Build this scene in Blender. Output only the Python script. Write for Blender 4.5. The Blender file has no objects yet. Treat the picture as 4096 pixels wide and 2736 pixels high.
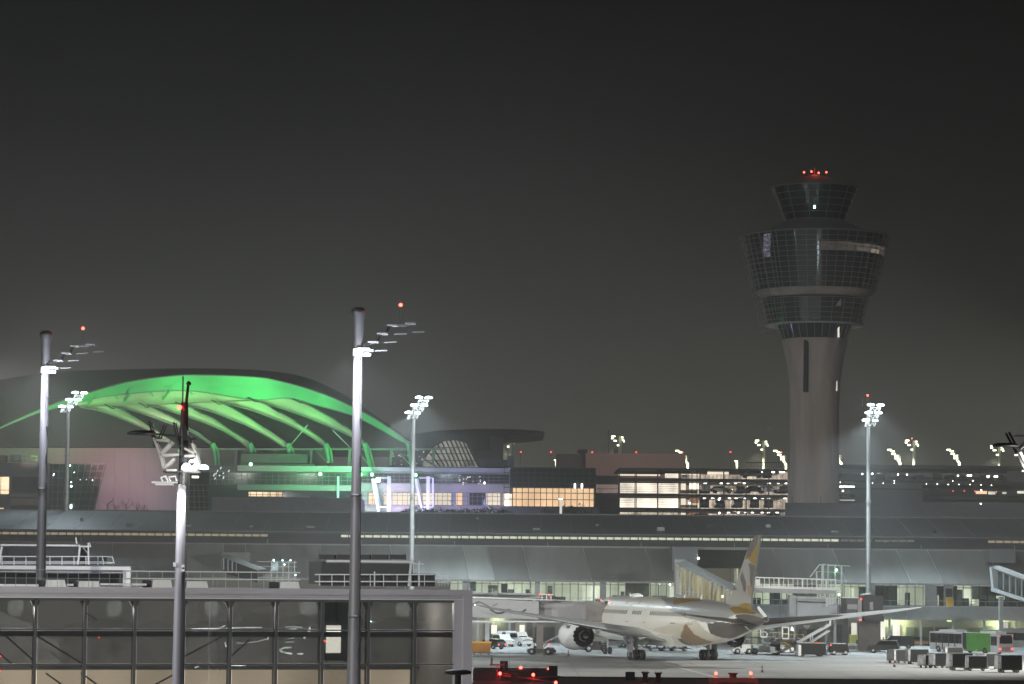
import bpy, math, random
from mathutils import Vector, Matrix
random.seed(7)
R_ = math.radians
scene = bpy.context.scene
col = scene.collection

# ------------------------------------------------------------------ camera
F = 11378.0; CX = 2048.0; CY = 1368.0; HZ = 2290.0; CH = 11.0; ROLL = R_(0.5)
PIT = math.atan((HZ - CY) / F)
fw = Vector((0, math.cos(PIT), math.sin(PIT))); r0 = Vector((1, 0, 0)); u0 = Vector((0, -math.sin(PIT), math.cos(PIT)))
rt = r0 * math.cos(ROLL) + u0 * math.sin(ROLL); up = -r0 * math.sin(ROLL) + u0 * math.cos(ROLL)
cam = bpy.data.objects.new("camera", bpy.data.cameras.new("camera"))
col.objects.link(cam)
cam.matrix_world = Matrix(((rt.x, up.x, -fw.x, 0), (rt.y, up.y, -fw.y, 0), (rt.z, up.z, -fw.z, CH), (0, 0, 0, 1)))
cam.data.sensor_width = 36.0; cam.data.lens = 36.0 * F / 4096.0
cam.data.clip_start = 1.0; cam.data.clip_end = 5000.0
scene.camera = cam

def P(x, y, Y):                       # reference pixel (4096 wide) + distance -> point
    d = fw + rt * ((x - CX) / F) - up * ((y - CY) / F)
    k = Y / d.y
    return Vector((d.x * k, Y, CH + d.z * k))
def G(x, y):                          # ... -> point on the apron
    d = fw + rt * ((x - CX) / F) - up * ((y - CY) / F)
    k = -CH / d.z
    return Vector((d.x * k, d.y * k, 0))
def K(Y): return F / Y                # pixels per metre at a distance

# ------------------------------------------------------------------ sky
world = bpy.data.worlds.new("World"); scene.world = world; world.use_nodes = True
nt = world.node_tree; nt.nodes.clear()
out = nt.nodes.new('ShaderNodeOutputWorld'); bg = nt.nodes.new('ShaderNodeBackground')
sky = nt.nodes.new('ShaderNodeTexSky'); sky.sky_type = 'NISHITA'; sky.sun_disc = False
sky.sun_elevation = R_(-8); sky.sun_rotation = R_(200)
bg0 = nt.nodes.new('ShaderNodeBackground'); bg0.inputs[1].default_value = 0.05
nt.links.new(sky.outputs[0], bg0.inputs[0])
tc = nt.nodes.new('ShaderNodeTexCoord'); sx = nt.nodes.new('ShaderNodeSeparateXYZ'); rmp = nt.nodes.new('ShaderNodeValToRGB')
nt.links.new(tc.outputs['Generated'], sx.inputs[0]); nt.links.new(sx.outputs[2], rmp.inputs[0])
cr = rmp.color_ramp                   # night overcast lit from the city below
cr.elements[0].position = 0.0; cr.elements[0].color = (.084, .081, .069, 1)
cr.elements[1].position = 1.0; cr.elements[1].color = (.006, .006, .006, 1)
for p_, c_ in ((.05, (.056, .0550, .0510)), (.10, (.0255, .0256, .0245)), (.155, (.0105,.0107,.0105)), (.20, (.0060, .0060, .0062))):
    e = cr.elements.new(p_); e.color = c_ + (1,)
nz = nt.nodes.new('ShaderNodeTexNoise'); nz.inputs['Scale'].default_value = 7; nz.inputs['Detail'].default_value = 3   # drifting mist
nt.links.new(tc.outputs['Generated'], nz.inputs[0])
xr = nt.nodes.new('ShaderNodeMapRange'); xr.inputs[1].default_value = -.2; xr.inputs[2].default_value = .2; nt.links.new(sx.outputs[0], xr.inputs[0])
tint = nt.nodes.new('ShaderNodeMix'); tint.data_type = 'RGBA'; tint.inputs[6].default_value = (1.24,1.27,1.27,1); tint.inputs[7].default_value = (.56,.54,.50,1)
nt.links.new(xr.outputs[0], tint.inputs[0])
mu = nt.nodes.new('ShaderNodeMix'); mu.data_type = 'RGBA'; mu.blend_type = 'MULTIPLY'; mu.inputs[0].default_value = 1
nt.links.new(rmp.outputs[0], mu.inputs[6]); nt.links.new(tint.outputs[2], mu.inputs[7])
ms = nt.nodes.new('ShaderNodeMapRange'); ms.inputs[1].default_value = .3; ms.inputs[2].default_value = .7; ms.inputs[3].default_value = .88; ms.inputs[4].default_value = 1.1
nt.links.new(nz.outputs[0], ms.inputs[0]); nt.links.new(ms.outputs[0], bg.inputs[1])
nt.links.new(mu.outputs[2], bg.inputs[0])
ad = nt.nodes.new('ShaderNodeAddShader')
nt.links.new(bg.outputs[0], ad.inputs[0]); nt.links.new(bg0.outputs[0], ad.inputs[1]); nt.links.new(ad.outputs[0], out.inputs[0])

sun = bpy.data.objects.new("sun", bpy.data.lights.new("sun", 'SUN')); col.objects.link(sun)
sun.data.energy = 0.14; sun.data.angle = R_(12); sun.data.color = (1, .93, .88); sun.rotation_euler = (R_(50), 0, R_(-20))

scene.view_settings.view_transform = 'Standard'; scene.view_settings.look = 'None'
scene.view_settings.exposure = 0.0; scene.view_settings.gamma = 1.0
scene.cycles.max_bounces = 6; scene.cycles.diffuse_bounces = 2; scene.cycles.glossy_bounces = 3
scene.cycles.transmission_bounces = 4; scene.cycles.volume_bounces = 1; scene.cycles.transparent_max_bounces = 8
scene.cycles.use_denoising = True; scene.cycles.use_adaptive_sampling = False; scene.cycles.sample_clamp_direct = 10
scene.cycles.sample_clamp_indirect = 3.0

# ------------------------------------------------------------------ helpers
class MB:
    def __init__(s): s.v = []; s.f = []; s.m = []; s.s = []
    def add(s, vs, fs, m=0, sm=False):
        n = len(s.v); s.v += [tuple(v) for v in vs]
        for f in fs: s.f.append(tuple(i + n for i in f)); s.m.append(m); s.s.append(sm)
        return s
    def box(s, x0, x1, y0, y1, z0, z1, m=0):
        return s.add([(x0,y0,z0),(x1,y0,z0),(x1,y1,z0),(x0,y1,z0),(x0,y0,z1),(x1,y0,z1),(x1,y1,z1),(x0,y1,z1)],
            [(0,3,2,1),(4,5,6,7),(0,1,5,4),(1,2,6,5),(2,3,7,6),(3,0,4,7)], m)
    def hexa(s, p, m=0):              # eight corners, order as box
        return s.add(p, [(0,3,2,1),(4,5,6,7),(0,1,5,4),(1,2,6,5),(2,3,7,6),(3,0,4,7)], m)
    def bar(s, p, q, w, h=None, m=0):
        p = Vector(p); q = Vector(q); h = h or w; d = (q - p).normalized()
        a = d.cross(Vector((0,0,1)))
        if a.length < 1e-3: a = Vector((1,0,0))
        a.normalize(); b = d.cross(a).normalized(); a *= w/2; b *= h/2
        return s.hexa([p-a-b, p+a-b, p+a+b, p-a+b, q-a-b, q+a-b, q+a+b, q-a+b], m)
    def tube(s, pts, rs, n=10, m=0, cap=True):
        pts = [Vector(p) for p in pts]
        if not isinstance(rs, (list, tuple)): rs = [rs]*len(pts)
        vs = []; pa = None
        for i, p in enumerate(pts):
            d = (pts[min(i+1, len(pts)-1)] - pts[max(i-1, 0)]).normalized()
            a = pa - d*pa.dot(d) if pa else (d.cross(Vector((0,0,1))) if abs(d.z) < .95 else d.cross(Vector((0,1,0))))
            a.normalize(); pa = a; b = d.cross(a)
            vs += [p + (a*math.cos(2*math.pi*k/n) + b*math.sin(2*math.pi*k/n))*rs[i] for k in range(n)]
        fs = [(i*n+k, i*n+(k+1)%n, (i+1)*n+(k+1)%n, (i+1)*n+k) for i in range(len(pts)-1) for k in range(n)]
        s.add(vs, fs, m, True)
        if cap: s.add(vs[:n], [tuple(range(n))[::-1]], m); s.add(vs[-n:], [tuple(range(n))], m)
        return s
    def lathe(s, prof, c=(0,0,0), n=32, m=0, ax='z', sm=True, cap=False):
        vs = []
        for r, z in prof:
            for k in range(n):
                a = 2*math.pi*k/n; u, w = r*math.cos(a), r*math.sin(a)
                v = (u, w, z) if ax == 'z' else ((z, u, w) if ax == 'x' else (u, z, w))
                vs.append((v[0]+c[0], v[1]+c[1], v[2]+c[2]))
        fs = [(i*n+k, i*n+(k+1)%n, (i+1)*n+(k+1)%n, (i+1)*n+k) for i in range(len(prof)-1) for k in range(n)]
        s.add(vs, fs, m, sm)
        if cap: s.add(vs[:n], [tuple(range(n))[::-1]], m); s.add(vs[-n:], [tuple(range(n))], m)
        return s
    def prism(s, poly, y0, y1, m=0):  # (x,z) outline extruded along y
        n = len(poly); vs = [(x, y0, z) for x, z in poly] + [(x, y1, z) for x, z in poly]
        return s.add(vs, [tuple(range(n)), tuple(range(n, 2*n))[::-1]] + [(i, i+n, (i+1)%n+n, (i+1)%n) for i in range(n)], m)
    def prismx(s, poly, x0, x1, m=0): # (y,z) outline extruded along x
        n = len(poly); vs = [(x0, y, z) for y, z in poly] + [(x1, y, z) for y, z in poly]
        return s.add(vs, [tuple(range(n))[::-1], tuple(range(n, 2*n))] + [(i, (i+1)%n, (i+1)%n+n, i+n) for i in range(n)], m)
    def ball(s, c, r, m=0, n=10, sz=1.0):
        prof = [(max(r*math.sin(math.pi*i/8), .001), -r*sz*math.cos(math.pi*i/8)) for i in range(9)]
        return s.lathe(prof, c, n, m)
    def build(s, name, mats, parent=None, label=None, cat=None, group=None, kind=None):
        me = bpy.data.meshes.new(name); me.from_pydata(s.v, [], s.f)
        if not isinstance(mats, (list, tuple)): mats = [mats]
        for m in mats: me.materials.append(m)
        me.polygons.foreach_set('material_index', s.m); me.polygons.foreach_set('use_smooth', s.s); me.update()
        o = bpy.data.objects.new(name, me); col.objects.link(o)
        if parent: o.parent = parent
        tag(o, label, cat, group, kind)
        return o
def tag(o, label=None, cat=None, group=None, kind=None):
    if label: o['label'] = label
    if cat: o['category'] = cat
    if group: o['group'] = group
    if kind: o['kind'] = kind
    return o
def thing(name, label, cat, loc=(0,0,0), rz=0, group=None):
    o = bpy.data.objects.new(name, None); col.objects.link(o); o.location = loc; o.rotation_euler = (0, 0, rz)
    o.empty_display_size = .3
    return tag(o, label, cat, group)
def dup(root, loc, rz=None, label=None, group=None, scale=None, parent=None):
    c = root.copy(); col.objects.link(c)
    if parent: c.parent = parent
    if loc is not None: c.location = loc
    if rz is not None: c.rotation_euler = (0, 0, rz)
    if scale: c.scale = scale
    if label: c['label'] = label
    if group: c['group'] = group
    for ch in root.children: 
        d = ch.copy(); col.objects.link(d); d.parent = c
        for g in ch.children:
            e = g.copy(); col.objects.link(e); e.parent = d
    return c
def lamp(name, kind, loc, power, colr=(1,1,1), parent=None, r=.2, target=None, ang=120, blend=.6):
    L = bpy.data.lights.new(name, kind); L.energy = power; L.color = colr; L.shadow_soft_size = r
    o = bpy.data.objects.new(name, L); col.objects.link(o)
    o.location = loc
    if kind == 'SPOT':
        L.spot_size = R_(ang); L.spot_blend = blend
        d = Vector(target) - Vector(loc); o.rotation_euler = d.to_track_quat('-Z', 'Y').to_euler()
    if parent: o.parent = parent
    return o

def lin(c): return tuple(((v/255)/12.92 if v/255 <= .04045 else (((v/255)+.055)/1.055)**2.4) for v in c)
def mat(name, c, rough=.6, metal=0.0, var=.18, scale=1.0, bump=0.0, spec=.5, coat=0.0, stretch=None, dirt=0.0):
    m = bpy.data.materials.new(name); m.use_nodes = True; t = m.node_tree; b = t.nodes['Principled BSDF']
    b.inputs['Roughness'].default_value = rough; b.inputs['Metallic'].default_value = metal
    b.inputs['Specular IOR Level'].default_value = spec; b.inputs['Coat Weight'].default_value = coat
    tc = t.nodes.new('ShaderNodeTexCoord'); mp = t.nodes.new('ShaderNodeMapping')
    mp.inputs['Scale'].default_value = stretch or (1, 1, 1)
    n = t.nodes.new('ShaderNodeTexNoise'); n.inputs['Scale'].default_value = scale; n.inputs['Detail'].default_value = 6
    n.inputs['Roughness'].default_value = .65
    t.links.new(tc.outputs['Object'], mp.inputs[0]); t.links.new(mp.outputs[0], n.inputs[0])
    r = t.nodes.new('ShaderNodeValToRGB'); r.color_ramp.elements[0].position = .3; r.color_ramp.elements[1].position = .7
    lo = 1 - var; hi = 1 + var*.6
    r.color_ramp.elements[0].color = (c[0]*lo, c[1]*lo, c[2]*lo, 1); r.color_ramp.elements[1].color = (min(c[0]*hi,1), min(c[1]*hi,1), min(c[2]*hi,1), 1)
    t.links.new(n.outputs[0], r.inputs[0]); t.links.new(r.outputs[0], b.inputs['Base Color'])
    if bump:
        bp = t.nodes.new('ShaderNodeBump'); bp.inputs['Strength'].default_value = bump
        t.links.new(n.outputs[0], bp.inputs['Height']); t.links.new(bp.outputs[0], b.inputs['Normal'])
    return m
def emit(name, c, s, var=0.0, scale=.6, sample=False, stretch=None):
    m = bpy.data.materials.new(name); m.use_nodes = True; t = m.node_tree; t.nodes.clear()
    o = t.nodes.new('ShaderNodeOutputMaterial'); e = t.nodes.new('ShaderNodeEmission')
    e.inputs[0].default_value = (c[0], c[1], c[2], 1); e.inputs[1].default_value = s
    if var:
        tc = t.nodes.new('ShaderNodeTexCoord'); mp = t.nodes.new('ShaderNodeMapping'); mp.inputs['Scale'].default_value = stretch or (1,1,1)
        n = t.nodes.new('ShaderNodeTexNoise'); n.inputs['Scale'].default_value = scale; n.inputs['Detail'].default_value = 3
        mr = t.nodes.new('ShaderNodeMapRange'); mr.inputs[1].default_value = .3; mr.inputs[2].default_value = .7
        mr.inputs[3].default_value = s*(1-var); mr.inputs[4].default_value = s*(1+var)
        t.links.new(tc.outputs['Object'], mp.inputs[0]); t.links.new(mp.outputs[0], n.inputs[0])
        t.links.new(n.outputs[0], mr.inputs[0]); t.links.new(mr.outputs[0], e.inputs[1])
    t.links.new(e.outputs[0], o.inputs[0])
    if not sample:
        try: m.cycles.emission_sampling = 'NONE'
        except Exception: pass
    return m
def glass(name, tint=(.8,.85,.85), refl=.25, rough=.03, bump=.0, bscale=.4):
    m = bpy.data.materials.new(name); m.use_nodes = True; t = m.node_tree; t.nodes.clear()
    o = t.nodes.new('ShaderNodeOutputMaterial'); mx = t.nodes.new('ShaderNodeMixShader'); mx.inputs[0].default_value = refl
    tr = t.nodes.new('ShaderNodeBsdfTransparent'); tr.inputs[0].default_value = tint + (1,)
    g = t.nodes.new('ShaderNodeBsdfGlossy'); g.inputs['Roughness'].default_value = rough; g.inputs[0].default_value = (.9,.95,.95,1)
    if bump:
        tc = t.nodes.new('ShaderNodeTexCoord'); n = t.nodes.new('ShaderNodeTexNoise'); n.inputs['Scale'].default_value = bscale; n.inputs['Detail'].default_value = 1
        bp = t.nodes.new('ShaderNodeBump'); bp.inputs['Strength'].default_value = bump; bp.inputs['Distance'].default_value = .05
        t.links.new(tc.outputs['Object'], n.inputs[0]); t.links.new(n.outputs[0], bp.inputs['Height']); t.links.new(bp.outputs[0], g.inputs['Normal'])
    t.links.new(tr.outputs[0], mx.inputs[1]); t.links.new(g.outputs[0], mx.inputs[2]); t.links.new(mx.outputs[0], o.inputs[0])
    return m

# materials
A = {}
A['apron'] = mat('apron_concrete', (.33,.335,.325), .7, var=.38, scale=.09, bump=.05, stretch=(.5,1,1))
A['line'] = mat('painted_line', (.7,.7,.66), .6)
A['roof'] = mat('standing_seam_roof', (.175,.175,.162), .5, var=.16, scale=.5, stretch=(1,.2,.12))
A['roof_pale'] = mat('pale_roof_panel', (.27,.275,.255), .45, var=.16, scale=.5, stretch=(1,.2,.12))
A['roof_mid'] = mat('grey_roof_panel', (.21,.212,.198), .5, var=.16, scale=.5, stretch=(1,.2,.12))
A['roof_dark'] = mat('dark_upper_roof', (.135,.14,.145), .6, var=.12, scale=.1)
A['conc'] = mat('concrete', (.33,.31,.29), .8, var=.15, scale=.2)
A['conc_dk'] = mat('dark_concrete', (.12,.12,.125), .8, var=.15, scale=.2)
A['wall'] = mat('render_wall', (.42,.40,.38), .8, var=.1, scale=.05)
A['dark'] = mat('dark_steel', (.035,.036,.038), .5, var=.2)
A['mull'] = mat('mullion_metal', (.05,.052,.052), .45, .3)
A['steel'] = mat('galvanised_steel', (.5,.52,.53), .45, .5, var=.12, scale=2)
A['paint_g'] = mat('grey_paint', (.33,.34,.35), .45, var=.12, scale=1.2)
A['paint_w'] = mat('white_paint', (.78,.79,.78), .35, var=.06, scale=1)
A['fascia'] = mat('aluminium_fascia', (.42,.40,.42), .4, .35, var=.08, scale=.5)
A['louvre'] = mat('black_louvre', (.03,.03,.032), .6)
A['rubber'] = mat('tyre_rubber', (.018,.018,.018), .8)
A['black'] = mat('black_plastic', (.012,.012,.013), .5)
A['yellow'] = mat('yellow_paint', (.55,.33,.02), .5, scale=2)
A['orange'] = mat('orange_paint', (.6,.25,.12), .5)
A['brown'] = mat('rusty_orange_paint', (.30,.13,.02), .6, scale=3)
A['carbody_d'] = mat('dark_car_paint', (.03,.032,.036), .2, .2, coat=.6)
A['carbody_s'] = mat('silver_car_paint', (.35,.36,.37), .25, .5, coat=.6)
A['carglass'] = mat('car_glass', (.01,.011,.012), .06)
A['green'] = mat('green_vinyl', (.07,.25,.03), .4)
A['curtain'] = mat('cart_curtain', (.5,.51,.52), .6, var=.5, scale=2.5, bump=.5)
A['cartside'] = mat('cart_dark_canvas', (.009,.009,.010), .7, var=.3, scale=2)
A['foliage'] = mat('shrub_leaves', (.03,.045,.025), .8, var=.5, scale=2)
A['twig'] = mat('bare_twig', (.05,.04,.03), .8)
A['redmetal'] = mat('red_metal', (.35,.06,.05), .6)
A['membrane'] = mat('green_lit_membrane', (.27,.66,.42), .7, var=.05, scale=.1)  # purer green wash on the edge band tinted into its colour
A['membrane2'] = mat('ribbed_membrane', (.80,.68,.58), .7, var=.05, scale=.1)  # warm uplight on ribs and lining tinted into the colour
A['glass_dk'] = mat('dark_facade_glass', (.015,.024,.022), .08, var=.1, scale=.3, bump=.04)
A['glass_gr'] = mat('green_facade_glass', (.012,.05,.040), .25, var=.2, scale=.2, bump=.04)
A['tower'] = mat('tower_concrete', (.43,.35,.31), .85, var=.38, scale=.25, stretch=(1,1,.12))
A['tframe'] = mat('tower_frame', (.20,.19,.18), .5)
A['hivis'] = mat('hi_vis_yellow', (.5,.6,.05), .7)
A['navy'] = mat('dark_workwear', (.02,.022,.03), .9)
A['skin'] = mat('skin', (.45,.28,.2), .6)
A['glass'] = glass('clear_glass', (.75,.82,.80), .12)
A['glass_near'] = glass('tinted_curtain_glass', (.67,.67,.66), .24, .02, .5, .35)
E = {}
E['lamp'] = emit('floodlight_white', (.86,.97,1), 14)
E['collar'] = emit('collar_light', (.9,.95,1), 9)
E['red'] = emit('red_beacon', (1,.05,.03), 6)
E['redhot'] = emit('red_beacon_core', (1,.09,.06), 8)
E['warm'] = emit('warm_office_light', (1,.76,.48), 1.2, .35, .25)
E['warm2'] = emit('cream_hall_light', (1,.66,.38), 1.1, .22, .18)
E['cream'] = emit('cream_stair_light', (1,.90,.74), 1.7, .5, .16)
E['cream_dim'] = emit('cream_dim_light', (1,.86,.66), 1.0, .3, .10)
E['gate'] = emit('gate_room_light', (.84,.86,.70), .8, .5, .22, stretch=(1,1,.3))
E['gate_b'] = emit('gate_room_bright', (.95,.93,.80), 1.05, .5, .25, stretch=(1,1,.4))
E['strip'] = emit('clerestory_light', (.86,.90,.68), .85, .25, .7)
E['strip_w'] = emit('clerestory_dim_warm', (.78,.66,.44), .42, .25, .7)
E['yg'] = emit('yellow_green_lamp', (.75,.9,.35), 1.5)
E['farlamp'] = emit('far_floodlight', (.95,1,.62), 5)
E['tube'] = emit('fluorescent_tube', (1,.93,.85), 9)
E['deck'] = emit('lit_deck_back', (1,.82,.64), .55, .9, .35)
E['cyan'] = emit('cyan_spot', (.6,1,.95), 8)
E['greenlamp'] = emit('green_spot', (.3,1,.55), 8)
E['groundfloor'] = emit('lit_ground_floor', (1,.82,.60), 1.0, .35, .12)
E['whitewin'] = emit('lit_doorway', (1,.97,.84), 2.2)
E['tail'] = emit('tail_lamp', (1,.1,.06), 4)
E['head'] = emit('head_lamp', (1,.95,.85), 4)
COOL = (.84,.95,1.0); WHITE = (1,.985,.93)
ORD = ['first','second','third','fourth','fifth','sixth','seventh','eighth','ninth','tenth','eleventh','twelfth']; WARM = (1,.9,.7)
# ================================================================== ground
MB().add([(-900,-300,0),(900,-300,0),(900,1500,0),(-900,1500,0)], [(0,1,2,3)]).build('apron_ground', A['apron'], kind='structure')
m = MB()
def gline(a, b, w=.35, z=.004):
    a = Vector(a); b = Vector(b); d = (b-a).normalized(); n = Vector((-d.y, d.x, 0))*w/2
    m.add([a-n+Vector((0,0,z)), b-n+Vector((0,0,z)), b+n+Vector((0,0,z)), a+n+Vector((0,0,z))], [(0,1,2,3)])
gline(G(1900,2706), G(4090,2722), .3)
gline(G(2660,2655), G(2960,2735), .3)
for i in range(9):
    x = 3480 + i*52; p = G(x, 2665); gline(p, p + Vector((.9,0,0)), .25)
gline(G(2000,2596), G(3500,2600), .25)
m.build('apron_markings', A['line'], kind='structure')

# ================================================================== terminal concourse
def xat(x, Y, y=2290): return P(x, y, Y).x
def zat(y, Y, x=2048): return P(x, y, Y).z
T = thing('terminal_concourse', 'long grey concourse with sloping roof and lit clerestory strip behind the airliner', 'terminal', (0, 452, 0))
def TP(mb, name, mats, lb=None):
    mb.v = [(x, y-452, z) for x, y, z in mb.v]; return mb.build(name, mats, T, lb)
XL, XR = -110, 110
# ground floor wall, floors, eaves
m = MB(); m.box(XL, XR, 455, 459, 0, 4.1); TP(m, 'ground_floor_wall', A['conc'])
m = MB(); m.box(XL, XR, 451.0, 459, 4.1, 6.25); TP(m, 'spandrel_band', A['paint_g'])
m = MB(); m.box(XL, XR, 450.2, 452.9, 9.55, 9.85); TP(m, 'eaves', A['paint_g'])
m = MB()
for i in range(int(XL/5.0), int(XR/5.0)): m.box(i*5.0-.15, i*5.0+.15, 451.2, 451.5, 0, 4.1)
TP(m, 'column_row', A['paint_g'])
# lower roof: separate panels with seams leaning the way the roof is laid
seams = [-400, 60, 450, 744, 892, 980, 1280, 1560, 1850, 1947, 2090, 2330, 2580, 2690, 2990, 3090, 3330, 3584, 3709, 3945, 4150, 4500]
tone = [0,1,0,2,0,1,0,1,2,0,1,0,0,3,0,1,0,1,1,1,0]
for i in range(len(seams)-1):
    xa, xb = xat(seams[i], 458, 2190), xat(seams[i+1], 458, 2190); lean = 1.3
    y1 = 456.9 if i == 14 else 458
    m = MB(); t = .25; z0, z1 = 9.86, 15.1
    g = .06
    m.hexa([(xa+lean+g,450,z0-t),(xb+lean-g,450,z0-t),(xb-g,458,z1-t),(xa+g,458,z1-t),(xa+lean+g,450,z0),(xb+lean-g,450,z0),(xb-g,458,z1),(xa+g,458,z1)])
    if tone[i] != 3: TP(m, 'roof_panel', [A['roof'], A['roof_mid'], A['roof_pale']][tone[i] % 3])
m = MB()
for s in seams[1:-1]:
    xa = xat(s, 458, 2190); m.bar((xa, 458.0, 15.16), (xa+1.3, 450.0, 9.92), .09, .1)
TP(m, 'roof_seam', A['steel'])
m = MB(); m.box(XL, XR, 458, 458.4, 14.9, 15.35); TP(m, 'roof_ridge', A['roof_mid'])
m = MB(); m.box(XL, XR, 458.6, 459.4, 15.0, 16.35); TP(m, 'recess_wall', A['louvre'])
# clerestory units
m = MB(); m.box(XL, XR, 458.9, 459.0, 16.86, 17.15); m.box(XL, XR, 458.9, 459.0, 16.2, 16.36)
TP(m, 'clerestory_frame', A['mull'])
m = MB(); m.box(XL, XR, 459.3, 459.5, 16.36, 16.86); TP(m, 'clerestory_back', A['louvre'])
pane = None; x = xat(-60, 459)
runs = [(-60, 1052, 'strip_w'), (1362, 3358, 'strip'), (3365, 3500, 'd'), (3500, 3672, 'd2'), (3954, 4160, 'strip_w')]
protos = {}
DIMS = emit('clerestory_faint_light', (.62,.66,.58), .16, .3, .5)
for a, b, kind in runs:
    x = xat(a, 459); xb = xat(b, 459); k = 0
    while x < xb - .5:
        w = 1.14; mt = DIMS if kind in ('d', 'd2') else E[kind]
        k += 1
        if kind == 'strip' and k % 8 == 0: w = .45
        key = (kind, w)
        if key not in protos:
            mm = MB(); mm.box(0, w, -.02, .04, 16.43, 16.80)
            protos[key] = mm.build('clerestory_window', mt, T); o = protos[key]
        else:
            o = protos[key].copy(); col.objects.link(o)
        o.location = (x, 459.2-452, 0)
        x += w + .16
# upper hall roof
m = MB(); m.hexa([(XL,459,17.16),(XR,459,17.16),(XR,480,20.5),(XL,480,20.5),(XL,459,17.3),(XR,459,17.3),(XR,480,20.75),(XL,480,20.75)])
TP(m, 'upper_roof', A['roof_dark'])
m = MB(); m.box(XL, XR, 480, 480.4, 12, 20.95); TP(m, 'upper_roof_edge', A['roof'])
m = MB()
for i in range(-22, 22): m.bar((i*5.0, 459.1, 17.36), (i*5.0, 480, 20.8), .08, .06)
TP(m, 'upper_roof_seam', A['roof_mid'])
m = MB()
for i in range(-20, 22, 3):
    m.box(i*5+1, i*5+1.05, 458.1, 458.15, 15.3, 16.0)
TP(m, 'roof_rod', A['steel'])
for i in range(16):
    x = -70 + i*9.3 + random.uniform(-2,2); w = random.choice([.5,.8,1.2]); y = random.choice([463,468,474]); z = 17.3 + (y-459)*.164
    m = MB(); m.box(x, x+w, y, y+.8, z-.1, z+random.choice([.3,.45,.6])); TP(m, 'roof_vent', random.choice([A['paint_g'], A['dark'], A['roof_mid']]))
for i in range(14):
    x = -66 + i*9.9; m = MB(); m.tube([(x,450.1,9.6),(x,450.7,8.9),(x,450.7,4.2)], .07, 6); TP(m, 'downpipe', A['paint_g'])
# gate level glazing: lit room behind mullions
gx0, gx1 = xat(1800, 452), xat(4140, 452)
m = MB(); m.box(gx0, gx1, 456, 456.1, 6.25, 9.55); TP(m, 'gate_room_wall', E['gate'])
m = MB(); m.box(gx0, gx1, 451.9, 456, 6.26, 6.34); TP(m, 'gate_room_floor', A['conc_dk'])
m = MB()
for i in range(46):
    x = gx0 + (gx1-gx0)*random.random(); w = random.choice([.5,.8,1.5,2.2,3]); h = random.choice([.8,1,1.2,2.0,2.6]); y = 453.3+random.random()*2
    m.box(x, x+w, y, y+.4, 6.34, 6.34+h)
TP(m, 'gate_furniture', A['paint_g'])
m = MB()
for i in range(22):
    x = gx0 + (gx1-gx0)*random.random(); w = random.choice([.4,.6,1.0,1.6]); y = 453+random.random()*2
    m.box(x, x+w, y, y+.3, 6.34, 6.34+random.choice([.6,1,1.8,2.4]))
TP(m, 'gate_counter', A['dark'])
m = MB()
for a, b in ((1990,2060),(2330,2400),(2480,2560),(2680,2700),(3290,3370),(3400,3418),(3820,3900),(3560,3600),(3935,3990),(3870,3885)):
    m.box(xat(a,455), xat(b,455), 455.4, 455.6, 6.7, 9.0)
TP(m, 'gate_bright_panel', E['gate_b'])
m = MB()
x = gx0
while x < gx1:
    w = random.choice([1.2, 1.2, 1.2, 2.4])
    if random.random() < .72: m.box(x+.12, x+w-.1, 452.6, 452.8, 9.28, 9.46)
    x += w
TP(m, 'ceiling_light', emit('gate_ceiling_light', (.86,.92,.72), .75, .3, .5))
m = MB(); x = gx0
while x < gx1:
    m.box(x-.05, x+.05, 452.0, 452.12, 6.25, 9.55); x += 1.27
m.box(gx0, gx1, 452.02, 452.1, 9.2, 9.26); m.box(gx0, gx1, 452.02, 452.1, 7.05, 7.1)
TP(m, 'gate_mullion', A['mull'])
m = MB()
for a, b in ((1850,1880),(2140,2160),(2400,2425),(3470,3500),(3700,3745),(3775,3812)):
    m.box(xat(a,452), xat(b,452), 451.7, 452.3, 6.25, 9.55)
TP(m, 'gate_pier', A['paint_g'])
m = MB(); m.box(gx0, gx1, 452.13, 452.15, 6.3, 9.5); TP(m, 'gate_glass', glass('gate_glass', (.85,.9,.85), .08))
for i in range(11):                       # blinds drawn in some bays
    x = gx0 + (gx1-gx0)*random.random(); m = MB(); m.box(x, x+1.27*random.choice([1,2,3]), 452.3, 452.36, random.choice([6.3,7.4,8.0]), 9.5); TP(m, 'drawn_blind', random.choice([A['conc_dk'], A['paint_g'], A['wall']]))
# ground floor life: doors, dim yellow-green lamps
m = MB(); x = gx0
while x < gx1:
    w = random.choice([.9, 1.4, 2.0, 3.2]); 
    m.box(x, x+w, 454.8, 454.98, random.choice([0,0,.9]), random.choice([2.4,2.9,3.2])); x += w + random.choice([.4, .9, 1.8])
TP(m, 'service_door', A['conc_dk'])
m = MB()
for a, b, y0, y1 in ((3498,3540,2484,2560),(3570,3600,2497,2545),(4000,4030,2490,2540),(1967,1990,2500,2535),(2080,2100,2500,2540),(3405,3430,2492,2560)):
    m.box(xat(a,454.7), xat(b,454.7), 454.6, 454.75, max(zat(y1,454.7,a),.02), zat(y0,454.7,a))
TP(m, 'lit_doorway', E['gate_b'])
m = MB()
for px in (1990, 2110, 2450, 2700, 3020, 3300, 3588, 3800, 4003): 
    x = xat(px, 453.2); m.box(x-.5, x+.5, 453.0, 453.3, 3.85, 4.05)
TP(m, 'canopy_lamp', E['yg'])
for px, pw in ((1990,250),(2450,250),(3020,300),(3588,900),(4003,900)):
    lamp('canopy_light', 'POINT', (xat(px,453.6), 453.9-452, 3.5), pw, (.75,.9,.45), T, .3)
m = MB(); m.box(XL, XR, 450.4, 451.0, 6.2, 6.3)
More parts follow.
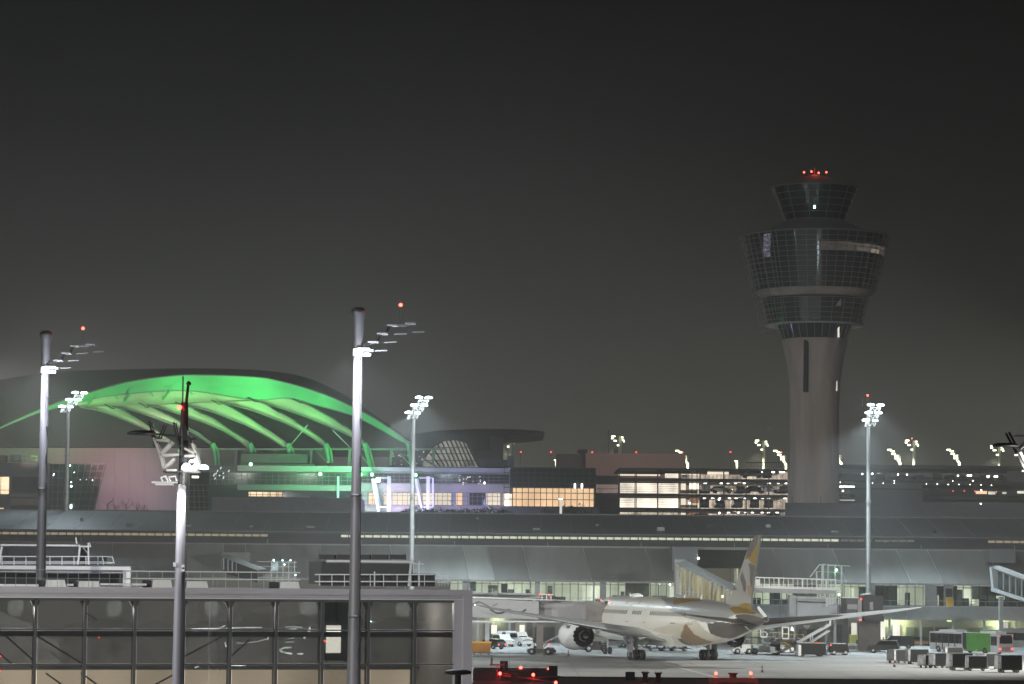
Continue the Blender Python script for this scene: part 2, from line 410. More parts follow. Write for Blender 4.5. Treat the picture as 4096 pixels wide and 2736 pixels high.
for i in range(-40, 44): m.box(i*2.5, i*2.5+.05, 450.45, 450.5, 6.3, 7.1)
m.box(XL, XR, 450.43, 450.5, 7.08, 7.14); TP(m, 'gallery_railing', A['steel'])
# dark roof notch boxes where the walkways leave the building
m = MB(); m.box(xat(2682,456), xat(2782,456), 451, 459, 11.5, 15.3); TP(m, 'roof_dormer', A['roof_dark'])
m = MB(); m.box(xat(530*1.745,456)-1, xat(1010,456), 450.5, 457, 11.3, 13.8); TP(m, 'roof_dormer', A['roof'])
m = MB(); m.box(xat(3940,456), xat(4040,456), 451, 459, 13.2, 15.4); TP(m, 'roof_dormer', A['roof_dark'])

# apron gate signs (plain dark and yellow boxes hung on the gallery)
for px, mt, nm, lb in ((3795, A['black'], 'sign_box', 'black gate sign box hanging in front of the lit gate windows'),
                       (3798, A['yellow'], 'sign_box', 'amber gate sign box below the black sign box')):
    z = 7.75 if mt is A['black'] else 6.3
    m = MB(); m.box(xat(px-12,449), xat(px+14,449), 448.9, 449.5, z, z+1.3); m.box(xat(px,449)-.05, xat(px,449)+.05, 449.2, 450.6, z+.4, z+.5); m.box(xat(px-15,449), xat(px+17,449), 448.7, 449.0, z+1.3, z+1.36)
    m.build(nm, mt, None, lb, 'sign')
for px, lb in ((2018,'black gate sign box over the left boarding bridge'),(3450,'black gate sign box between the mast and the bridge cab')):
    m = MB(); m.box(xat(px-13,447), xat(px+13,447), 447, 447.6, 7.6, 9.2); m.box(xat(px,447)-.08, xat(px,447)+.08, 447.6, 451, 8.3, 8.46); m.box(xat(px-16,447), xat(px+16,447), 446.8, 447.7, 9.2, 9.28)
    m.build('sign_box', A['black'], None, lb, 'sign')

# ================================================================== control tower
TY = 540.0; tx = P(3258, 2000, TY).x; kk = K(TY)
W = thing('control_tower', 'tall concrete control tower with flared glazed head and red lights on top', 'tower', (tx, TY, 0))
def tz(y): return zat(y, TY, 3258)
def tr(px): return px / kk
m = MB(); m.lathe([(tr(101),0),(tr(99),tz(1800)),(tr(98),tz(1620)),(tr(102),tz(1530)),(tr(115),tz(1440)),(tr(132),tz(1362)),(tr(126),tz(1358))], n=56)
m.build('shaft', A['tower'], W)
m = MB(); m.lathe([(tr(126),tz(1358)),(tr(150),tz(1303))], n=48); m.build('neck_glazing', A['glass_dk'], W)
m = MB()
for k in range(30):
    a = 2*math.pi*k/30; m.bar((tr(134)*math.cos(a), tr(134)*math.sin(a), tz(1362)), (tr(155)*math.cos(a), tr(155)*math.sin(a), tz(1303)), .12)
m.build('neck_mullion', A['tframe'], W)
def ring_band(name, prof, ns, rows, mt, fr, w=.1, n=40):
    m = MB(); m.lathe(prof, n=n); m.build(name, mt, W)
    m = MB()
    (r0_, z0_), (r1_, z1_) = prof[0], prof[-1]
    for k in range(ns):
        a = 2*math.pi*(k+.5)/ns; c, s_ = math.cos(a), math.sin(a); e = .12
        m.bar(((r0_+e)*c,(r0_+e)*s_,z0_), ((r1_+e)*c,(r1_+e)*s_,z1_), w)
    for j in range(rows+1):
        f = j/rows; r = r0_+(r1_-r0_)*f + .1; z = z0_+(z1_-z0_)*f
        m.lathe([(r,z-w/2),(r+w,z-w/2),(r+w,z+w/2),(r,z+w/2)], n=n, sm=False)
    m.build(name.replace('glazing','frame'), fr, W)
ring_band('lower_pod_glazing', [(tr(186),tz(1303)),(tr(212),tz(1205))], 26, 5, A['glass_dk'], A['tframe'])
m = MB(); m.lathe([(tr(100),tz(1301)),(tr(196),tz(1306)),(tr(196),tz(1300)),(tr(100),tz(1298))], n=48); m.build('pod_floor', A['paint_g'], W)
m = MB(); m.lathe([(tr(205),tz(1196)),(tr(238),tz(1172)),(tr(238),tz(1168)),(tr(100),tz(1168))], n=56); m.build('pod_skirt', A['tower'], W)
ring_band('main_pod_glazing', [(tr(240),tz(1168)),(tr(296),tz(952))], 44, 11, A['glass_dk'], A['tframe'])
m = MB(); m.lathe([(tr(298),tz(952)),(tr(298),tz(946)),(tr(230),tz(936)),(tr(160),tz(905)),(tr(120),tz(885))], n=48); m.build('pod_roof', A['conc_dk'], W)
ring_band('cab_glazing', [(tr(120),tz(885)),(tr(172),tz(756))], 12, 5, A['glass_dk'], A['tframe'], .09, 24)
m = MB(); m.lathe([(tr(178),tz(756)),(tr(178),tz(750)),(tr(110),tz(735)),(tr(60),tz(712)),(tr(14),tz(700)),(.01,tz(698))], n=40); m.build('cab_roof', A['conc_dk'], W)
# outer lattice standing off the left of the head
m = MB()
for k in range(9):
    a = math.pi*(.72 + .56*k/8); c, s_ = math.cos(a), math.sin(a)
    m.bar((tr(212)*c, tr(212)*s_, tz(1330)), (tr(305)*c, tr(305)*s_, tz(955)), .1)
for j in range(11):
    f = j/10; r = tr(212+93*f); z = tz(1330-375*f)
    pts = [(r*math.cos(math.pi*(.72+.56*k/12)), r*math.sin(math.pi*(.72+.56*k/12)), z) for k in range(13)]
    m.tube(pts, .045, 5)
m.build('outer_lattice', A['tframe'], W)
def panel_on(name, r_px, xo, w, y0, y1, mt):       # flat panel on the camera side of the round tower
    r = tr(r_px); X = tr(xo); m = MB(); Yy = -math.sqrt(max(r*r - X*X, .1)) - .18
    m.box(X-tr(w)/2, X+tr(w)/2, Yy, Yy+.12, tz(y1), tz(y0)); return m.build(name, mt, W)
for y0, y1 in ((1370,1420),(1420,1470),(1470,1520),(1520,1575)): panel_on('stair_window', 103+ (1575-y0)*.12, -46, 20, y0, y1, A['glass_dk'])
panel_on('stair_window', 140, 83, 7, 1308, 1358, emit('tower_slot_light', (1,.95,.8), 1.0))
for y0, y1 in ((1462,1490),(1527,1567)): panel_on('stair_window', 99, 80, 9, y0, y1, emit('tower_slot_light', (1,.96,.88), .75))
def pod_arc(name, px0, px1, y0, y1, mt):
    m = MB(); vs = []; n = 14
    for j, y in enumerate((y0, y1)):
        r = tr(240 + 56*(1168-y)/216) + .06
        a0, a1 = math.asin(tr(px0)/r), math.asin(min(tr(px1)/r, .999))
        vs += [(r*math.sin(a0+(a1-a0)*k/n), -r*math.cos(a0+(a1-a0)*k/n), tz(y)) for k in range(n+1)]
    m.add(vs, [(k, k+1, n+2+k, n+1+k) for k in range(n)]); m.build(name, mt, W)
pod_arc('lit_blind', -6, 120, 996, 1030, emit('faint_blind', (.95,.82,.72), .055, .3, .6)); pod_arc('lit_blind', 120, 272, 998, 1028, emit('faint_blind_warm', (1,.82,.70), .085, .5, .7))
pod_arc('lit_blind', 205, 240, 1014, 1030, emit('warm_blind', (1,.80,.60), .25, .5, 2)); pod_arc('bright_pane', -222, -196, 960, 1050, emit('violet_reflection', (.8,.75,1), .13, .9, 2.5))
panel_on('pod_pane', 200, 66, 38, 1212, 1240, emit('faint_pane', (.8,.85,.95), .07))
panel_on('cab_screen', 145, -16, 8, 842, 852, E['cyan'])
m = MB()
for xo, yy in ((-45,693),(-15,690),(14,695),(45,692)):
    m.ball((tr(xo), -1.2, tz(yy)), .18)
m.build('obstruction_light', E['redhot'], W)
m = MB()
for xo in (-45,-15,14,45): m.bar((tr(xo), -1.2, tz(705)), (tr(xo), -1.2, tz(694)), .1)
m.bar((0,0,tz(700)), (0,0,tz(668)), .08); m.build('aerial', A['redmetal'], W)
lamp('beacon_glow', 'POINT', (0, -1.2, tz(686)), 160, (1,.1,.06), W, .5)

# ================================================================== forum roof (tent with green lit membranes)
FY = 560.0
FR = thing('forum_roof', 'huge arched forum roof with green lit membrane and slender ribs', 'roof', (0, FY, 0))
def FB(mb, name, mt, lb=None): mb.v = [(x, y-FY, z) for x, y, z in mb.v]; return mb.build(name, mt, FR, lb)
def interp(pts, x):
    for (a, b), (c, d) in zip(pts, pts[1:]):
        if a <= x <= c: return b + (d-b)*(x-a)/(c-a)
    return pts[0][1] if x < pts[0][0] else pts[-1][1]
def smooth(pts, n):                    # resample a traced edge with a smooth curve
    out = []; P_ = [pts[0]] + pts + [pts[-1]]
    for i in range(1, len(P_)-2):
        for k in range(n):
            t = k/n; a, b, c, d = P_[i-1], P_[i], P_[i+1], P_[i+2]
            out.append(tuple(.5*((2*b[j]) + (-a[j]+c[j])*t + (2*a[j]-5*b[j]+4*c[j]-d[j])*t*t + (-a[j]+3*b[j]-3*c[j]+d[j])*t**3) for j in (0,1)))
    out.append(pts[-1]); return out
def resample(pts, n):
    L = [0]
    for a, b in zip(pts, pts[1:]): L.append(L[-1] + math.hypot(b[0]-a[0], b[1]-a[1]))
    out = []; j = 0
    for i in range(n+1):
        s = L[-1]*i/n
        while j < len(L)-2 and L[j+1] < s: j += 1
        t = (s-L[j])/max(L[j+1]-L[j], 1e-6); out.append((pts[j][0]+(pts[j+1][0]-pts[j][0])*t, pts[j][1]+(pts[j+1][1]-pts[j][1])*t))
    return out
def strip(up_, lo_, Yu, Yl, n=28, th=.25):   # membrane between two edge curves, its lower edge deeper in the building
    a = resample(smooth(up_, 6), n); b = resample(smooth(lo_, 6), n); m = MB(); rows = 5; vs = []
    for i in range(n+1):
        for j in range(rows+1):
            f = j/rows; x = a[i][0]+(b[i][0]-a[i][0])*f; y = a[i][1]+(b[i][1]-a[i][1])*f
            vs.append(P(x, y, Yu+(Yl-Yu)*f + .8*math.sin(math.pi*f)))
    k = len(vs); vs += [v + Vector((0, th, .05)) for v in vs]
    fs = []
    for i in range(n):
        for j in range(rows):
            q = (i*(rows+1)+j, (i+1)*(rows+1)+j, (i+1)*(rows+1)+j+1, i*(rows+1)+j+1)
            fs.append(q[::-1]); fs.append(tuple(v+k for v in q))
    m.add(vs, fs, 0, True)
    e = MB(); e.tube([v for v in vs[0:k:rows+1]], .16, 6); e.tube([v for v in vs[rows:k:rows+1]], .16, 6)
    return m, e
top = [(0,1711),(23,1699),(158,1639),(247,1605),(385,1562),(517,1527),(677,1505),(804,1500),(1024,1509),(1102,1521),(1204,1547),(1306,1582),(1408,1627),(1510,1683),(1612,1752),(1637,1773)]
lowb = [(0,1713),(23,1702),(158,1648),(253,1625),(344,1602),(402,1588),(517,1574),(631,1565),(746,1562),(861,1576),(1024,1600),(1153,1592),(1255,1617),(1332,1637),(1408,1660),(1459,1683),(1536,1724),(1605,1765),(1633,1776)]
m, e = strip(top, lowb, 556, 561, 44); FB(m, 'edge_membrane', A['membrane']); FB(e, 'arch_rib', A['paint_g'])
zc_ = lambda l: [(320+x/1.398, 1440+y/1.398) for x, y in l]
ribs = [ # (upper edge, lower edge)
 (zc_([(178,258),(240,280),(300,320),(350,350),(390,378),(430,400),(480,436),(530,468)]), zc_([(0,262),(100,282),(200,317),(300,357),(390,394),(450,432),(520,478)])),
 (zc_([(375,252),(450,290),(500,314),(550,343),(600,378),(660,408),(700,440),(752,475)]), zc_([(178,258),(260,275),(350,300),(450,335),(560,374),(640,410),(700,450),(738,482)])),
 (zc_([(560,245),(640,275),(690,303),(745,330),(800,368),(850,403),(900,433),(945,463),(962,488)]), zc_([(375,252),(450,268),(560,303),(640,330),(720,360),(800,395),(860,430),(920,475),(935,500)])),
 (zc_([(780,235),(850,270),(900,300),(960,335),(1010,370),(1070,405),(1110,435),(1150,460),(1168,482)]), zc_([(560,245),(660,268),(740,290),(830,325),(920,360),(1000,400),(1080,445),(1142,488)])),
 ([(1017,1603),(1060,1617),(1102,1642),(1163,1675),(1204,1701),(1255,1735),(1286,1757),(1308,1780)], [(878,1608),(960,1628),(1020,1645),(1076,1667),(1153,1697),(1230,1738),(1280,1772),(1295,1784)]),
 ([(1153,1592),(1230,1620),(1281,1648),(1332,1676),(1370,1700),(1408,1726),(1444,1757),(1466,1778)], [(1017,1603),(1102,1626),(1204,1660),(1306,1701),(1403,1744),(1440,1770),(1455,1786)]),
]
for i, (a, b) in enumerate(ribs):
    m, e = strip(a, b, 561.2+i*.02, 561.6+i*.02, 30); FB(m, 'rib_membrane', A['membrane2']); FB(e, 'arch_rib', A['paint_g'])
# the vaulted lining the ribs spring from
lin_top = [(300,1612),(402,1588),(517,1574),(631,1565),(746,1562),(861,1576),(1024,1600),(1153,1590)]
lin_low = [(318,1627),(447,1624),(588,1620),(720,1612),(878,1608),(1017,1603),(1156,1593)]
m, e = strip(lin_top, lin_low, 561.1, 561.4, 20); FB(m, 'lining_membrane', A['membrane2'])
# dark outer shell of the roof behind the lit edge
m = MB(); shell = [(-200,1600),(0,1545),(150,1520),(300,1503),(500,1496),(700,1492),(900,1492),(1100,1502),(1250,1530),(1400,1600),(1520,1680),(1645,1765)]
base = [(1645,1800),(-200,1800)]
pts = [P(x, y, 585) for x, y in smooth(shell, 6) + base]
m.prism([(p.x, p.z) for p in pts], 572, 620); FB(m, 'roof_shell', mat('weathered_dark_shell', (.04,.04,.04), .9))
# V struts and legs
m = MB()
for x0, y0, x1, y1, x2, y2 in ((326,1590,347,1628,368,1598),(462,1580,488,1622,522,1573),(600,1565,640,1616,680,1562),(756,1560,800,1616,872,1506)):
    m.bar(P(x0,y0,561), P(x1,y1,564), .35); m.bar(P(x1,y1,564), P(x2,y2,558), .35)
FB(m, 'strut', A['membrane'])
leg_pts = [((718,1796),(722,1860)),((849,1776),(862,1862)),((998,1776),(1008,1862)),((1150,1776),(1162,1862)),((1302,1778),(1316,1850)),((1458,1776),(1490,1898)),((1630,1770),(1650,1895))]
for i, (a, b) in enumerate(leg_pts):
    m = MB(); m.tube([P(*a, 560), P(a[0]+6, a[1]+22, 560), P(*b, 560)], [.5,.42,.32], 8)
    m.tube([P(a[0]+4, a[1]-4, 561), P(a[0]+22, a[1]+28, 561), P(b[0]+14, b[1], 561)], [.3,.26,.22], 8)
    FB(m, 'roof_leg', A['membrane'])
m = MB(); m.bar(P(730,1797,562), P(1790,1797,562), .35)
for x in (800, 945, 1098, 1245, 1400, 1566, 1735): m.bar(P(x,1797,562), P(x-4,1862,562), .55)
FB(m, 'edge_frame', A['paint_g'])
m = MB()
for x0,y0,x1,y1 in ((1260,1800,1310,1850),(1440,1815,1500,1890),(1600,1815,1660,1880),(1668,1878,1852,2050),(1828,1888,1978,2056),(1150,1795,1230,1700),(1400,1790,1330,1720)):
    m.bar(P(x0,y0,555), P(x1,y1,548), .16)
FB(m, 'stay_cable', A['steel'])
# gable hooks (bent stiffeners on the ribs)
m = MB()
for x, y in ((418,1617),(500,1640),(555,1612),(636,1640),(700,1608),(775,1638),(845,1600),(930,1628),(1000,1655),(990,1590),(1085,1632),(1170,1595),(1260,1632),(1345,1685),(1185,1690),(1040,1690)):
    q = [P(x,y,560.5), P(x+14,y+6,560.5), P(x+30,y+17,560.5), P(x+42,y+16,560.5)]; m.tube(q, .11, 5)
FB(m, 'stiffener', A['dark'])
# green floodlights under the roof
m = MB()
for x, y in ((1281,1896),(1443,1898),(1488,1898),(1662,1900),(1003,1857)): m.ball(P(x,y,546), .32)
FB(m, 'spotlight', E['greenlamp'])
GR = (.16,1,.20)
for x, y, tgx, tgy, pw, a in ((620,1850,560,1560,25000,50),(900,1850,880,1540,40000,60),(1180,1850,1120,1560,33000,60),(1440,1880,1420,1690,18000,60),(-1,0,0,0,0,0)):
    if x < 0: x, y, tgx, tgy, pw, a = 150, 1840, 150, 1650, 9000, 100; p = P(x, y, 547.5); t = P(tgx, tgy, 557)
    else: p = P(x, y, 540); t = P(tgx, tgy-20, 562); pw *= .45; a = 62
    o = lamp('green_flood', 'SPOT', p - Vector((0,FY,0)), pw, GR, FR, .6, t - Vector((0,FY,0)), a)
for x, y, tgx, tgy, pw, a in ((620,1855,600,1680,36000,55),(900,1855,900,1680,36000,60),(1180,1855,1180,1680,30000,60)):
    p = P(x, y, 530); t = P(tgx, tgy, 568); lamp('white_flood', 'SPOT', p - Vector((0,FY,0)), pw*.12, (.95,1,.85), FR, .6, t - Vector((0,FY,0)), a)

# ================================================================== buildings under and beside the forum roof
def bld(name, label, cat, Y): return thing(name, label, cat, (0, Y, 0))
def pb(par, Y, name, mt, x0, y0, x1, y1, d=1.0, off=0.0):   # a real slab whose front face measures (x0,y0)-(x1,y1) at distance Y
    a = P(x0, y0, Y+off); b = P(x1, y1, Y+off); m = MB(); m.box(min(a.x,b.x), max(a.x,b.x), off, off+d, min(a.z,b.z), max(a.z,b.z))
    return m.build(name, mt, par)
def pgrid(par, Y, name, mt, xs, ys, w=.12, off=-.12, d=.14):
    m = MB()
    ax = [P(x, (ys[0]+ys[-1])/2, Y+off).x for x in xs]; az = [P((xs[0]+xs[-1])/2, y, Y+off).z for y in ys]
    for x in ax: m.box(x-w/2, x+w/2, off, off+d, az[-1], az[0])
    for z in az: m.box(ax[0], ax[-1], off-.02, off+d-.02, z-w/2, z+w/2)
    return m.build(name, mt, par)
# big pale wall
B = bld('forum_hall', 'broad pale hall wall glowing faint pink under the forum roof', 'building', 576)
pb(B, 576, 'wall', A['wall'], -250, 1747, 1300, 2180, 12)
pb(B, 576, 'parapet', A['conc_dk'], -250, 1738, 1420, 1747, 1, -.3)
pb(B, 576, 'roof_plant', A['conc_dk'], 48, 1722, 82, 1740, 3, 1); pb(B, 576, 'roof_plant', A['conc_dk'], 360, 1728, 402, 1740, 3, 1)
m = MB()
for x in range(-200, 700, 60): a = P(x, 1747, 575.9); b = P(x, 2100, 575.9); m.box(a.x-.04, a.x+.04, -.06, 0, b.z, a.z)
m.build('panel_joint', A['conc'], B)
for hx_, hy_, ty_, pw_, c_ in ((560,1960,2040,26000,(.72,.62,1)),(430,1850,1950,30000,(1,.30,.40)),(120,1800,1810,16000,(1,.70,.64)),(640,1800,1810,20000,(1,.80,.74)),(350,1800,1800,16000,(1,.72,.68))):
    p_ = P(hx_, hy_, 540) - Vector((0,576,0)); q_ = P(hx_, ty_, 576) - Vector((0,576,0)); lamp('hall_light', 'SPOT', p_, pw_*.48, c_, B, .8, q_, 48, 1)
# left dark block with two warm windows
B = bld('office_block', 'dark office block at the left edge with two warm lit windows', 'building', 548)
pb(B, 548, 'wall', A['conc_dk'], -300, 1848, 186, 2200, 14)
pb(B, 548, 'window', E['warm'], -60, 1906, 37, 1977, .3, -.1); pb(B, 548, 'window', E['warm2'], -60, 2031, 14, 2077, .3, -.1)
pb(B, 548, 'window', A['glass_dk'], 48, 1907, 150, 1968, .3, -.1); pb(B, 548, 'window', A['glass_dk'], 42, 2025, 175, 2075, .3, -.1)
pb(B, 548, 'spandrel', mat('pink_brown_panel', (.30,.22,.20), .7), 42, 1974, 160, 1988, .3, -.2); pb(B, 548, 'spandrel', mat('pink_brown_panel_low', (.30,.22,.20), .7), 42, 1994, 160, 2020, .3, -.2)
pgrid(B, 548, 'window_frame', A['dark'], [-60,3,37], [1906,1960,1977], .1, -.25)
pb(B, 548, 'roof_plant', A['conc_dk'], -60, 1820, 20, 1848, 3, 2); pb(B, 548, 'roof_plant', mat('green_plant_box', (.03,.10,.07), .7), 42, 1818, 76, 1846, 3, 2)
m = MB()
for y in (1825, 1840): m.bar(P(20,y,550)-Vector((0,548,0)), P(150,y,550)-Vector((0,548,0)), .07)
for x in range(20, 160, 21): m.bar(P(x,1825,550)-Vector((0,548,0)), P(x,1848,550)-Vector((0,548,0)), .06)
m.bar(P(100,1805,550)-Vector((0,548,0)), P(100,1848,550)-Vector((0,548,0)), .1); m.build('roof_railing', A['dark'], B)
# glass prism leaning right
def glass_trap(label, Y, p, cols, rows, mt, name='glass_wing'):
    B = bld(name, label, 'building', Y); m = MB()
    f = [P(x, y, Y) - Vector((0, Y, 0)) for x, y in p]       # tl, tr, br, bl
    bk = [v + Vector((0, 1.5, 0)) for v in f]
    m.add(f + bk, [(3,2,1,0),(4,5,6,7),(0,1,5,4),(1,2,6,5),(2,3,7,6),(3,0,4,7)]); m.build('glass_wall', mt, B)
    g = MB(); e = Vector((0,-.12,0))
    for i in range(cols+1):
        t = i/cols; g.bar(f[0].lerp(f[1],t)+e, f[3].lerp(f[2],t)+e, .09)
    for j in range(rows+1):
        t = j/rows; g.bar(f[0].lerp(f[3],t)+e, f[1].lerp(f[2],t)+e, .09)
    g.build('mullion_grid', A['tframe'], B); return B
B = glass_trap('dark green glass wing with slanted right edge beside the thin left mast', 550, [(186,1856),(420,1856),(372,2052),(186,2052)], 9, 7, A['glass_gr'])
m = MB()
for x, y, w in ((216,1896,3),(214,1901,3),(297,1889,3),(322,1918,2),(346,1918,2),(370,1921,3),(285,1945,7),(285,1929,4),(280,1862,5)):
    p = P(x, y, 549.8); p.y = -.25; m.ball(p, w/2/K(550), sz=1)
m.build('inner_lamp', E['lamp'], B)
m = MB(); a = P(281,2018,549.8); b = P(287,2034,549.8); m.box(a.x, b.x, -.3, -.2, b.z, a.z); m.build('doorway_light', E['lamp'], B)
lamp('wing_green', 'POINT', P(230,1862,543) - Vector((0,550,0)), 90, (.1,1,.45), B, 1)
B = glass_trap('narrow glass lift tower with slanting side streaked by lamp glints behind the second mast', 551, [(740,1940),(830,1940),(842,2052),(735,2052)], 5, 5, glass('lift_glass', (.35,.4,.4), .3, .2, .8, .5), 'glass_lift_tower')
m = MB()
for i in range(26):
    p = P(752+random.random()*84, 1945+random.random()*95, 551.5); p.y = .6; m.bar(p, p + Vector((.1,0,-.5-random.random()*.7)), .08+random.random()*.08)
m.build('glint_mark', emit('glint', (.9,1,1), .8), B)  # glowing bars stand in for reflections in the lift glass
# dark glass terminal wing, centre-left
B = bld('glass_terminal', 'dark glazed terminal wing with green washed parapet under the ribs', 'building', 550)
pb(B, 550, 'wall', A['glass_gr'], 835, 1890, 1440, 2180, 14)
pb(B, 550, 'parapet', A['wall'], 950, 1861, 1440, 1889, 1, -.4)
pb(B, 550, 'parapet', A['conc_dk'], 745, 1862, 948, 1889, 14, -.2)
pb(B, 550, 'wall', A['glass_dk'], 760, 1889, 835, 2100, 10, 1)
pb(B, 550, 'spandrel', A['wall'], 950, 1938, 1440, 1964, .4, -.4)
pb(B, 550, 'window', E['warm'], 995, 1967, 1105, 1986, .3, -.1); pb(B, 550, 'window', E['warm2'], 1105, 1967, 1130, 1986, .3, -.1)
pb(B, 550, 'window', A['glass_dk'], 1130, 1967, 1440, 1990, .3, -.1)
pgrid(B, 550, 'window_frame', A['dark'], [993,1001,1026,1051,1072,1078,1082,1105,1112,1130], [1967,1979,1987], .09, -.25)
pgrid(B, 550, 'mullion_grid', A['tframe'], list(range(840,1440,25)), [1890,1905,1920,1938], .09, -.2)
pb(B, 550, 'roof_block', mat('roof_block_render', (.17,.18,.17), .8), 965, 1815, 1230, 1853, 5, 5); pb(B, 550, 'roof_block', A['conc_dk'], 960, 1853, 1260, 1862, 8, 3)
for x in (1281, 1443): lamp('parapet_green', 'SPOT', P(x,1897,546) - Vector((0,550,0)), 1600, (.05,1,.22), B, .3, P(x+20,1870,550)-Vector((0,550,0)), 150)
lamp('parapet_green', 'POINT', P(1200,1855,543) - Vector((0,550,0)), 2200, (.05,1,.25), B, 1.)
lamp('parapet_green', 'POINT', P(1400,1872,544) - Vector((0,550,0)), 3000, (.05,1,.25), B, 1.)
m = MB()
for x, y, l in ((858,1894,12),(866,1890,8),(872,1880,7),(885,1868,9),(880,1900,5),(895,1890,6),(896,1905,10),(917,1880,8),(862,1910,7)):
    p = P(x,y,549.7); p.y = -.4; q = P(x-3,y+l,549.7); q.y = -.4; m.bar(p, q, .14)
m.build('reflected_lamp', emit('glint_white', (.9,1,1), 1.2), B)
pb(B, 550, 'pilaster', A['paint_w'], 1348, 1905, 1356, 2000, .5, -.6)
# purple lit wing
B = bld('violet_terminal_wing', 'long terminal wing washed in violet light with a row of warm windows', 'building', 550)
pb(B, 550, 'wall', A['wall'], 1440, 1886, 2040, 2180, 14); pb(B, 550, 'parapet', A['paint_g'], 1440, 1868, 2040, 1890, 1, -.4)
pb(B, 550, 'window_band', A['glass_dk'], 1440, 1893, 2036, 1935, .3, -.15)
for x0, x1, mt in ((1476,1498,'warm'),(1536,1564,'cream_dim'),(1568,1640,'cream_dim'),(1655,1730,'cream_dim'),(1740,1804,'cream_dim'),(1826,1850,'warm2'),(1946,2000,'cream_dim'),(2012,2036,'cream_dim')):
    pb(B, 550, 'window', E[mt], x0, 1972, x1, 2020, .3, -.1)
pb(B, 550, 'window', A['glass_dk'], 1878, 1972, 1940, 2020, .3, -.1)
pgrid(B, 550, 'mullion_grid', A['tframe'], list(range(1450,2040,21)), [1893,1907,1921,1935], .08, -.3)
pgrid(B, 550, 'window_frame', A['tframe'], list(range(1450,2040,20)), [1970,1984,2002,2021], .09, -.25)
pb(B, 550, 'roof_plant', A['dark'], 1935, 1838, 2040, 1868, 6, 3); pb(B, 550, 'roof_plant', A['conc_dk'], 2030, 1822, 2056, 1868, 3, 2)
for x in (1555, 1712): pb(B, 550, 'column', A['paint_w'], x-6, 1905, x+6, 2050, .6, -4)
for x0, x1, x2 in ((1491,1518,1), (1662,1692,0)):
    m = MB(); m.bar(P(x0,1915,547)-Vector((0,550,0)), P(x1-4,2046,547)-Vector((0,550,0)), .5); m.bar(P(x0+8,1915,548)-Vector((0,550,0)), P(x1+6,2046,548)-Vector((0,550,0)), .35)
    m.bar(P(x0+14,1912,546)-Vector((0,550,0)), P(x0+70,1912,546)-Vector((0,550,0)), .2); m.bar(P(x0+70,1912,546)-Vector((0,550,0)), P(x0+70,2028,546)-Vector((0,550,0)), .32); m.bar(P(x1,2028,546)-Vector((0,550,0)), P(x0+70,2028,546)-Vector((0,550,0)), .25)
    m.build('raking_column', A['paint_w'], B)
m = MB(); m.ball(P(1512,1920,545.5)-Vector((0,550,0)), .45); m.ball(P(1938,1932,549)-Vector((0,550,0)), .2); m.build('violet_spotlight', emit('violet_white', (.9,.85,1), 12), B)
m = MB()
for k in range(24):
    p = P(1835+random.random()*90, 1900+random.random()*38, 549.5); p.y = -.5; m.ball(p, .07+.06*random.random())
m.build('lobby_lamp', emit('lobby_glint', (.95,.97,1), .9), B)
lamp('violet_flood', 'POINT', P(1500,1955,546) - Vector((0,550,0)), 2600, (.76,.64,1), B, .6)
lamp('violet_flood', 'POINT', P(1500,2035,545) - Vector((0,550,0)), 2600, (.80,.70,1), B, .6)
lamp('violet_flood', 'POINT', P(1640,2020,540) - Vector((0,550,0)), 3200, (.60,.52,1), B, 1)
lamp('violet_flood', 'POINT', P(1800,1960,538) - Vector((0,550,0)), 2900, (.50,.47,1), B, 1)
lamp('violet_flood', 'POINT', P(1950,2000,538) - Vector((0,550,0)), 1200, (.42,.38,1), B, 1)
# curtain wall with warm hall
B = bld('curtain_wall_hall', 'dark gridded glass hall with a wide warm orange lit floor', 'building', 548)
pb(B, 548, 'body', A['conc_dk'], 2040, 1868, 2380, 2180, 14, 1)
pb(B, 548, 'window', E['warm2'], 2052, 1952, 2374, 2027, .3, .5); pb(B, 548, 'window', A['glass_dk'], 2040, 1872, 2380, 1950, .3, .5)
pb(B, 548, 'window', E['cream'], 2018, 1975, 2046, 2026, .3, .3)
pgrid(B, 548, 'mullion_grid', A['mull'], [2016+24.4*i for i in range(16)], [1872,1892,1912,1932,1951,1972,1998,2027,2050], .13, 0)
pb(B, 548, 'base_wall', A['conc_dk'], 2000, 2028, 2400, 2100, 1, -.6)
m = MB(); m.box(P(2297,1938,547).x, P(2303,1938,547).x, -.5, -.4, P(2300,1952,547).z, P(2300,1935,547).z); m.box(P(2325,1938,547).x, P(2331,1938,547).x, -.5, -.4, P(2300,1952,547).z, P(2300,1935,547).z)
m.build('inner_lamp', E['lamp'], B)
# far hotel block and wing roof
B = bld('far_office_slab', 'brownish windowless slab building between the glass hall and the tower', 'building', 640)
pb(B, 640, 'wall', mat('brown_render', (.34,.27,.25), .8, var=.08, scale=.05), 2342, 1812, 2742, 2180, 20); pb(B, 640, 'side_wing', A['conc_dk'], 2228, 1815, 2342, 2180, 18, 2)
pb(B, 640, 'roof_plant', A['dark'], 2310, 1797, 2348, 1812, 4, 3); pb(B, 640, 'roof_plant', A['dark'], 2455, 1795, 2472, 1812, 2, 3)
m = MB(); m.bar(P(2434,1720,642)-Vector((0,640,0)), P(2434,1812,642)-Vector((0,640,0)), .25); m.bar(P(2440,1770,642)-Vector((0,640,0)), P(2410,1800,642)-Vector((0,640,0)), .12); m.build('aerial', A['dark'], B)
lamp('slab_light', 'POINT', P(2560,1860,615) - Vector((0,640,0)), 4500, (1,.7,.62), B, 2)
B = bld('wing_roof', 'dark thin wing shaped roof floating behind the glazed lens', 'roof', 620)
m = MB(); out_ = [(1640,1800),(1640,1742),(1700,1730),(1760,1722),(1900,1716),(2050,1716),(2150,1722),(2180,1728),(2120,1736),(2020,1742),(1960,1745),(1960,1800)]
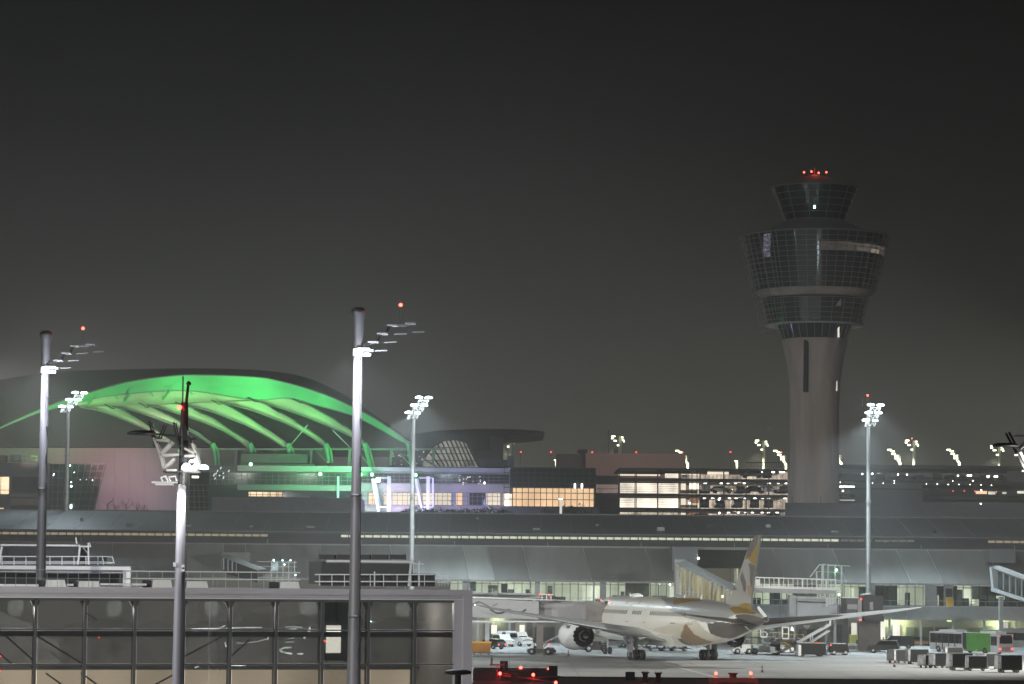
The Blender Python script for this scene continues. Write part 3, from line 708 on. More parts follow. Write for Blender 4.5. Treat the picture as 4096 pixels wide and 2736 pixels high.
m.prism([(P(x,y,620).x, P(x,y,620).z) for x, y in out_], 0, 40); m.build('roof_slab', mat('dark_wing_roof', (.045,.045,.045), .9), B)
pb(B, 620, 'wall', mat('grey_rear_wall', (.13,.13,.125), .9), 1900, 1744, 2010, 2180, 10, 2)
# glazed lens
B = bld('glazed_lens', 'rounded glass lens building with slanting ribs lit from within', 'building', 585)
outl = [(1688,1866),(1710,1820),(1740,1786),(1775,1766),(1820,1760),(1862,1772),(1890,1806),(1915,1866)]
pp = [P(x,y,585) for x, y in outl]; m = MB(); m.prism([(p.x, p.z) for p in pp], 0, 8); m.build('glass_skin', emit('lens_glow', (.95,.92,.74), .22, .8, .35), B)
m = MB()
for i in range(13):
    xt = 1700 + i*17; f = lambda x: interp(outl, x)
    m.bar(P(xt, f(xt)-2, 584.7)-Vector((0,585,0)), P(min(xt+44, 1915), 1866, 584.7)-Vector((0,585,0)), .32)
for y in (1790, 1815, 1842): 
    xa = min(x for x, yy in [(xx, interp(outl, xx)) for xx in range(1688,1916,4)] if yy <= y); xb = max(x for x, yy in [(xx, interp(outl, xx)) for xx in range(1688,1916,4)] if yy <= y)
    m.bar(P(xa,y,584.5)-Vector((0,585,0)), P(xb,y,584.5)-Vector((0,585,0)), .16)
m.build('slanted_rib', A['mull'], B)
pb(B, 585, 'base', A['conc_dk'], 1640, 1866, 1930, 2180, 8, -.5); pb(B, 585, 'side_glazing', A['glass_dk'], 1560, 1800, 1690, 1870, 6, 1)
m = MB()
for k in range(18):
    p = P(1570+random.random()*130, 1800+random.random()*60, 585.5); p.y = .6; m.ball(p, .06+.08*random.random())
m.build('glint_mark', emit('lens_glint', (1,.98,.9), .9), B)
# ================================================================== car parks
def car_shell(style=0):               # body silhouette, 4.4 m long, along x
    m = MB(); h = 1.45 if style == 0 else 1.75
    low = [(-2.2,.35),(-2.2,.85),(-1.95,.98),(-1.5,h-.02),(.35,h),(1.05,1.0),(2.0,.85),(2.2,.6),(2.2,.35)] if style == 0 else \
          [(-2.2,.4),(-2.2,1.1),(-2.05,1.2),(-1.9,h-.03),(.3,h),(1.1,1.12),(2.0,1.0),(2.2,.7),(2.2,.4)]
    m.prism(low, -.88, .88)
    for x in (-1.4, 1.4):
        m.lathe([(.01,-.92),(.33,-.92),(.33,.92),(.01,.92)], (x,0,.33), 12, 1, 'y')
    m.prism([(x*.93, .15+z*.9) for x, z in low[2:6]], -.9, .9, 2)
    return m
CARCOL = [A['carbody_d'], A['carbody_s'], mat('white_car_paint', (.6,.6,.6), .3, coat=.5), mat('red_car_paint', (.25,.03,.02), .3, coat=.5), mat('blue_car_paint', (.03,.05,.12), .3, coat=.5)]
carm = []
for st in (0, 1):
    for c in CARCOL[:5]:
        o = car_shell(st).build('parked_car', [c, A['rubber'], A['carglass']]); carm.append(o.data); bpy.data.objects.remove(o)
GY = 560.0
CP = thing('lit_car_park', 'brightly lit multi storey car park with open decks left of the control tower', 'car park', (0, GY, 0))
lv = [(1871,1884),(1912,1930),(1974,1990),(2031,2047),(2090,2100)]
for y0, y1 in lv:
    x0 = 2475 if y0 < 1900 else 2475
    pb(CP, GY, 'deck_slab', A['dark'], x0, y0, 3150, y1, 26, -.1)
pb(CP, GY, 'back_wall', E['deck'], 2717, 1884, 3150, 2090, .3, 24)
for i in range(1, 5):
    ya, yb = lv[i-1][1], lv[i][0]
    mt = [None, 'cream_dim', 'cream', 'cream', 'cream_dim'][i]
    if i == 1:
        pb(CP, GY, 'lit_bay', E['cream_dim'], 2475, ya+12, 2640, yb-8, .3, 5)
        pb(CP, GY, 'lit_bay', E['cream'], 2660, ya+10, 2716, yb, .3, 3)
        pb(CP, GY, 'lit_strip', E['cream'], 2720, ya+12, 2800, yb-14, .3, 3); pb(CP, GY, 'lit_strip', E['cream_dim'], 2830, ya+3, 2915, yb-14, .3, 5)
    else:
        pb(CP, GY, 'lit_bay', E[mt], 2475, ya+2, 2716, yb, .3, 1.2)
        n = 6
        for k in range(1, n):
            y = ya + (yb-ya)*k/n; pb(CP, GY, 'louvre_blade', A['mull'], 2475, y-1.6, 2716, y+1.6, .3, .3)
    for k in range(5 if i > 1 else 0):
        x = 2720 + k*2; 
    if i > 1:
        pb(CP, GY, 'stair_wall', E['cream_dim'], 2720, ya+4, 2745, yb-12, .3, 4); pb(CP, GY, 'stair_wall', A['conc'], 2722, ya+30, 2790, yb, .3, 3.5)
        pb(CP, GY, 'stair_wall', emit('pink_orange_wall', (1,.5,.28), .3) if i > 2 else E['cream'], 2758, ya+3, 2795, yb-18, .3, 5)
for x in [2478, 2540, 2545, 2630, 2632, 2716, 2722, 2745, 2752, 2768, 2788, 2800, 2895, 2985, 3075, 3132]:
    w = 4 if x in (2716, 2800, 2895, 2985, 3075) else 2
    pb(CP, GY, 'facade_post', A['mull'], x-w/2, 1874, x+w/2, 2094, .3, -.35)
for x in range(2820, 3150, 16): pb(CP, GY, 'louvre_post', A['mull'], x-.6, 1900, x+.6, 2094, .15, -.3)
for x in (3010,3050,3090,3130): pb(CP, GY, 'ceiling_tube', E['tube'], x-12, 1886, x+8, 1891, .4, 4)
for yy in (1932, 1992, 2049):
    for k in range(11):
        x = 2810+k*33+random.random()*12
        if random.random() < .75: pb(CP, GY, 'ceiling_tube', E['tube'], x-5, yy, x+5, yy+2.6, .4, 4+random.random()*5)
for yy, k0 in ((1998,2876),(2052,2878),(2012,2758)): 
    m = MB(); m.ball(P(k0,yy,GY)-Vector((0,GY,0)), .17); m.build('ceiling_tube', E['lamp'], CP)
m = MB()
for x in range(2985, 3150, 9): m.box(P(x,1850,561).x, P(x,1850,561).x+.1, 0, .15, P(3060,1871,561).z, P(3060,1849,561).z)
m.box(P(2982,1850,561).x, P(3150,1850,561).x, 0, .2, P(3060,1852,561).z, P(3060,1849,561).z); m.build('roof_screen', A['mull'], CP)
for y in (1940, 2005, 2062): lamp('deck_light', 'POINT', P(2950,y,565)-Vector((0,GY,0)), 260, (1,.85,.7), CP, 1)
# dim lower wing with stairs between the glass hall and the car park
B = bld('stair_wing', 'dim stair wing with pinkish railings joining glass hall and car park', 'building', 558)
pb(B, 558, 'wall', A['conc_dk'], 2370, 1902, 2475, 2180, 12, 2); pb(B, 558, 'landing_light', emit('pink_landing', (1,.7,.62), .28, .4), 2382, 1938, 2472, 1972, .3, 1.5)
pgrid(B, 558, 'railing', A['mull'], list(range(2376, 2478, 8)), [1936,1955,1973,2005,2035], .09, -.1)
# right-hand car park, mostly dark
CQ = thing('dark_car_park', 'long dark car park right of the tower with dotted small lamps', 'car park', (0, GY, 0))
for (ya, yb, yc, yd) in ((1853,1868,1868,1884),(1916,1930,1930,1944),(1975,1989,1985,1999)):
    a = P(3340,ya,GY); b = P(4300,yc,GY); m = MB(); m.box(a.x, b.x, 0, 26, P(3700,(yb+yd)/2,GY).z, P(3700,(ya+yc)/2,GY).z); m.build('deck_slab', A['dark'], CQ)
pb(CQ, GY, 'back_wall', A['conc_dk'], 3340, 1876, 4300, 2100, .3, 26)
pb(CQ, GY, 'back_screen', emit('olive_gap_glow', (.75,.75,.55), .055, .3), 3500, 1884, 4025, 1910, .3, 20)
pb(CQ, GY, 'parapet', A['conc_dk'], 3420, 1930, 3690, 2012, .3, -.1)
pb(CQ, GY, 'parapet', A['conc_dk'], 4030, 1885, 4300, 1930, .3, -.1)
pb(CQ, GY, 'parapet', mat('bluish_screen', (.10,.11,.14), .7), 3340, 2003, 4300, 2120, .3, -.4)
pb(CQ, GY, 'louvre_rail', A['dark'], 3340, 1957, 4300, 1960, .3, -.2)
m = None
for x, y, r, mt in ((3449,1896,3.5,'lamp'),(3489,1895,4,'lamp'),(3592,1898,3.5,'lamp'),(3628,1899,3.5,'lamp'),(3490,1933,2,'tube'),(3533,1933,2,'tube'),(3577,1923,2,'tube'),(3577,1933,2,'tube'),
    (3706,1936,2,'tube'),(3749,1936,2.2,'tube'),(3793,1938,2.2,'tube'),(3836,1938,2,'tube'),(3880,1938,2,'tube'),(3924,1940,2,'tube'),(3966,1941,2,'tube'),(3811,1924,2,'tube'),(3892,1923,2.4,'tube'),(3832,1903,4,'lamp'),
    (3925,1961,3.6,'lamp'),(3923,2016,3.6,'lamp'),(3925,2069,2,'tube'),(3987,2073,2,'tube'),(3992,2077,2,'tube'),(3372,1964,4,'lamp'),(3361,1929,2,'tube')):
    mm = MB(); mm.ball(P(x,y,559.4)-Vector((0,GY,0)), r/K(560)*.8); mm.build('deck_lamp', E[mt], CQ)
for x, y, w in ((3515,1896,12),(3878,1902,18),(3953,1905,10),(3984,1906,14)): pb(CQ, GY, 'ceiling_tube', E['tube'], x-w/2, y-2.5, x+w/2, y+2.5, .3, 1)
for x, y in ((3812,1964),(3857,1964),(3900,1965),(3942,1966),(3986,1967),(3812,2017),(3857,2018),(3900,2018),(3943,2020),(3986,2020)):
    mm = MB(); mm.ball(P(x,y,559.4)-Vector((0,GY,0)), .10); mm.build('exit_lamp', E['tail'], CQ)
for x0, x1, y0, y1, mt in ((3904,3948,1964,1976,'warm2'),(3954,3982,1966,1978,'gate'),(4070,4110,1964,1974,'gate_b'),(4010,4026,1968,1976,'gate'),(3345,3418,1944,1948,'tube'),(3345,3418,1999,2002,'gate_b'),(4060,4110,2020,2026,'gate'),(3345,3365,1944,1950,'tube')):
    pb(CQ, GY, 'lit_gap', E[mt], x0, y0, x1, y1, .3, .5)
for x in (3772, 3836, 3945, 3814): pb(CQ, GY, 'roof_post', A['dark'], x-1, 1862, x+1, 1884, .2, 1)
pb(CQ, GY, 'column', emit('lit_column_olive', (.8,.8,.6), .25), 3980, 1906, 3985, 1935, .3, 3)
# cars on the decks
def put_car(k, x, y, Y, rz, lb, grp):
    o = bpy.data.objects.new('parked_car', carm[k % len(carm)]); col.objects.link(o)
    p = P(x, y, Y); o.location = p; o.rotation_euler = (0, 0, rz); return tag(o, lb, 'car', grp)
names = {1: ('parked car on the upper lit deck of the car park left of the tower', 1912, 3000), 2: ('parked car on the second lit deck down of the car park left of the tower', 1974, 2810), 3: ('parked car on the third lit deck down of the car park left of the tower', 2031, 2810), 4: ('parked car on the lowest lit deck of the car park left of the tower', 2090, 2810)}
for lvl, (lb, y, xs) in names.items():
    x = xs + 8; k = 0
    while x < 3135:
        put_car(random.choice([0,1,5,6,7,2,0,4,5]), x, y, GY+2.6, random.choice([1.5,1.62,-1.55]) if random.random() < .6 else random.choice([.25,-.2,3.3]), ORD[k] + ' car from the left on the ' + {1:'upper',2:'second',3:'third',4:'lowest'}[lvl] + ' lit car park deck', 'cars parked on the lit decks'); k += 1
        x += random.choice([56, 60, 70, 100])
o = put_car(3, 3375, 1985, GY+1.5, 1.5, 'orange red van parked on the deck just right of the tower shaft', 'cars parked right of the tower')
x = 3520; k = 0
while x < 4040:
    put_car(random.choice([0,5,4]), x, 1930, GY+2.4, random.choice([1.5, .1, -1.6]), ORD[k] + ' dark car from the left on the upper deck right of the tower', 'cars parked right of the tower'); k += 1; x += random.choice([52, 70, 86])
# low wall, container and green strip in front
B = bld('screen_wall', 'long dark blue grey screen wall below the control tower', 'wall', 530)
pb(B, 530, 'wall_panel', mat('blue_grey_panel', (.11,.115,.135), .7), 3142, 2010, 4300, 2200, 1); pb(B, 530, 'coping', A['paint_g'], 3142, 2098, 4300, 2101, 1.2, -.2)
m = MB()
for x in (3169, 3283, 3560): m.box(P(x,1985,530).x-.05, P(x,1985,530).x+.05, 0, .1, P(x,2012,530).z, P(x,1985,530).z)
m.build('aerial', A['dark'], B)
B = bld('roof_container', 'pale container box on the dark wall at the right', 'container', 528)
pb(B, 528, 'box', A['wall'], 3767, 2067, 3850, 2106, 5); m = MB(); a = P(3767,2067,528); b = P(3850,2106,528)
for k in range(1, 12): m.box(a.x+(b.x-a.x)*k/12, a.x+(b.x-a.x)*k/12+.06, -.05, 0, b.z, a.z)
m.build('corrugation', A['paint_g'], B)
# raised dark roof section in front of the glass terminal
B = bld('rear_roof_block', 'raised flat dark roof block behind the concourse below the green parapet', 'building', 500)
pb(B, 500, 'wall', mat('slate_wall', (.14,.145,.155), .7), 850, 1988, 1440, 2200, 14); pb(B, 500, 'side_wall', A['roof_dark'], 420, 2052, 850, 2200, 14, .4); pb(B, 500, 'side_wall', A['roof_dark'], -300, 2060, 420, 2200, 14, .4)
pb(B, 500, 'side_wall', A['roof_dark'], 1440, 2046, 2060, 2200, 14, .4); pb(B, 500, 'side_wall', A['roof_dark'], 2060, 2076, 4300, 2200, 14, .4)
pb(B, 500, 'parapet_light', A['paint_g'], 1170, 1985, 1240, 1990, 1, -.2)
# shrubs and bare saplings on the terrace
def leaf_cloud(mb, c, rx, rz_, n, s):
    for _ in range(n):
        a = random.random()*6.28; r = random.random()**.5; z = random.random()
        p = Vector((c[0]+rx*r*math.cos(a), c[1]+rx*.6*r*math.sin(a), c[2]+rz_*z*(1-.5*r)))
        d = Vector((random.uniform(-1,1), random.uniform(-1,1), random.uniform(-1,1)))*s; e = Vector((random.uniform(-1,1), random.uniform(-1,1), random.uniform(-1,1)))*s
        mb.add([p-d, p+e, p+d, p-e], [(0,1,2,3)])
for i, (x, w, h) in enumerate(((1625,1.2,1.2),(1668,2.2,1.9),(1712,1.8,1.3),(1760,2.4,1.7),(1810,1.6,1.2),(1850,2.2,1.6),(1905,2.0,1.4),(1960,2.6,1.8),(2010,1.8,1.3),(2215,2.4,1.9),(2270,2.0,2.2),(2320,2.6,2.3))):
    p = P(x, 2062, 520); t = thing('shrub', ORD[i if i < 9 else i-9] + ' dark evergreen shrub from the left before the ' + ('violet wing' if i < 9 else 'warm glass hall'), 'shrub', p, 0, 'terrace shrubs')
    mb = MB(); leaf_cloud(mb, (0,0,.1), w, h, 260, .16); mb.build('foliage', A['foliage'], t)
    mb = MB(); mb.tube([(0,0,-2),(0,0,.6),(.1,0,h*.8)], [.08,.06,.03], 5); mb.build('stem', A['twig'], t)
def sapling(x, y, Y, h, lb):
    p = P(x, y, Y); t = thing('bare_sapling', lb, 'tree', p, 0, 'bare saplings on the terraces'); mb = MB()
    mb.tube([(0,0,-2),(0,0,h*.5),(.1,0,h)], [.09,.06,.02], 5); mb.build('trunk', A['twig'], t); mb = MB()
    for k in range(14):
        z = h*(.25+.7*random.random()); a = random.random()*6.28; l = .4+.8*random.random()
        q = Vector((l*math.cos(a), l*math.sin(a), z+l*.7)); mb.bar((0,0,z), q, .03); mb.bar(q*.7+Vector((0,0,z*.3)), q+Vector((random.uniform(-.3,.3),0,.4)), .025)
    mb.build('crown', A['twig'], t)
for i, x in enumerate((430, 462, 505, 545, 574)): sapling(x, 2064, 545, 1.6+random.random(), ORD[i] + ' bare leafless sapling from the left against the pink hall wall')
for i, x in enumerate((2520, 2560, 2600, 2650, 2700, 2745)): sapling(x, 2092, 550, 1.5+random.random()*1.2, ORD[i] + ' bare leafless sapling from the left before the cream louvred bay')

# ================================================================== floodlight masts
def disc_mast(px, ytop_, ybase, Y, label, base_z=0.0, power=22000, side=1, red=False, sc_=1.0):
    x = P(px, ybase, Y).x if base_z is None else P(px, 2000, Y).x; s = K(440)
    t = thing('floodlight_mast', label, 'floodlight mast', (x, Y, base_z or 0), 0, 'disc lamp masts by the concourse')
    zt = P(px, ytop_+30, Y).z - (base_z or 0)
    m = MB(); m.tube([(0,0,0),(0,0,zt*.5),(0,0,zt)], [.46*sc_,.36*sc_,.27*sc_], 16); m.build('pole', A['steel'], t)
    m = MB()
    for z in (zt*.35, zt*.62): m.lathe([(.40,z-.06),(.47,z-.06),(.47,z+.06),(.40,z+.06)], n=14)
    m.build('pole_collar', A['paint_g'], t)
    heads = [(.75,2.5,1.35),(2.25,2.5,1.32),(.1,0,0),(1.6,0,-.03),(-.65,-2.5,-1.3),(.75,-2.5,-1.3)]
    fr = MB()
    for dx, dy, dz in ((.75,2.5,1.35),(.1,0,0),(-.65,-2.5,-1.3)):
        for (a, b) in (((0,0,-.35),(1.5,0,-.35)),((-.25,-.3,-.95),(1.35,-.3,-.95)),((0,0,-.35),(-.25,-.3,-.95)),((1.5,0,-.35),(1.3,-.3,-.95)),((.2,0,-.35),(.6,-.3,-.95)),((1.0,0,-.35),(.6,-.3,-.95)),((1.0,0,-.35),(1.3,-.3,-.95)),((.2,0,-.35),(-.2,-.3,-.95))):
            fr.bar(Vector((dx+a[0]*side, dy+a[1], zt+dz+a[2])), Vector((dx+b[0]*side, dy+b[1], zt+dz+b[2])), .11)
        fr.bar((0,0,zt-.6), (dx, dy, zt+dz-.9), .12)
    fr.build('head_frame', A['steel'], t)
    for i, (dx, dy, dz) in enumerate(heads):
        m = MB()
        if i == 5: m.box(dx-.4,dx+.4,dy-.3,dy+.3,zt+dz-.12,zt+dz+.12)
        else: m.lathe([(.02,.0),(.55,.04),(.62,.14),(.5,.3),(.2,.38),(.02,.4)], (dx, dy, zt+dz-.1), 20)
        m.build('lamp_head', E['lamp'], t)
    for k, (dx, dy, dz) in enumerate((heads[0], heads[4])):
        lamp('flood', 'SPOT', (dx, dy-.3, zt+dz-.75), power*4.2, (.74,.90,1), t, .3, (dx+ (-12 if k else 6), dy-16, 0), 105, .8)
    lamp('flood_glow', 'POINT', (.2, 0, zt-1.2), power*.55, (.7,.88,1), t, .3)
    if red:
        m = MB(); m.ball((.25,2.5,zt+2.9), .16); m.build('obstruction_light', E['redhot'], t)
        m = MB(); m.bar((.25,2.5,zt+1.2), (.25,2.5,zt+2.8), .05); m.bar((-.6,2.5,zt+3.2),(-.6,2.5,zt+1.2),.04); m.build('light_stem', A['dark'], t)
    return t
disc_mast(3473, 1622, 2370, 440, 'lit disc lamp mast standing right of the control tower', 0, 45000, red=True)
disc_mast(1650, 1592, 2300, 440, 'lit disc lamp mast over the right foot of the green roof', 0, 45000)
disc_mast(265, 1570, 2153, 480, 'thin lit disc lamp mast behind the roof at far left', 14.9, 3500)

def far_mast(px, ytop_, ybase, Y, label, arm=1, red=None, power=60000, kind='arm'):
    s = 1/K(Y); x = P(px, ybase, Y).x; z0 = P(px, ybase, Y).z; zt = P(px, ytop_, Y).z
    t = thing('distant_floodlight_mast', label, 'floodlight mast', (x, Y, 0), 0, 'distant floodlight masts')
    m = MB(); m.tube([(0,0,0),(0,0,zt)], [.6,.35], 8); m.build('pole', A['steel'], t)
    if kind == 'arm':
        pts = [(-38,-18),(-26,-12),(-22,-2),(-12,6),(-10,16)]
        m = MB(); m.bar((0,0,zt-28*s), (-36*s,0,zt+12*s), .3); m.bar((2*s,0,zt-40*s), (2*s,0,zt), .25); m.build('arm', A['dark'], t)
        m = MB()
        for dx, dz in pts: m.box((dx-8)*s, (dx+6)*s, -.6, .6, zt-(dz+2)*s, zt-(dz-3)*s)
        m.build('lamp_row', E['farlamp'], t)
        m = MB(); m.tube([(-6*s,0,zt-22*s),(2*s,-.7,zt-34*s),(3*s,-.7,zt-62*s)], [4*s,4.5*s,3*s], 8); m.build('lit_collar', E['farlamp'], t)
        lx, lz = -20*s, zt-30*s
    elif kind == 'tree':
        m = MB()
        for dx, dz, w in ((-25,-28,9),(-30,-20,5),(-18,-10,7),(13,-14,4),(16,-8,3),(-8,8,4),(10,-24,4)): m.box((dx-w)*s, (dx+w*.6)*s, -.5, .5, zt-(dz+3)*s-28*s, zt-(dz-2)*s-28*s)
        m.build('lamp_row', E['farlamp'], t)
        m = MB(); m.bar((0,0,zt-30*s),(-26*s,0,zt-2*s), .25); m.bar((0,0,zt-36*s),(16*s,0,zt-14*s), .22); m.bar((-6*s,0,zt),(8*s,0,zt), .3); m.build('arm', A['dark'], t)
        lx, lz = -22*s, zt-34*s
    else:
        m = MB(); m.tube([(-6*s,0,zt-2*s),(0,-.8,zt-3*s),(1*s,-.8,zt-26*s)], [2.5*s,4*s,3.5*s], 8); m.build('lit_collar', E['farlamp'], t)
        lx, lz = -4*s, zt-6*s
    lamp('far_flood', 'SPOT', (lx, -1.5, lz-1), power, (1,1,.66), t, .6, (lx-8, -10, 0), 120, .8)
    if red:
        m = MB(); m.ball((red[0]*s, 0, zt+red[1]*s), 2.4*s); m.build('obstruction_light', E['redhot'], t)
    return t
FM = [(2040,1750,1870,'tree','behind the end of the dark wing roof',None),(2480,1745,1812,'tree','rising behind the brown slab building',None),(2748,1822,1872,'arm','at the right end of the brown slab building',None),
      (3055,1762,1850,'tree','left of the tower above the lit car park',None),(3140,1822,1858,'arm','touching the left edge of the tower shaft',(-14,12)),(3362,1820,1880,'arm','touching the right edge of the tower shaft',None),
      (3597,1818,1884,'arm','right of the bright disc lamp mast',(-25,12)),(3656,1762,1840,'tree','with a red light high above the dark car park',(-8,8)),(3834,1818,1888,'arm','in the middle of the dark car park roofline',(-25,12)),(3998,1783,1892,'tree','below the near truss at the right edge',None)]
for px, yt, yb, kd, lb, rd in FM:
    far_mast(px, yt, yb, 760, 'yellowish distant floodlight mast ' + lb, kind=kd, red=rd)
for px, yt, lb in ((2224,1838,'over the dark glass hall'),(2946,1842,'over the lit car park roof')):
    far_mast(px, yt, 1872, 760, 'short bright lamp column ' + lb, kind='short', power=1500)
for ri, (px, py) in enumerate(((2083,1808),(2204,1809),(2369,1809),(2545,1809),(2730,1809),(2922,1808))):
    t = thing('obstruction_lamp_post', ORD[ri] + ' tiny red lamp from the left in the row above the far roofs', 'obstruction lamp', (P(px,py,700).x, 700, 0), 0, 'row of far red lamps')
    z = P(px,py,700).z; m = MB(); m.ball((0,0,z), .17); m.build('red_lamp', E['red'], t); m = MB(); m.bar((0,0,0),(0,0,z-.1), .12); m.build('post', A['dark'], t)
t = thing('lamp_column', 'slim white lit lamp column before the warm glass hall', 'lamp', (P(2243,2080,515).x, 515, 0)); z = P(2243,1998,515).z
m = MB(); m.tube([(0,0,15),(0,0,z)], [.25,.22], 8); m.build('post', emit('lit_post', (1,.98,.9), .75), t); m = MB(); m.box(-.35,.25,-.2,.2,z,z+.15); m.build('lamp_head', E['lamp'], t)

# ================================================================== near floodlight poles with lit collars
def near_pole(px, py_ref, Y, ycap, ycol, label, s=1.0, rw=.24, armdir=1, extra_cap=True):
    x = P(px, py_ref, Y).x; zt = P(px, ycap, Y).z; zc = P(px, ycol, Y).z
    t = thing('near_floodlight_pole', label, 'floodlight pole', (x, Y, 0), 0, 'near floodlight poles')
    m = MB(); m.tube([(0,0,0),(0,0,zc*.22),(0,0,zc*.44),(0,0,zc*.68),(0,0,zc+.1)], [rw*1.85, rw*1.55, rw*1.25, rw*1.1, rw*.95], 24); m.build('pole', mat('galvanised_pole', (.13,.125,.135), .5, .2, var=.12, scale=1, stretch=(1,1,.05)), t)
    m = MB(); m.tube([(0,0,zc+.1),(0,0,zt-.3*s)], [rw*.9, rw*.66], 20); m.build('upper_pole', A['black'], t)  # unlit top of the pole, its darkness put into the material
    for f in (.38, .66):
        m = MB(); z = zc*f; w_ = rw*(1.32 if f < .5 else 1.12); m.lathe([(w_,z-.05),(w_*1.12,z-.05),(w_*1.12,z+.05),(w_,z+.05)], n=20); m.build('flange', A['dark'], t)
    if extra_cap:
        m = MB(); m.lathe([(.05,zt+.28*s),(.25*s,zt+.26*s),(.39*s,zt+.12*s),(.40*s,zt-.05*s),(.30*s,zt-.3*s),(.27*s,zt-1.4*s),(.26*s,zt-1.9*s)], n=18); m.build('cable_head', A['black'], t)
    # collar luminaires
    m = MB(); m.lathe([(rw*.88,zc+.05),(rw*1.0,zc),(rw*1.04,zc-.3*s),(rw*.95,zc-.34*s)], n=20); m.box(0, rw*2.6*armdir, -.35*s, -.1*s, zc-.08*s, zc+.05*s); m.build('collar_lamp', E['collar'], t)
    m = MB()
    m.lathe([(.03,0),(.2*s,.02),(.22*s,.14*s),(.05,.2*s)], (rw*2.0*armdir, -.3*s, zc-.38*s), 14); m.build('lamp_head', E['collar'], t)
    m = MB(); m.box(rw*2.6*armdir, rw*3.4*armdir, -.1, .1, zc-.12*s, zc+.02*s); m.build('side_box', A['steel'], t)
    for a, pw in ((200, 1), (270, 1.3), (335, 1)):
        aa = math.radians(a); d = rw+.5*s
        lamp('collar_flood', 'SPOT', (d*math.cos(aa), d*math.sin(aa), zc-.2*s), 10000*pw*s*s, (.84,.88,1), t, .12, (d*.75*math.cos(aa), d*.75*math.sin(aa), 0), 130, .9)
    # cable ladder arm with slatted steps leaning away
    fr = MB(); st = MB(); pts = []
    m = MB(); m.tube([(rw*1.0,-rw*1.0,3),(rw*1.0,-rw*.75,zc*.5),(rw*.75,-rw*.7,zc-.6)], .035, 6)
    for kz in range(3, int(zc-1), 2): m.box(rw*.7, rw*1.25, -rw*1.2, -rw*.5, kz, kz+.06)
    m.build('cable_run', A['dark'], t)
    steps = [(.55,-.72,.7),(1.2,-1.25,.95),(1.75,-1.7,.9),(2.75,-1.85,.9)]; base = zc
    hs = [(zt-1.58*s), (zt-1.12*s), (zt-.67*s), (zt-.55*s)]; xs = [.8, 1.28, 1.8, 2.75]
    prev = Vector((rw*.8*armdir, 0, zc+.25*s))
    for k in range(4):
        c = Vector((xs[k]*s*armdir, .1*k, hs[k])); st.box(c.x-.28*s, c.x+.28*s, c.y-.3*s, c.y+.3*s, c.z-.04*s, c.z+.04*s)
        fr.bar(prev, c - Vector((.2*s*armdir,0,.1)), .13*s); fr.bar(c - Vector((.2*s*armdir,0,.1)), c + Vector((.2*s*armdir,0,.05)), .07*s)
        fr.bar(c + Vector((.1*s*armdir,0,-.45*s)), c + Vector((.75*s*armdir,0,-.42*s)), .06*s)
        prev = c + Vector((.18*s*armdir, 0, .02))
    st.build('step_plate', mat('dim_step_plate', (.045,.045,.045), .7), t); fr.build('arm', A['dark'], t)  # slat colour darkened so the plates read as dimly lit
    c = Vector((2.22*s*armdir, .3, zt+.45*s)); m = MB(); m.bar((2.22*s*armdir,.3,hs[2]), c, .05*s); m.build('light_stem', A['dark'], t)
    m = MB(); m.ball(c, .095*s); m.build('obstruction_light', E['redhot'], t)
    lamp('beacon_glow', 'POINT', c + Vector((0,0,.25*s)), 90*s*s, (1,.05,.03), t, .15)
    lamp('collar_glow', 'POINT', (rw*2.2*armdir, -1.0*s, zc-1.1*s), 5000*s*s, (.84,.9,1), t, .2)
    return t
near_pole(1428, 1700, 150, 1250, 1398, 'tall thick grey pole with blazing white collar in front of the glass building')
near_pole(174, 1800, 200, 1340, 1470, 'tall grey pole with blazing white collar at the far left', 1.15, .275)

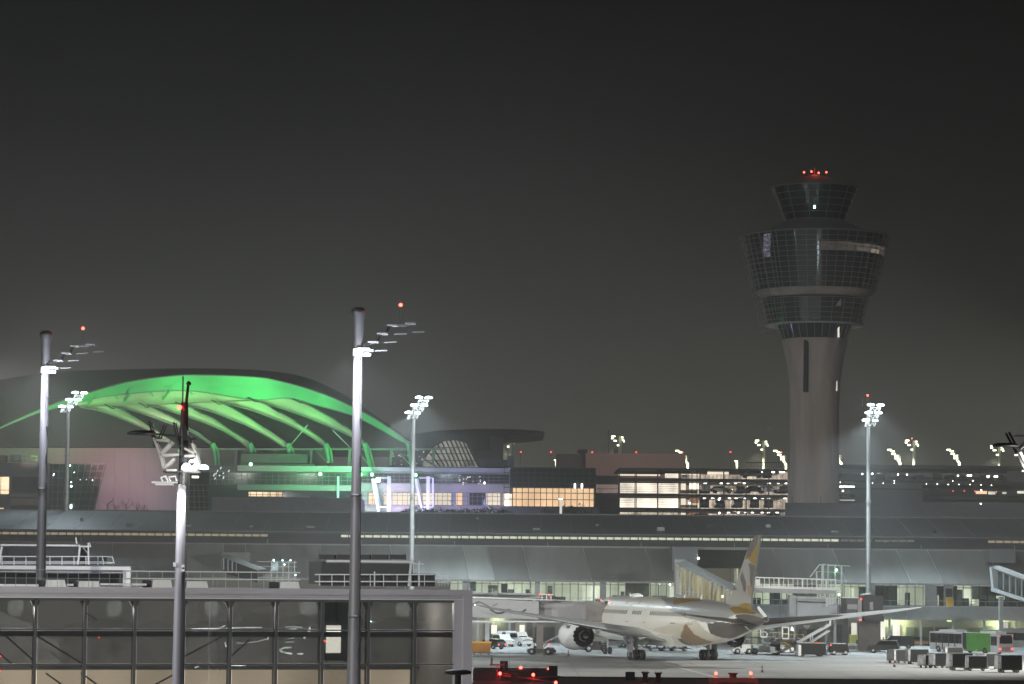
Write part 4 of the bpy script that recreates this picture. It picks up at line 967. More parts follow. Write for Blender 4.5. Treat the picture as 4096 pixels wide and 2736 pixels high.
# nearest pole with its inverted truss head
def truss_pole(px, Y, label, full=True):
    x = P(px, 2200, Y).x; t = thing('truss_head_pole', label, 'floodlight pole', (x, Y, 0), 0, 'near truss head poles')
    def L(a, b, dy=0): p = P(a, b, Y); return Vector((p.x-x, dy, p.z))
    for bx, by in ((-20,2258),(14,2268),(14,2278)):
        m = MB(); p = L(px+bx, by); m.box(p.x-.05, p.x+.05, -.32, -.1, p.z-.08, p.z+.08); m.build('junction_box', A['paint_w'], t)
    zc = L(px+5, 1937).z; ztop = L(px+12, 1610).z
    m = MB(); m.tube([(0,0,0),(0,0,zc)], [.30,.17], 20); m.build('pole', mat('white_lit_pole', (.36,.35,.37), .5, .2, var=.1, scale=1, stretch=(1,1,.05)), t)
    m = MB(); m.tube([(.06,0,zc),(.06,0,ztop)], [.2,.14], 16); m.build('upper_pole', A['dark'], t)  # unlit length of the pole, shade put into the dark steel
    m = MB(); m.tube([(.12,0,ztop),(.2,0,L(765,1525).z)], [.06,.05], 8); m.ball((.2,0,L(765,1535).z), .1, sz=.8); m.bar((-.02,0,ztop), (-.02,0,L(742,1505).z), .05); m.build('antenna', A['dark'], t)
    up_ = MB(); lo = MB()
    for dy in (-.35, .35):
        lt, lm, lb_ = L(px-120,1690,dy), L(px-98,1790,dy), L(px-62,1875,dy); rt_, rm, rb = L(px+65,1700,dy), L(px+62,1770,dy), L(px+80,1875,dy); lc = L(px-75,1818,dy); rc = L(px+72,1818,dy)
        up_.bar(L(px-120,1685,dy), lm, .07); up_.bar(L(px-23,1690,dy), L(px-2,1790,dy), .08); up_.bar(L(px-110,1735,dy), L(px-2,1745,dy), .05); up_.bar(lm, L(px-60,1700,dy), .05)
        up_.bar(L(px+28,1760,dy), L(px+62,1752,dy), .05); up_.bar(L(px+20,1700,dy), L(px+40,1770,dy), .07); up_.bar(L(px-65,1888,dy), L(px+78,1888,dy), .07)
        for a, b in (((-104,1752),(-78,1818)),((-78,1818),(-62,1875)),((-76,1818),(-40,1778)),((-60,1872),(-20,1835)),((-52,1882),(-12,1882)),((14,1882),(66,1882)),((50,1775),(66,1818)),((66,1818),(78,1868)),((20,1795),(64,1818)),((-75,1822),(-2,1820)),((20,1826),(66,1822)),((-92,1762),(-40,1765))):
            lo.bar(L(px+a[0],a[1],dy), L(px+b[0],b[1],dy), .085)
    up_.build('unlit_truss', A['dark'], t); lo.build('lit_truss', mat('lit_truss_paint', (.42,.42,.40), .6), t)  # lit and unlit truss parts coloured pale and dark
    m = MB(); p = L(px-150,1735); m.lathe([(.05,-.08),(.55,-.06),(.6,0),(.4,.1),(.05,.12)], (p.x,-.3,p.z), 14); m.build('lamp_shade', A['dark'], t)
    for a, b, w in ((-108,1930,.5),(-108,1938,.36)): 
        m = MB(); p = L(px-62,b); m.box(p.x-w, p.x+w, -.2, .2, p.z-.035, p.z+.035); m.build('lamp_bar', A['paint_w'], t)
    m = MB(); m.tube([L(px-72,1925), L(px-78,1910), L(px-60,1905), L(px-50,1925)], .04, 6); m.tube([L(px-40,1925), L(px-48,1908), L(px-20,1905), L(px-15,1925)], .04, 6); m.build('bracket', A['paint_w'], t)
    for a, b, w, h in ((28,1868,.2,.13),(66,1866,.14,.11),(96,1870,.2,.09),(48,1846,.1,.06),(64,1842,.1,.07)):
        m = MB(); p = L(px+a,b); m.lathe([(.02,-h),(w,-h*.7),(w*.9,h*.2),(w*.4,h),(.02,h)], (p.x,-.3,p.z), 14); m.build('lamp_head', E['collar'], t)
    m = MB(); p = L(px+60,1908); m.box(p.x-.12,p.x+.12,-.2,.1,p.z-.04,p.z+.04); m.build('lamp_bar', E['cream'], t)
    for dx, pw in ((-.55, 800), (.35, 500), (0,800)):
        lamp('truss_flood', 'SPOT', (dx, -.55, zc-.05), pw, (.92,.93,1), t, .1, (dx*.75, -.42, 0), 130, .9)
    lamp('truss_glow', 'POINT', (.5, -1.2, L(px+40,1905).z), 150, (1,.98,.9), t, .15)
    p = L(px+8,1631); m = MB(); m.ball((p.x-.07,-.3,p.z), .085); m.build('obstruction_light', E['redhot'], t); m = MB(); m.bar((p.x+.03,-.25,p.z+.05), (p.x+.1,-.25,p.z-.12), .06); m.build('light_stem', A['redmetal'], t)
    lamp('beacon_glow', 'POINT', (p.x, -.75, p.z), 10, (1,.05,.03), t, .1)
    return t
truss_pole(722, 110, 'near pole with inverted white truss head and red lamp before the green roof')
# similar head entering at the right edge
def right_truss():
    Y = 110; x = P(4230, 2000, Y).x; t = thing('truss_head_pole', 'blurred dark truss arm of a pole cut off by the right edge', 'floodlight pole', (x, Y, 0), 0, 'near truss head poles')
    def L(a, b, dy=0): p = P(a, b, Y); return Vector((p.x-x, dy, p.z))
    m = MB(); m.tube([(0,0,0),(0,0,L(4230,1700).z)], [.31,.2], 16); m.build('pole', A['dark'], t)
    up_ = MB(); lo = MB()
    for dy in (-.35, .35):
        up_.bar(L(4029,1730,dy), L(4068,1804,dy), .08); up_.bar(L(4068,1804,dy), L(4096,1864,dy), .07); up_.bar(L(4070,1800,dy), L(4150,1722,dy), .07); up_.bar(L(4068,1804,dy), L(4230,1804,dy), .05); up_.bar(L(4060,1742,dy), L(4230,1750,dy), .04)
        lo.bar(L(4074,1810,dy), L(4106,1870,dy), .1); lo.bar(L(4106,1870,dy), L(4180,1800,dy), .08); lo.bar(L(4106,1872,dy), L(4230,1872,dy), .08); lo.bar(L(4075,1798,dy), L(4110,1765,dy), .07)
    up_.build('unlit_truss', A['dark'], t); lo.build('lit_truss', A['paint_w'], t)  # lit and unlit split put into the two truss colours
    m = MB(); p = L(4018,1783); m.lathe([(.05,-.07),(.5,-.05),(.55,0),(.4,.08),(.05,.1)], (p.x,-.3,p.z), 14); m.build('lamp_shade', A['dark'], t)
    for a, b in ((4058,1822),(4094,1826),(4088,1885)):
        m = MB(); p = L(a,b); m.box(p.x-.06,p.x+.06,-.45,-.3,p.z-.03,p.z+.03); m.build('lamp_head', E['cream'], t)
    lamp('truss_glow', 'POINT', L(4120,1900,-1), 200, (1,.98,.9), t, .15)
right_truss()

# ================================================================== near glass building
a = P(-110, 2343, 166); b = P(1885, 2343, 174); rz = math.atan2(b.y-a.y, b.x-a.x); LEN = math.hypot(b.x-a.x, b.y-a.y)
ZR = 9.93; ox = a.x; oy = a.y
N = thing('glass_front_building', 'near flat roofed glass building with black mullions filling the lower left', 'building', (ox, oy, 0), rz)
def U(px): # distance along the facade for a pixel column
    d = fw + rt*((px-CX)/F) - up*((2500-CY)/F); t_ = d.x/d.y; c, s_ = math.cos(rz), math.sin(rz)
    return (t_*oy - ox)/(c - t_*s_)
m = MB(); m.box(0, LEN, -.35, .6, ZR-.36, ZR); m.box(0, LEN, -.22, .6, ZR-.58, ZR-.36); m.build('fascia', A['fascia'], N)
m = MB(); m.box(0, LEN-.05, -.12, .0, ZR-.64, ZR-.58); m.build('fascia_drip', A['paint_w'], N)
m = MB(); m.box(LEN-.55, LEN, -.35, .6, -.0, ZR-.36); m.box(LEN-1.1, LEN-.55, -.2, .4, 0, ZR-.62); m.build('end_frame', A['fascia'], N)
m = MB(); m.box(0, LEN-.4, .6, 24, ZR-.45, ZR-.12); m.build('roof_deck', mat('roof_gravel', (.2,.2,.2), .9, scale=2), N)
m = MB(); m.box(0, LEN-.5, 12, 12.3, 0, ZR-.6); m.build('inner_wall', mat('inner_back_wall', (.40,.40,.39), .8, var=.35, scale=.25), N)
m = MB(); m.box(LEN-1.0, LEN-.7, .3, 12, 0, ZR-.6); m.build('inner_side_wall', A['wall'], N)
z1, z2, zf = zat(2523, 168, 1000), zat(2663, 168, 1000), zat(2700, 168, 1000)
zf += .2
m = MB(); m.box(0, LEN-.6, 9, 11.5, zf-.25, zf-.05); m.build('floor_slab', A['conc_dk'], N)
m = MB(); m.box(0, LEN-.6, 11.6, 11.9, 0, zf-.4); m.build('ground_floor_wall', E['groundfloor'], N)
mcols = [-48, 142, 341, 540, 735, 922, 1105, 1290, 1475, 1660, 1848]
for px in mcols:
    m = MB(); u = U(px); m.box(u-.085, u+.085, -.1, .2, 0, ZR-.6); m.build('mullion', A['mull'], N)
    m = MB(); m.prism([(u-.38, ZR-.62),(u+.38, ZR-.62),(u+.1, ZR-1.2),(u-.1, ZR-1.2)], .3, .7); m.box(u-.1, u+.1, .3, .6, 0, ZR-1.2); m.build('inner_column', A['dark'], N)
for z in (z1, z2): m = MB(); m.box(0, LEN-.9, -.12, .14, z-.05, z+.05); m.build('transom', A['mull'], N)
m = MB(); m.box(0, LEN-.9, .35, .6, z1-.42, z1-.12); m.build('inner_beam', A['conc_dk'], N)
m = MB(); m.box(0, LEN-.9, -.1, .1, ZR-.8, ZR-.64); m.build('head_frame', A['mull'], N)
for i in range(len(mcols)):   # panes, each bay three high
    ua = U(mcols[i])+.13; ub = U(mcols[i+1])-.13 if i+1 < len(mcols) else LEN-1.0
    for za, zb in ((z1+.07, ZR-.8), (z2+.07, z1-.07), (0, z2-.07)):
        m = MB(); m.box(ua, ub, -.01, .03, za, zb); o = m.build('glass_pane', A['glass_near'], N)
for ua, za, ub, zb in ((-48,2470,150,2640),(150,2535,341,2650),(-48,2560,60,2650),(341,2440,341+60,2480),(735,2640,922,2540),(922,2650,1020,2560),(200,2690,341,2790),(341,2690,480,2790),(735,2690,640,2740)):
    m = MB(); m.bar((U(ua), 1.6, zat(za,170,ua)), (U(ub), 1.6, zat(zb,170,ub)), .09); m.build('diagonal_brace', A['conc_dk'], N)
m = MB(); u0, u1 = U(1327), U(1385); m.box(u0, u1, 1.5, 1.6, zat(2618,170,1350), zat(2506,170,1350)); m.build('lit_doorway', E['whitewin'], N)
m = MB(); u0, u1 = U(1295), U(1400); m.box(u0, u1, 1.65, 1.8, zat(2650,170,1350), zat(2400,170,1350)); m.box(U(1400), U(1470), 1.65, 1.8, zat(2655,170,1350), zat(2390,170,1350)); m.build('inner_partition', mat('inner_dark_wall', (.10,.10,.10), .8), N)
m = MB(); m.ball((U(1312), .8, zat(2568,170,1312)), .07); m.build('exit_lamp', E['red'], N)
m = MB(); m.lathe([(.01,0),(.12,.01),(.1,.05),(.01,.07)], (U(1493),1.1,zat(2492,170,1493)), 10); m.bar((U(1483),1.1,zat(2490,170,1483)), (U(1503),1.1,zat(2490,170,1503)), .07); m.build('inner_spot', E['cyan'], N)
lamp('inner_spot_glow', 'POINT', (U(1505), .75, zat(2492,170,1500)), 30, (.5,1,1), N, .1)
for k_ in range(5): lamp('interior_light', 'POINT', (LEN*(.1+.2*k_), 5, 8.7), 400, (1,.97,.93), N, .5)
# glowing tubes behind the glass, standing in for warped reflections of distant lamps
tr_ = emit('pane_reflection_glow', (.88,1,.95), 1.6, .5, 3)
def upts(l, d=2.2): return [(U(x), d, zat(y, 170, x)) for x, y in l]
for l, r in (([(790,2519),(830,2517),(905,2516),(925,2505)],.035),([(930,2516),(1000,2514),(1075,2514)],.035),([(1170,2513),(1200,2512),(1237,2514)],.03),([(1098,2565),(1105,2545),(1120,2535),(1145,2525)],.045),([(1148,2605),(1155,2612),(1175,2618),(1198,2622)],.06),([(1148,2605),(1165,2598),(1196,2596)],.05),([(1220,2622),(1243,2622)],.045),([(1268,2512),(1270,2530)],.05),([(1265,2530),(1255,2545),(1245,2560)],.06),([(1012,2575),(1055,2572),(1098,2560)],.015),([(975,2575),(1010,2580)],.015),([(1165,2526),(1215,2520)],.04),([(1172,2574),(1205,2574)],.02),([(1180,2560),(1205,2558)],.02)):
    m = MB(); m.tube(upts(l), r, 6); m.build('reflection_streak', tr_, N)
for l in ([(925,2515),(925,2490)],[(915,2570),(920,2590)],[(942,2664),(1000,2666)],[(1005,2662),(1080,2661)],[(795,2672),(812,2668)],[(344,2575),(345,2620)]):
    m = MB(); m.tube(upts(l, 1.2), .045, 6); m.build('reflection_dash', tr_, N)
for x, y in ((2,2675),(14,2677),(14,2620),(408,2549)): m = MB(); m.ball((U(x), 1.2, zat(y,170,x)), .05); m.build('exit_lamp', E['red'], N)
# roof furniture of the near building
def R(px, d=5): return U(px)
for x0, x1, yt in ((188,275,2325),(321,413,2332),(619,704,2321),(757,849,2328),(1134,1219,2326)):
    m = MB(); u0, u1 = U(x0), U(x1); h = .34 + (2332-yt)*.01; m.prism([(u0,ZR-.12),(u1,ZR-.12),(u1-.12,ZR+h),(u0+.08,ZR+h)], 1.5, 3.2)
    t = thing('skylight', {188:'pale skylight left of the second skylight on the near roof',321:'second pale skylight on the near roof just behind the fascia',619:'pale skylight left of the near truss pole',757:'stepped pale skylight right of the near truss pole',1134:'stepped pale skylight before the black plant room'}[x0], 'skylight', (0,0,0), 0, 'roof skylights')
    m.build('cover', A['paint_w'], t); mm = MB(); mm.box(u0-.35, u0-.02, 1.6, 3, ZR-.12, ZR+h*.95); mm.build('fan_box', A['louvre'], t); t.location = (ox, oy, 0); t.rotation_euler = (0,0,rz)
t = thing('roof_handrail', 'thin double handrail along the near flat roof', 'railing', (ox, oy, 0), rz)
for z, y0 in ((zat(2288,175,900), 4.0), (zat(2317,175,900), 4.0)):
    m = MB(); m.tube([(U(525), y0, z), (U(1250), y0, z)], .045, 8); m.build('rail', A['paint_w'], t)
m = MB()
for px in list(range(530, 1250, 52)): m.tube([(U(px), 4.0, ZR-.1), (U(px), 4.0, zat(2285,175,900))], .02, 6)
m.build('post', A['steel'], t)
for px in range(20, 520, 45):
    pass
m = MB()
for px in list(range(-60, 540, 42)): m.tube([(U(px), 1.0, ZR-.1), (U(px), 1.0, ZR+1.0)], .015, 5)
m.tube([(U(-60),1.0,ZR+1.0),(U(540),1.0,ZR+1.0)], .015, 5); m.tube([(U(-60),1.0,ZR+.5),(U(540),1.0,ZR+.5)], .012, 5); m.build('thin_rail', A['paint_g'], t)
t = thing('roof_kerb', 'low white kerb strips lying along the near roof edge', 'roof edge', (ox, oy, 0), rz)
for x0, x1, y in ((-60,160,2337),(275,300,2337),(410,595,2335)):
    m = MB(); m.box(U(x0), U(x1), 1.2, 1.5, zat(y+5,172,x0), zat(y-3,172,x0)); m.build('kerb', A['paint_w'], t)
# left penthouse with railing
PY = 215.0
t = thing('roof_terrace_left', 'white framed roof terrace with dark plant room and railing at far left', 'penthouse', (0, PY, 0))
def q(name, mt, x0, y0, x1, y1, d=1.0, off=0.0): return pb(t, PY, name, mt, x0, y0, x1, y1, d, off)
q('deck_beam', A['paint_w'], -120, 2261, 523, 2282, 8); q('deck_soffit', A['fascia'], -120, 2283, 505, 2292, 6, .3); q('deck_leg', A['paint_w'], 505, 2283, 523, 2345, .8); q('deck_leg', A['fascia'], 492, 2292, 502, 2345, .5, .6)
q('recess_wall', A['louvre'], -120, 2290, 492, 2345, 1, 5); q('plant_room', A['conc_dk'], -100, 2188, 316, 2262, 5, 2); q('plant_room', A['louvre'], 360, 2222, 412, 2260, 2, 2)
q('roof_canopy', A['paint_w'], 2, 2176, 320, 2186, 6, .5)
m = MB()
Lq = lambda x, y, dy=0: P(x, y, PY) - Vector((0, PY-dy, 0))
m.bar(Lq(320,2186), Lq(312,2258), .14); m.bar(Lq(8,2186), Lq(-4,2258), .14); m.bar(Lq(354,2172), Lq(354,2258), .12); m.bar(Lq(320,2186), Lq(362,2186), .1); m.bar(Lq(303,2150), Lq(308,2176), .1); m.bar(Lq(325,2180), Lq(352,2215), .03)
m.bar(Lq(358,2170), Lq(362,2185), .05); m.build('slanted_post', A['paint_w'], t)
m = MB()
for y in (2226, 2248): m.bar(Lq(-60,y), Lq(410,y), .07)
m.bar(Lq(-60,2254), Lq(450,2254), .04)
for x in range(-40, 410, 48): m.bar(Lq(x,2226), Lq(x,2260), .06)
m.bar(Lq(410,2226), Lq(450,2228), .05); m.bar(Lq(410,2226), Lq(415,2260), .05); m.bar(Lq(450,2228), Lq(458,2256), .05); m.bar(Lq(412,2248), Lq(456,2250), .05); m.build('deck_railing', A['paint_w'], t)
# right penthouse
PY = 186.0
t = thing('roof_plant_room', 'black louvred plant room with white roof edge and railing near the right pole', 'penthouse', (0, PY, 0))
q('louvre_wall', A['louvre'], 1285, 2252, 1640, 2346, 5, .4); q('louvre_wall', A['conc_dk'], 1236, 2246, 1290, 2335, 3, .5); q('side_box', A['louvre'], 1650, 2294, 1739, 2346, 2, .2)
q('roof_edge', A['paint_w'], 1306, 2240, 1650, 2251, 5, .1)
for x0, x1 in ((1274,1338),(1347,1400),(1437,1479),(1487,1549),(1558,1620)): q('cooling_unit', A['louvre'], x0, 2218, x1, 2237, 2, 1.5)
m = MB()
for y in (2298, 2326): m.bar(Lq(1262,y,-.6), Lq(1740,y,-.6), .07)
for x in (1280,1330,1380,1436,1483,1536,1590,1645,1699): m.bar(Lq(x,2297,-.6), Lq(x,2345,-.6), .045)
m.bar(Lq(1500,2286,-.6), Lq(1500,2345,-.6), .08); m.bar(Lq(1645,2252,-.3), Lq(1636,2345,-.3), .16); m.bar(Lq(1677,2248,-.5), Lq(1677,2345,-.5), .11)
m.bar(Lq(1662,2256,-.5), Lq(1696,2256,-.5), .07); m.bar(Lq(1680,2240,-.5), Lq(1680,2262,-.5), .05); m.bar(Lq(1648,2244,-.3), Lq(1664,2256,-.3), .07)
m.build('roof_railing', A['steel'], t)
m = MB()
for x in (1740,1752,1764,1776,1788,1800): m.bar(Lq(x,2302 if x < 1790 else 2310,-.3), Lq(x+5,2343,-.3), .04)
for y in (2302, 2316, 2330): m.bar(Lq(1740,y,-.3), Lq(1800,y+2,-.3), .045)
m.bar(Lq(1742,2330,-.2), Lq(1806,2324,-.2), .14, .1); m.build('ladder_cage', A['steel'], t)
# ================================================================== airliner
TH = R_(16.8); gp = G(2690, 2641); PRZ = math.pi/2 + TH
AP = thing('airliner', 'large white twin engine airliner with silver and gold facets on its tail', 'aeroplane', gp, PRZ)
hx = Vector((-math.sin(TH), math.cos(TH), 0)); ly = Vector((-math.cos(TH), -math.sin(TH), 0))
def PL(px, py, y0=0.0):               # reference pixel -> local (x, z) on a lengthwise plane of the aircraft
    d = fw + rt*((px-CX)/F) - up*((py-CY)/F); o = Vector((0,0,CH)) - (gp + ly*y0)
    k = -o.dot(ly)/d.dot(ly); p = Vector((0,0,CH)) + d*k - gp
    return (p.dot(hx), p.z)
A['cream'] = mat('cream_aircraft_paint', (.78,.775,.71), .3, var=.04, scale=.5, coat=.5)
A['silver'] = mat('silver_facet_paint', (.50,.50,.49), .3, .45, var=.05, scale=.6, coat=.3)
A['gold'] = mat('gold_facet_paint', (.27,.18,.05), .4, .2, var=.1)
A['bronze'] = mat('bronze_facet_paint', (.31,.22,.14), .45, .2, var=.15)
A['beige'] = mat('beige_facet_paint', (.60,.57,.48), .4, .1, var=.06)
A['taupe'] = mat('taupe_facet_paint', (.13,.12,.11), .4, .2, var=.08)
A['wing'] = mat('wing_grey_paint', (.45,.47,.47), .35, .2, var=.08, scale=.8)
A['chrome'] = mat('polished_metal', (.6,.62,.66), .12, 1)
st = [(31.2,4.35,4.25),(30.9,4.95,3.7),(30.2,5.5,3.25),(29,6.2,2.8),(27.5,6.9,2.4),(26,7.4,2.22),(24,7.8,2.1),(21.5,8,2.05),(10,8,2.05),(0,8,2.05),(-7,8,2.08),(-12,7.9,2.25),(-18,7.6,2.75),(-23,7.15,3.45),(-27,6.8,4.3),(-30,6.4,5.05),(-31.3,6.05,5.4),(-31.6,5.9,5.55)]
def fz(X):
    s = sorted(st); 
    if X <= s[0][0]: return s[0][1:]
    for a, b in zip(s, s[1:]):
        if a[0] <= X <= b[0]:
            t = (X-a[0])/(b[0]-a[0]); return (a[1]+(b[1]-a[1])*t, a[2]+(b[2]-a[2])*t)
    return s[-1][1:]
def fpt(X, a, off=0.0):               # a: degrees from crown down the port side
    zt, zb = fz(X); r = (zt-zb)/2 + off; c = (zt+zb)/2; rr = R_(a); w = .97 if X > -14 else .97 - .12*min(1, (-14-X)/16)
    return Vector((X, r*w*math.sin(rr), c + r*math.cos(rr)))
def inpoly(p, poly):
    c = False; j = len(poly)-1
    for i in range(len(poly)):
        a, b = poly[i], poly[j]
        if (a[1] > p[1]) != (b[1] > p[1]) and p[0] < (b[0]-a[0])*(p[1]-a[1])/(b[1]-a[1]) + a[0]: c = not c
        j = i
    return c
facets = [([(-4.0,4),(-10,0),(-13,18),(-9,34),(-6,48),(-3.8,26)], 4), ([(-8.7,150),(-8.7,132),(-12.4,92),(-13.8,122),(-17,165),(-10,172)], 5), ([(-12.4,92),(-15.5,84),(-18,120),(-21.5,165),(-17,172),(-13.8,122)], 3),
    ([(-18.5,95),(-22,88),(-27.5,110),(-27,170),(-21.5,168),(-18.2,125)], 6), ([(-22.5,0),(-29,0),(-29,40),(-25,55),(-22.3,30)], 4), ([(-25,62),(-28,50),(-31.6,60),(-31.6,180),(-27.5,170),(-27.5,110)], 6),
    ([(3.6,0),(2.5,18),(-1.5,34),(-6,62),(-13,80),(-18.5,93),(-22,86),(-25,60),(-31.6,60),(-31.6,0)], 1), ([(3,104),(-2,122),(-8.7,132),(-12.4,92),(-6,98),(0,112)], 3), ([(6,152),(0,146),(-8.7,134),(-8.7,152),(-10,180),(8,180)], 6)]
xs = [31.2,31.1,30.9,30.6,30.2,29.7,29,28.2,27.5,26.7,26,25,24,23]; x = 22
while x > -31.5: xs.append(x); x -= .4
xs += [-31.5, -31.6]; NA = 96
vs = []; fs = []; mi = []
for X in xs: vs += [fpt(X, 360*k/NA) for k in range(NA)]
for i in range(len(xs)-1):
    for k in range(NA):
        fs.append((i*NA+k, i*NA+(k+1)%NA, (i+1)*NA+(k+1)%NA, (i+1)*NA+k)); X = (xs[i]+xs[i+1])/2; a = 360*(k+.5)/NA; a = a if a <= 180 else 360-a
        mm_ = 0
        for poly, mm in facets:
            if inpoly((X, a), poly): mm_ = mm; break
        mi.append(mm_)
m = MB(); m.add(vs, fs, 0, True); m.m = mi
m.add(vs[-NA:], [tuple(range(NA))], 6); m.build('fuselage', [A['cream'], A['silver'], A['paint_w'], A['beige'], A['gold'], A['bronze'], A['taupe']], AP)
def fpatch(x0, x1, a0, a1, off=.012, n=4):
    m = MB(); v = []
    for i in range(n+1):
        for X in (x0, x1): v.append(fpt(X, a0+(a1-a0)*i/n, off))
    m.add(v, [(2*i, 2*i+1, 2*i+3, 2*i+2) for i in range(n)]); return m
X = 22.0; k = 0
while X > -13.2:
    if not (8.2 < X < 9.8 or 1.2 < X < 4.6 or -14 < X < -12):
        fpatch(X, X-.27, 66.5, 76.5, n=2).build('cabin_window', A['carglass'], AP)
    X -= .62
for X0, wd in ((24.5,1.1),(10.2,1.1),(3.4,1.05),(-13.0,1.0)):
    m = MB()
    for p_ in ((X0+.06, X0, 52, 96),(X0-wd, X0-wd-.06, 52, 96),(X0, X0-wd, 52, 54),(X0, X0-wd, 94.5, 96.5)):
        q_ = fpatch(*p_, off=.012); m.add(q_.v, q_.f)
    m.build('cabin_door', A['paint_g'], AP)
for X0 in (12.3, 7.6): fpatch(X0, X0-.55, 38, 48).build('emblem_panel', A['paint_g'], AP)
fpatch(-6.9, -8.6, 92, 96).build('registration_mark', A['paint_g'], AP)
m = MB(); m.lathe([(.9,0),(.8,.25),(.45,.42),(.01,.46)], (14.0,0,7.95), 16); m.build('antenna_dome', A['paint_w'], AP)
m = MB()
for X0 in (17, -4, -10): m.prism([(X0,7.8),(X0-.5,7.8),(X0-.6,8.4),(X0-.35,8.4)], -.03, .03)
m.build('blade_antenna', A['paint_w'], AP)
m = MB(); m.hexa([(11,-2.4,1.75),(-6.5,-2.0,1.95),(-6.5,2.0,1.95),(11,2.4,1.75),(12,-3.3,3.6),(-7.5,-2.9,3.3),(-7.5,2.9,3.3),(12,3.3,3.6)]); m.build('belly_fairing', A['cream'], AP)
A['tailp'] = mat('shaded_tailplane_paint', (.07,.068,.066), .4)  # shade of the underside put into the tailplane colour
# wings
def wing(side, secs, name, mt, tipm=None):
    prof = [(0,0),(.03,.35),(.12,.62),(.3,.72),(.55,.55),(.8,.25),(1,.03),(1,-.03),(.8,-.12),(.5,-.28),(.2,-.32),(.04,-.2)]
    m = MB(); vs = []; n = len(prof)
    for (y, xl, c, z, t) in secs:
        for u, w in prof: vs.append((xl - c*u, side*y, z + w*t - .04*c*u))
    fs = []
    for i in range(len(secs)-1):
        for k in range(n): fs.append((i*n+k, i*n+(k+1)%n, (i+1)*n+(k+1)%n, (i+1)*n+k))
    m.add(vs, fs, 0, True); m.add(vs[-n:], [tuple(range(n))]); return m.build(name, mt, AP)
secs = [(1.5,10.6,15.2,2.95,1.6),(2.9,9.2,13.4,3.15,1.5),(6,6.8,10.8,3.65,1.2),(9.8,4.2,8.2,4.25,.95),(14,1.2,6.6,4.85,.7),(18,-1.7,5.2,5.4,.5),(22,-4.6,4.1,5.95,.36),(26,-7.5,2.9,6.5,.25),(28.3,-9.5,1.7,6.85,.15),(29.5,-10.9,.6,7.05,.06)]
for sd in (1, -1):
    w = wing(sd, secs, 'wing', A['wing'])
    for yy, c in ((5.5,4.2),(11.5,3.0),(16.0,2.4)):
        xl = interp([(s[0], s[1]-s[2]) for s in secs], yy); z = interp([(s[0], s[3]) for s in secs], yy)
        m = MB(); m.tube([(xl+c*.5, sd*yy, z-.5), (xl+c*.1, sd*yy, z-.75), (xl-c*.35, sd*yy, z-.55)], [.05,.26,.04], 10); f = m.build('flap_fairing', A['wing'], w)
    m = MB(); m.hexa([(-4.3,sd*3.6,3.0),(-5.1,sd*3.6,2.9),(-5.1,sd*9.4,3.95),(-4.3,sd*9.4,4.05),(-4.2,sd*3.6,3.15),(-5.1,sd*3.6,2.98),(-5.1,sd*9.4,4.0),(-4.2,sd*9.4,4.15)]); m.build('flap', A['wing'], w)
    m = MB(); m.ball((-10.9, sd*29.5, 7.05), .07); m.build('wingtip_light', E['cyan'] if sd > 0 else A['chrome'], w)
    ss = [(.5,-23.6,6.6,5.35,.7),(2.2,-24.8,5.6,5.5,.5),(6,-27.4,3.9,5.9,.3),(9.2,-29.7,2.4,6.25,.16),(9.9,-30.5,1.3,6.32,.06)]
    wing(sd, ss, 'tailplane', A['tailp'])
    # engine
    ey = 10.4*sd; ez = 2.95; NN = 64
    EN = thing('engine', None, None, (0,0,0)); EN.parent = AP
    m = MB(); prof = [(1.35,10.2),(1.52,10.45),(1.66,10.35),(1.82,9.7),(1.88,8.6),(1.84,7.4),(1.70,6.2)]
    m.lathe(prof, (0,ey,ez), NN, 0, 'x'); base = []; tip = []
    for k in range(NN*2):
        a = 2*math.pi*k/(NN*2); ph = (k % 8)/8; ch = abs(ph-.5)*2
        base.append((6.2, ey+1.70*math.cos(a), ez+1.70*math.sin(a))); tip.append((5.0-.55*(1-ch), ey+(1.46-.05*(1-ch))*math.cos(a), ez+(1.46-.05*(1-ch))*math.sin(a)))
    n2 = NN*2; m.add(base+tip, [(k, (k+1)%n2, n2+(k+1)%n2, n2+k) for k in range(n2)], 0, True)
    m.build('cowl', mat('cowl_white_paint', (.80,.83,.86), .22, var=.05, coat=.6), EN)
    m = MB(); m.lathe([(1.34,10.2),(1.40,6.0),(1.36,5.1)], (0,ey,ez), NN, 0, 'x'); m.lathe([(1.36,5.6),(.9,5.6)], (0,ey,ez), NN, 0, 'x'); m.build('bypass_duct', A['black'], EN)
    m = MB(); m.lathe([(.98,6.4),(.92,5.3),(.74,4.4),(.62,4.1)], (0,ey,ez), 40, 0, 'x'); m.build('core_cowl', A['chrome'], EN)
    m = MB(); m.lathe([(.55,4.9),(.42,4.1),(.22,3.4),(.03,2.95)], (0,ey,ez), 30, 0, 'x'); m.build('exhaust_cone', A['chrome'], EN)
    m = MB(); m.lathe([(.01,10.0),(.3,9.6),(1.34,9.55)], (0,ey,ez), 40, 0, 'x'); m.build('fan', A['dark'], EN)
    m = MB(); m.hexa([(8.8,ey-.16,ez+1.7),(2.6,ey-.1,ez+1.0),(2.6,ey+.1,ez+1.0),(8.8,ey+.16,ez+1.7),(8.2,ey-.14,ez+1.95),(1.2,ey-.1,ez+1.5),(1.2,ey+.1,ez+1.5),(8.2,ey+.14,ez+1.95)]); m.build('pylon', A['wing'], EN)
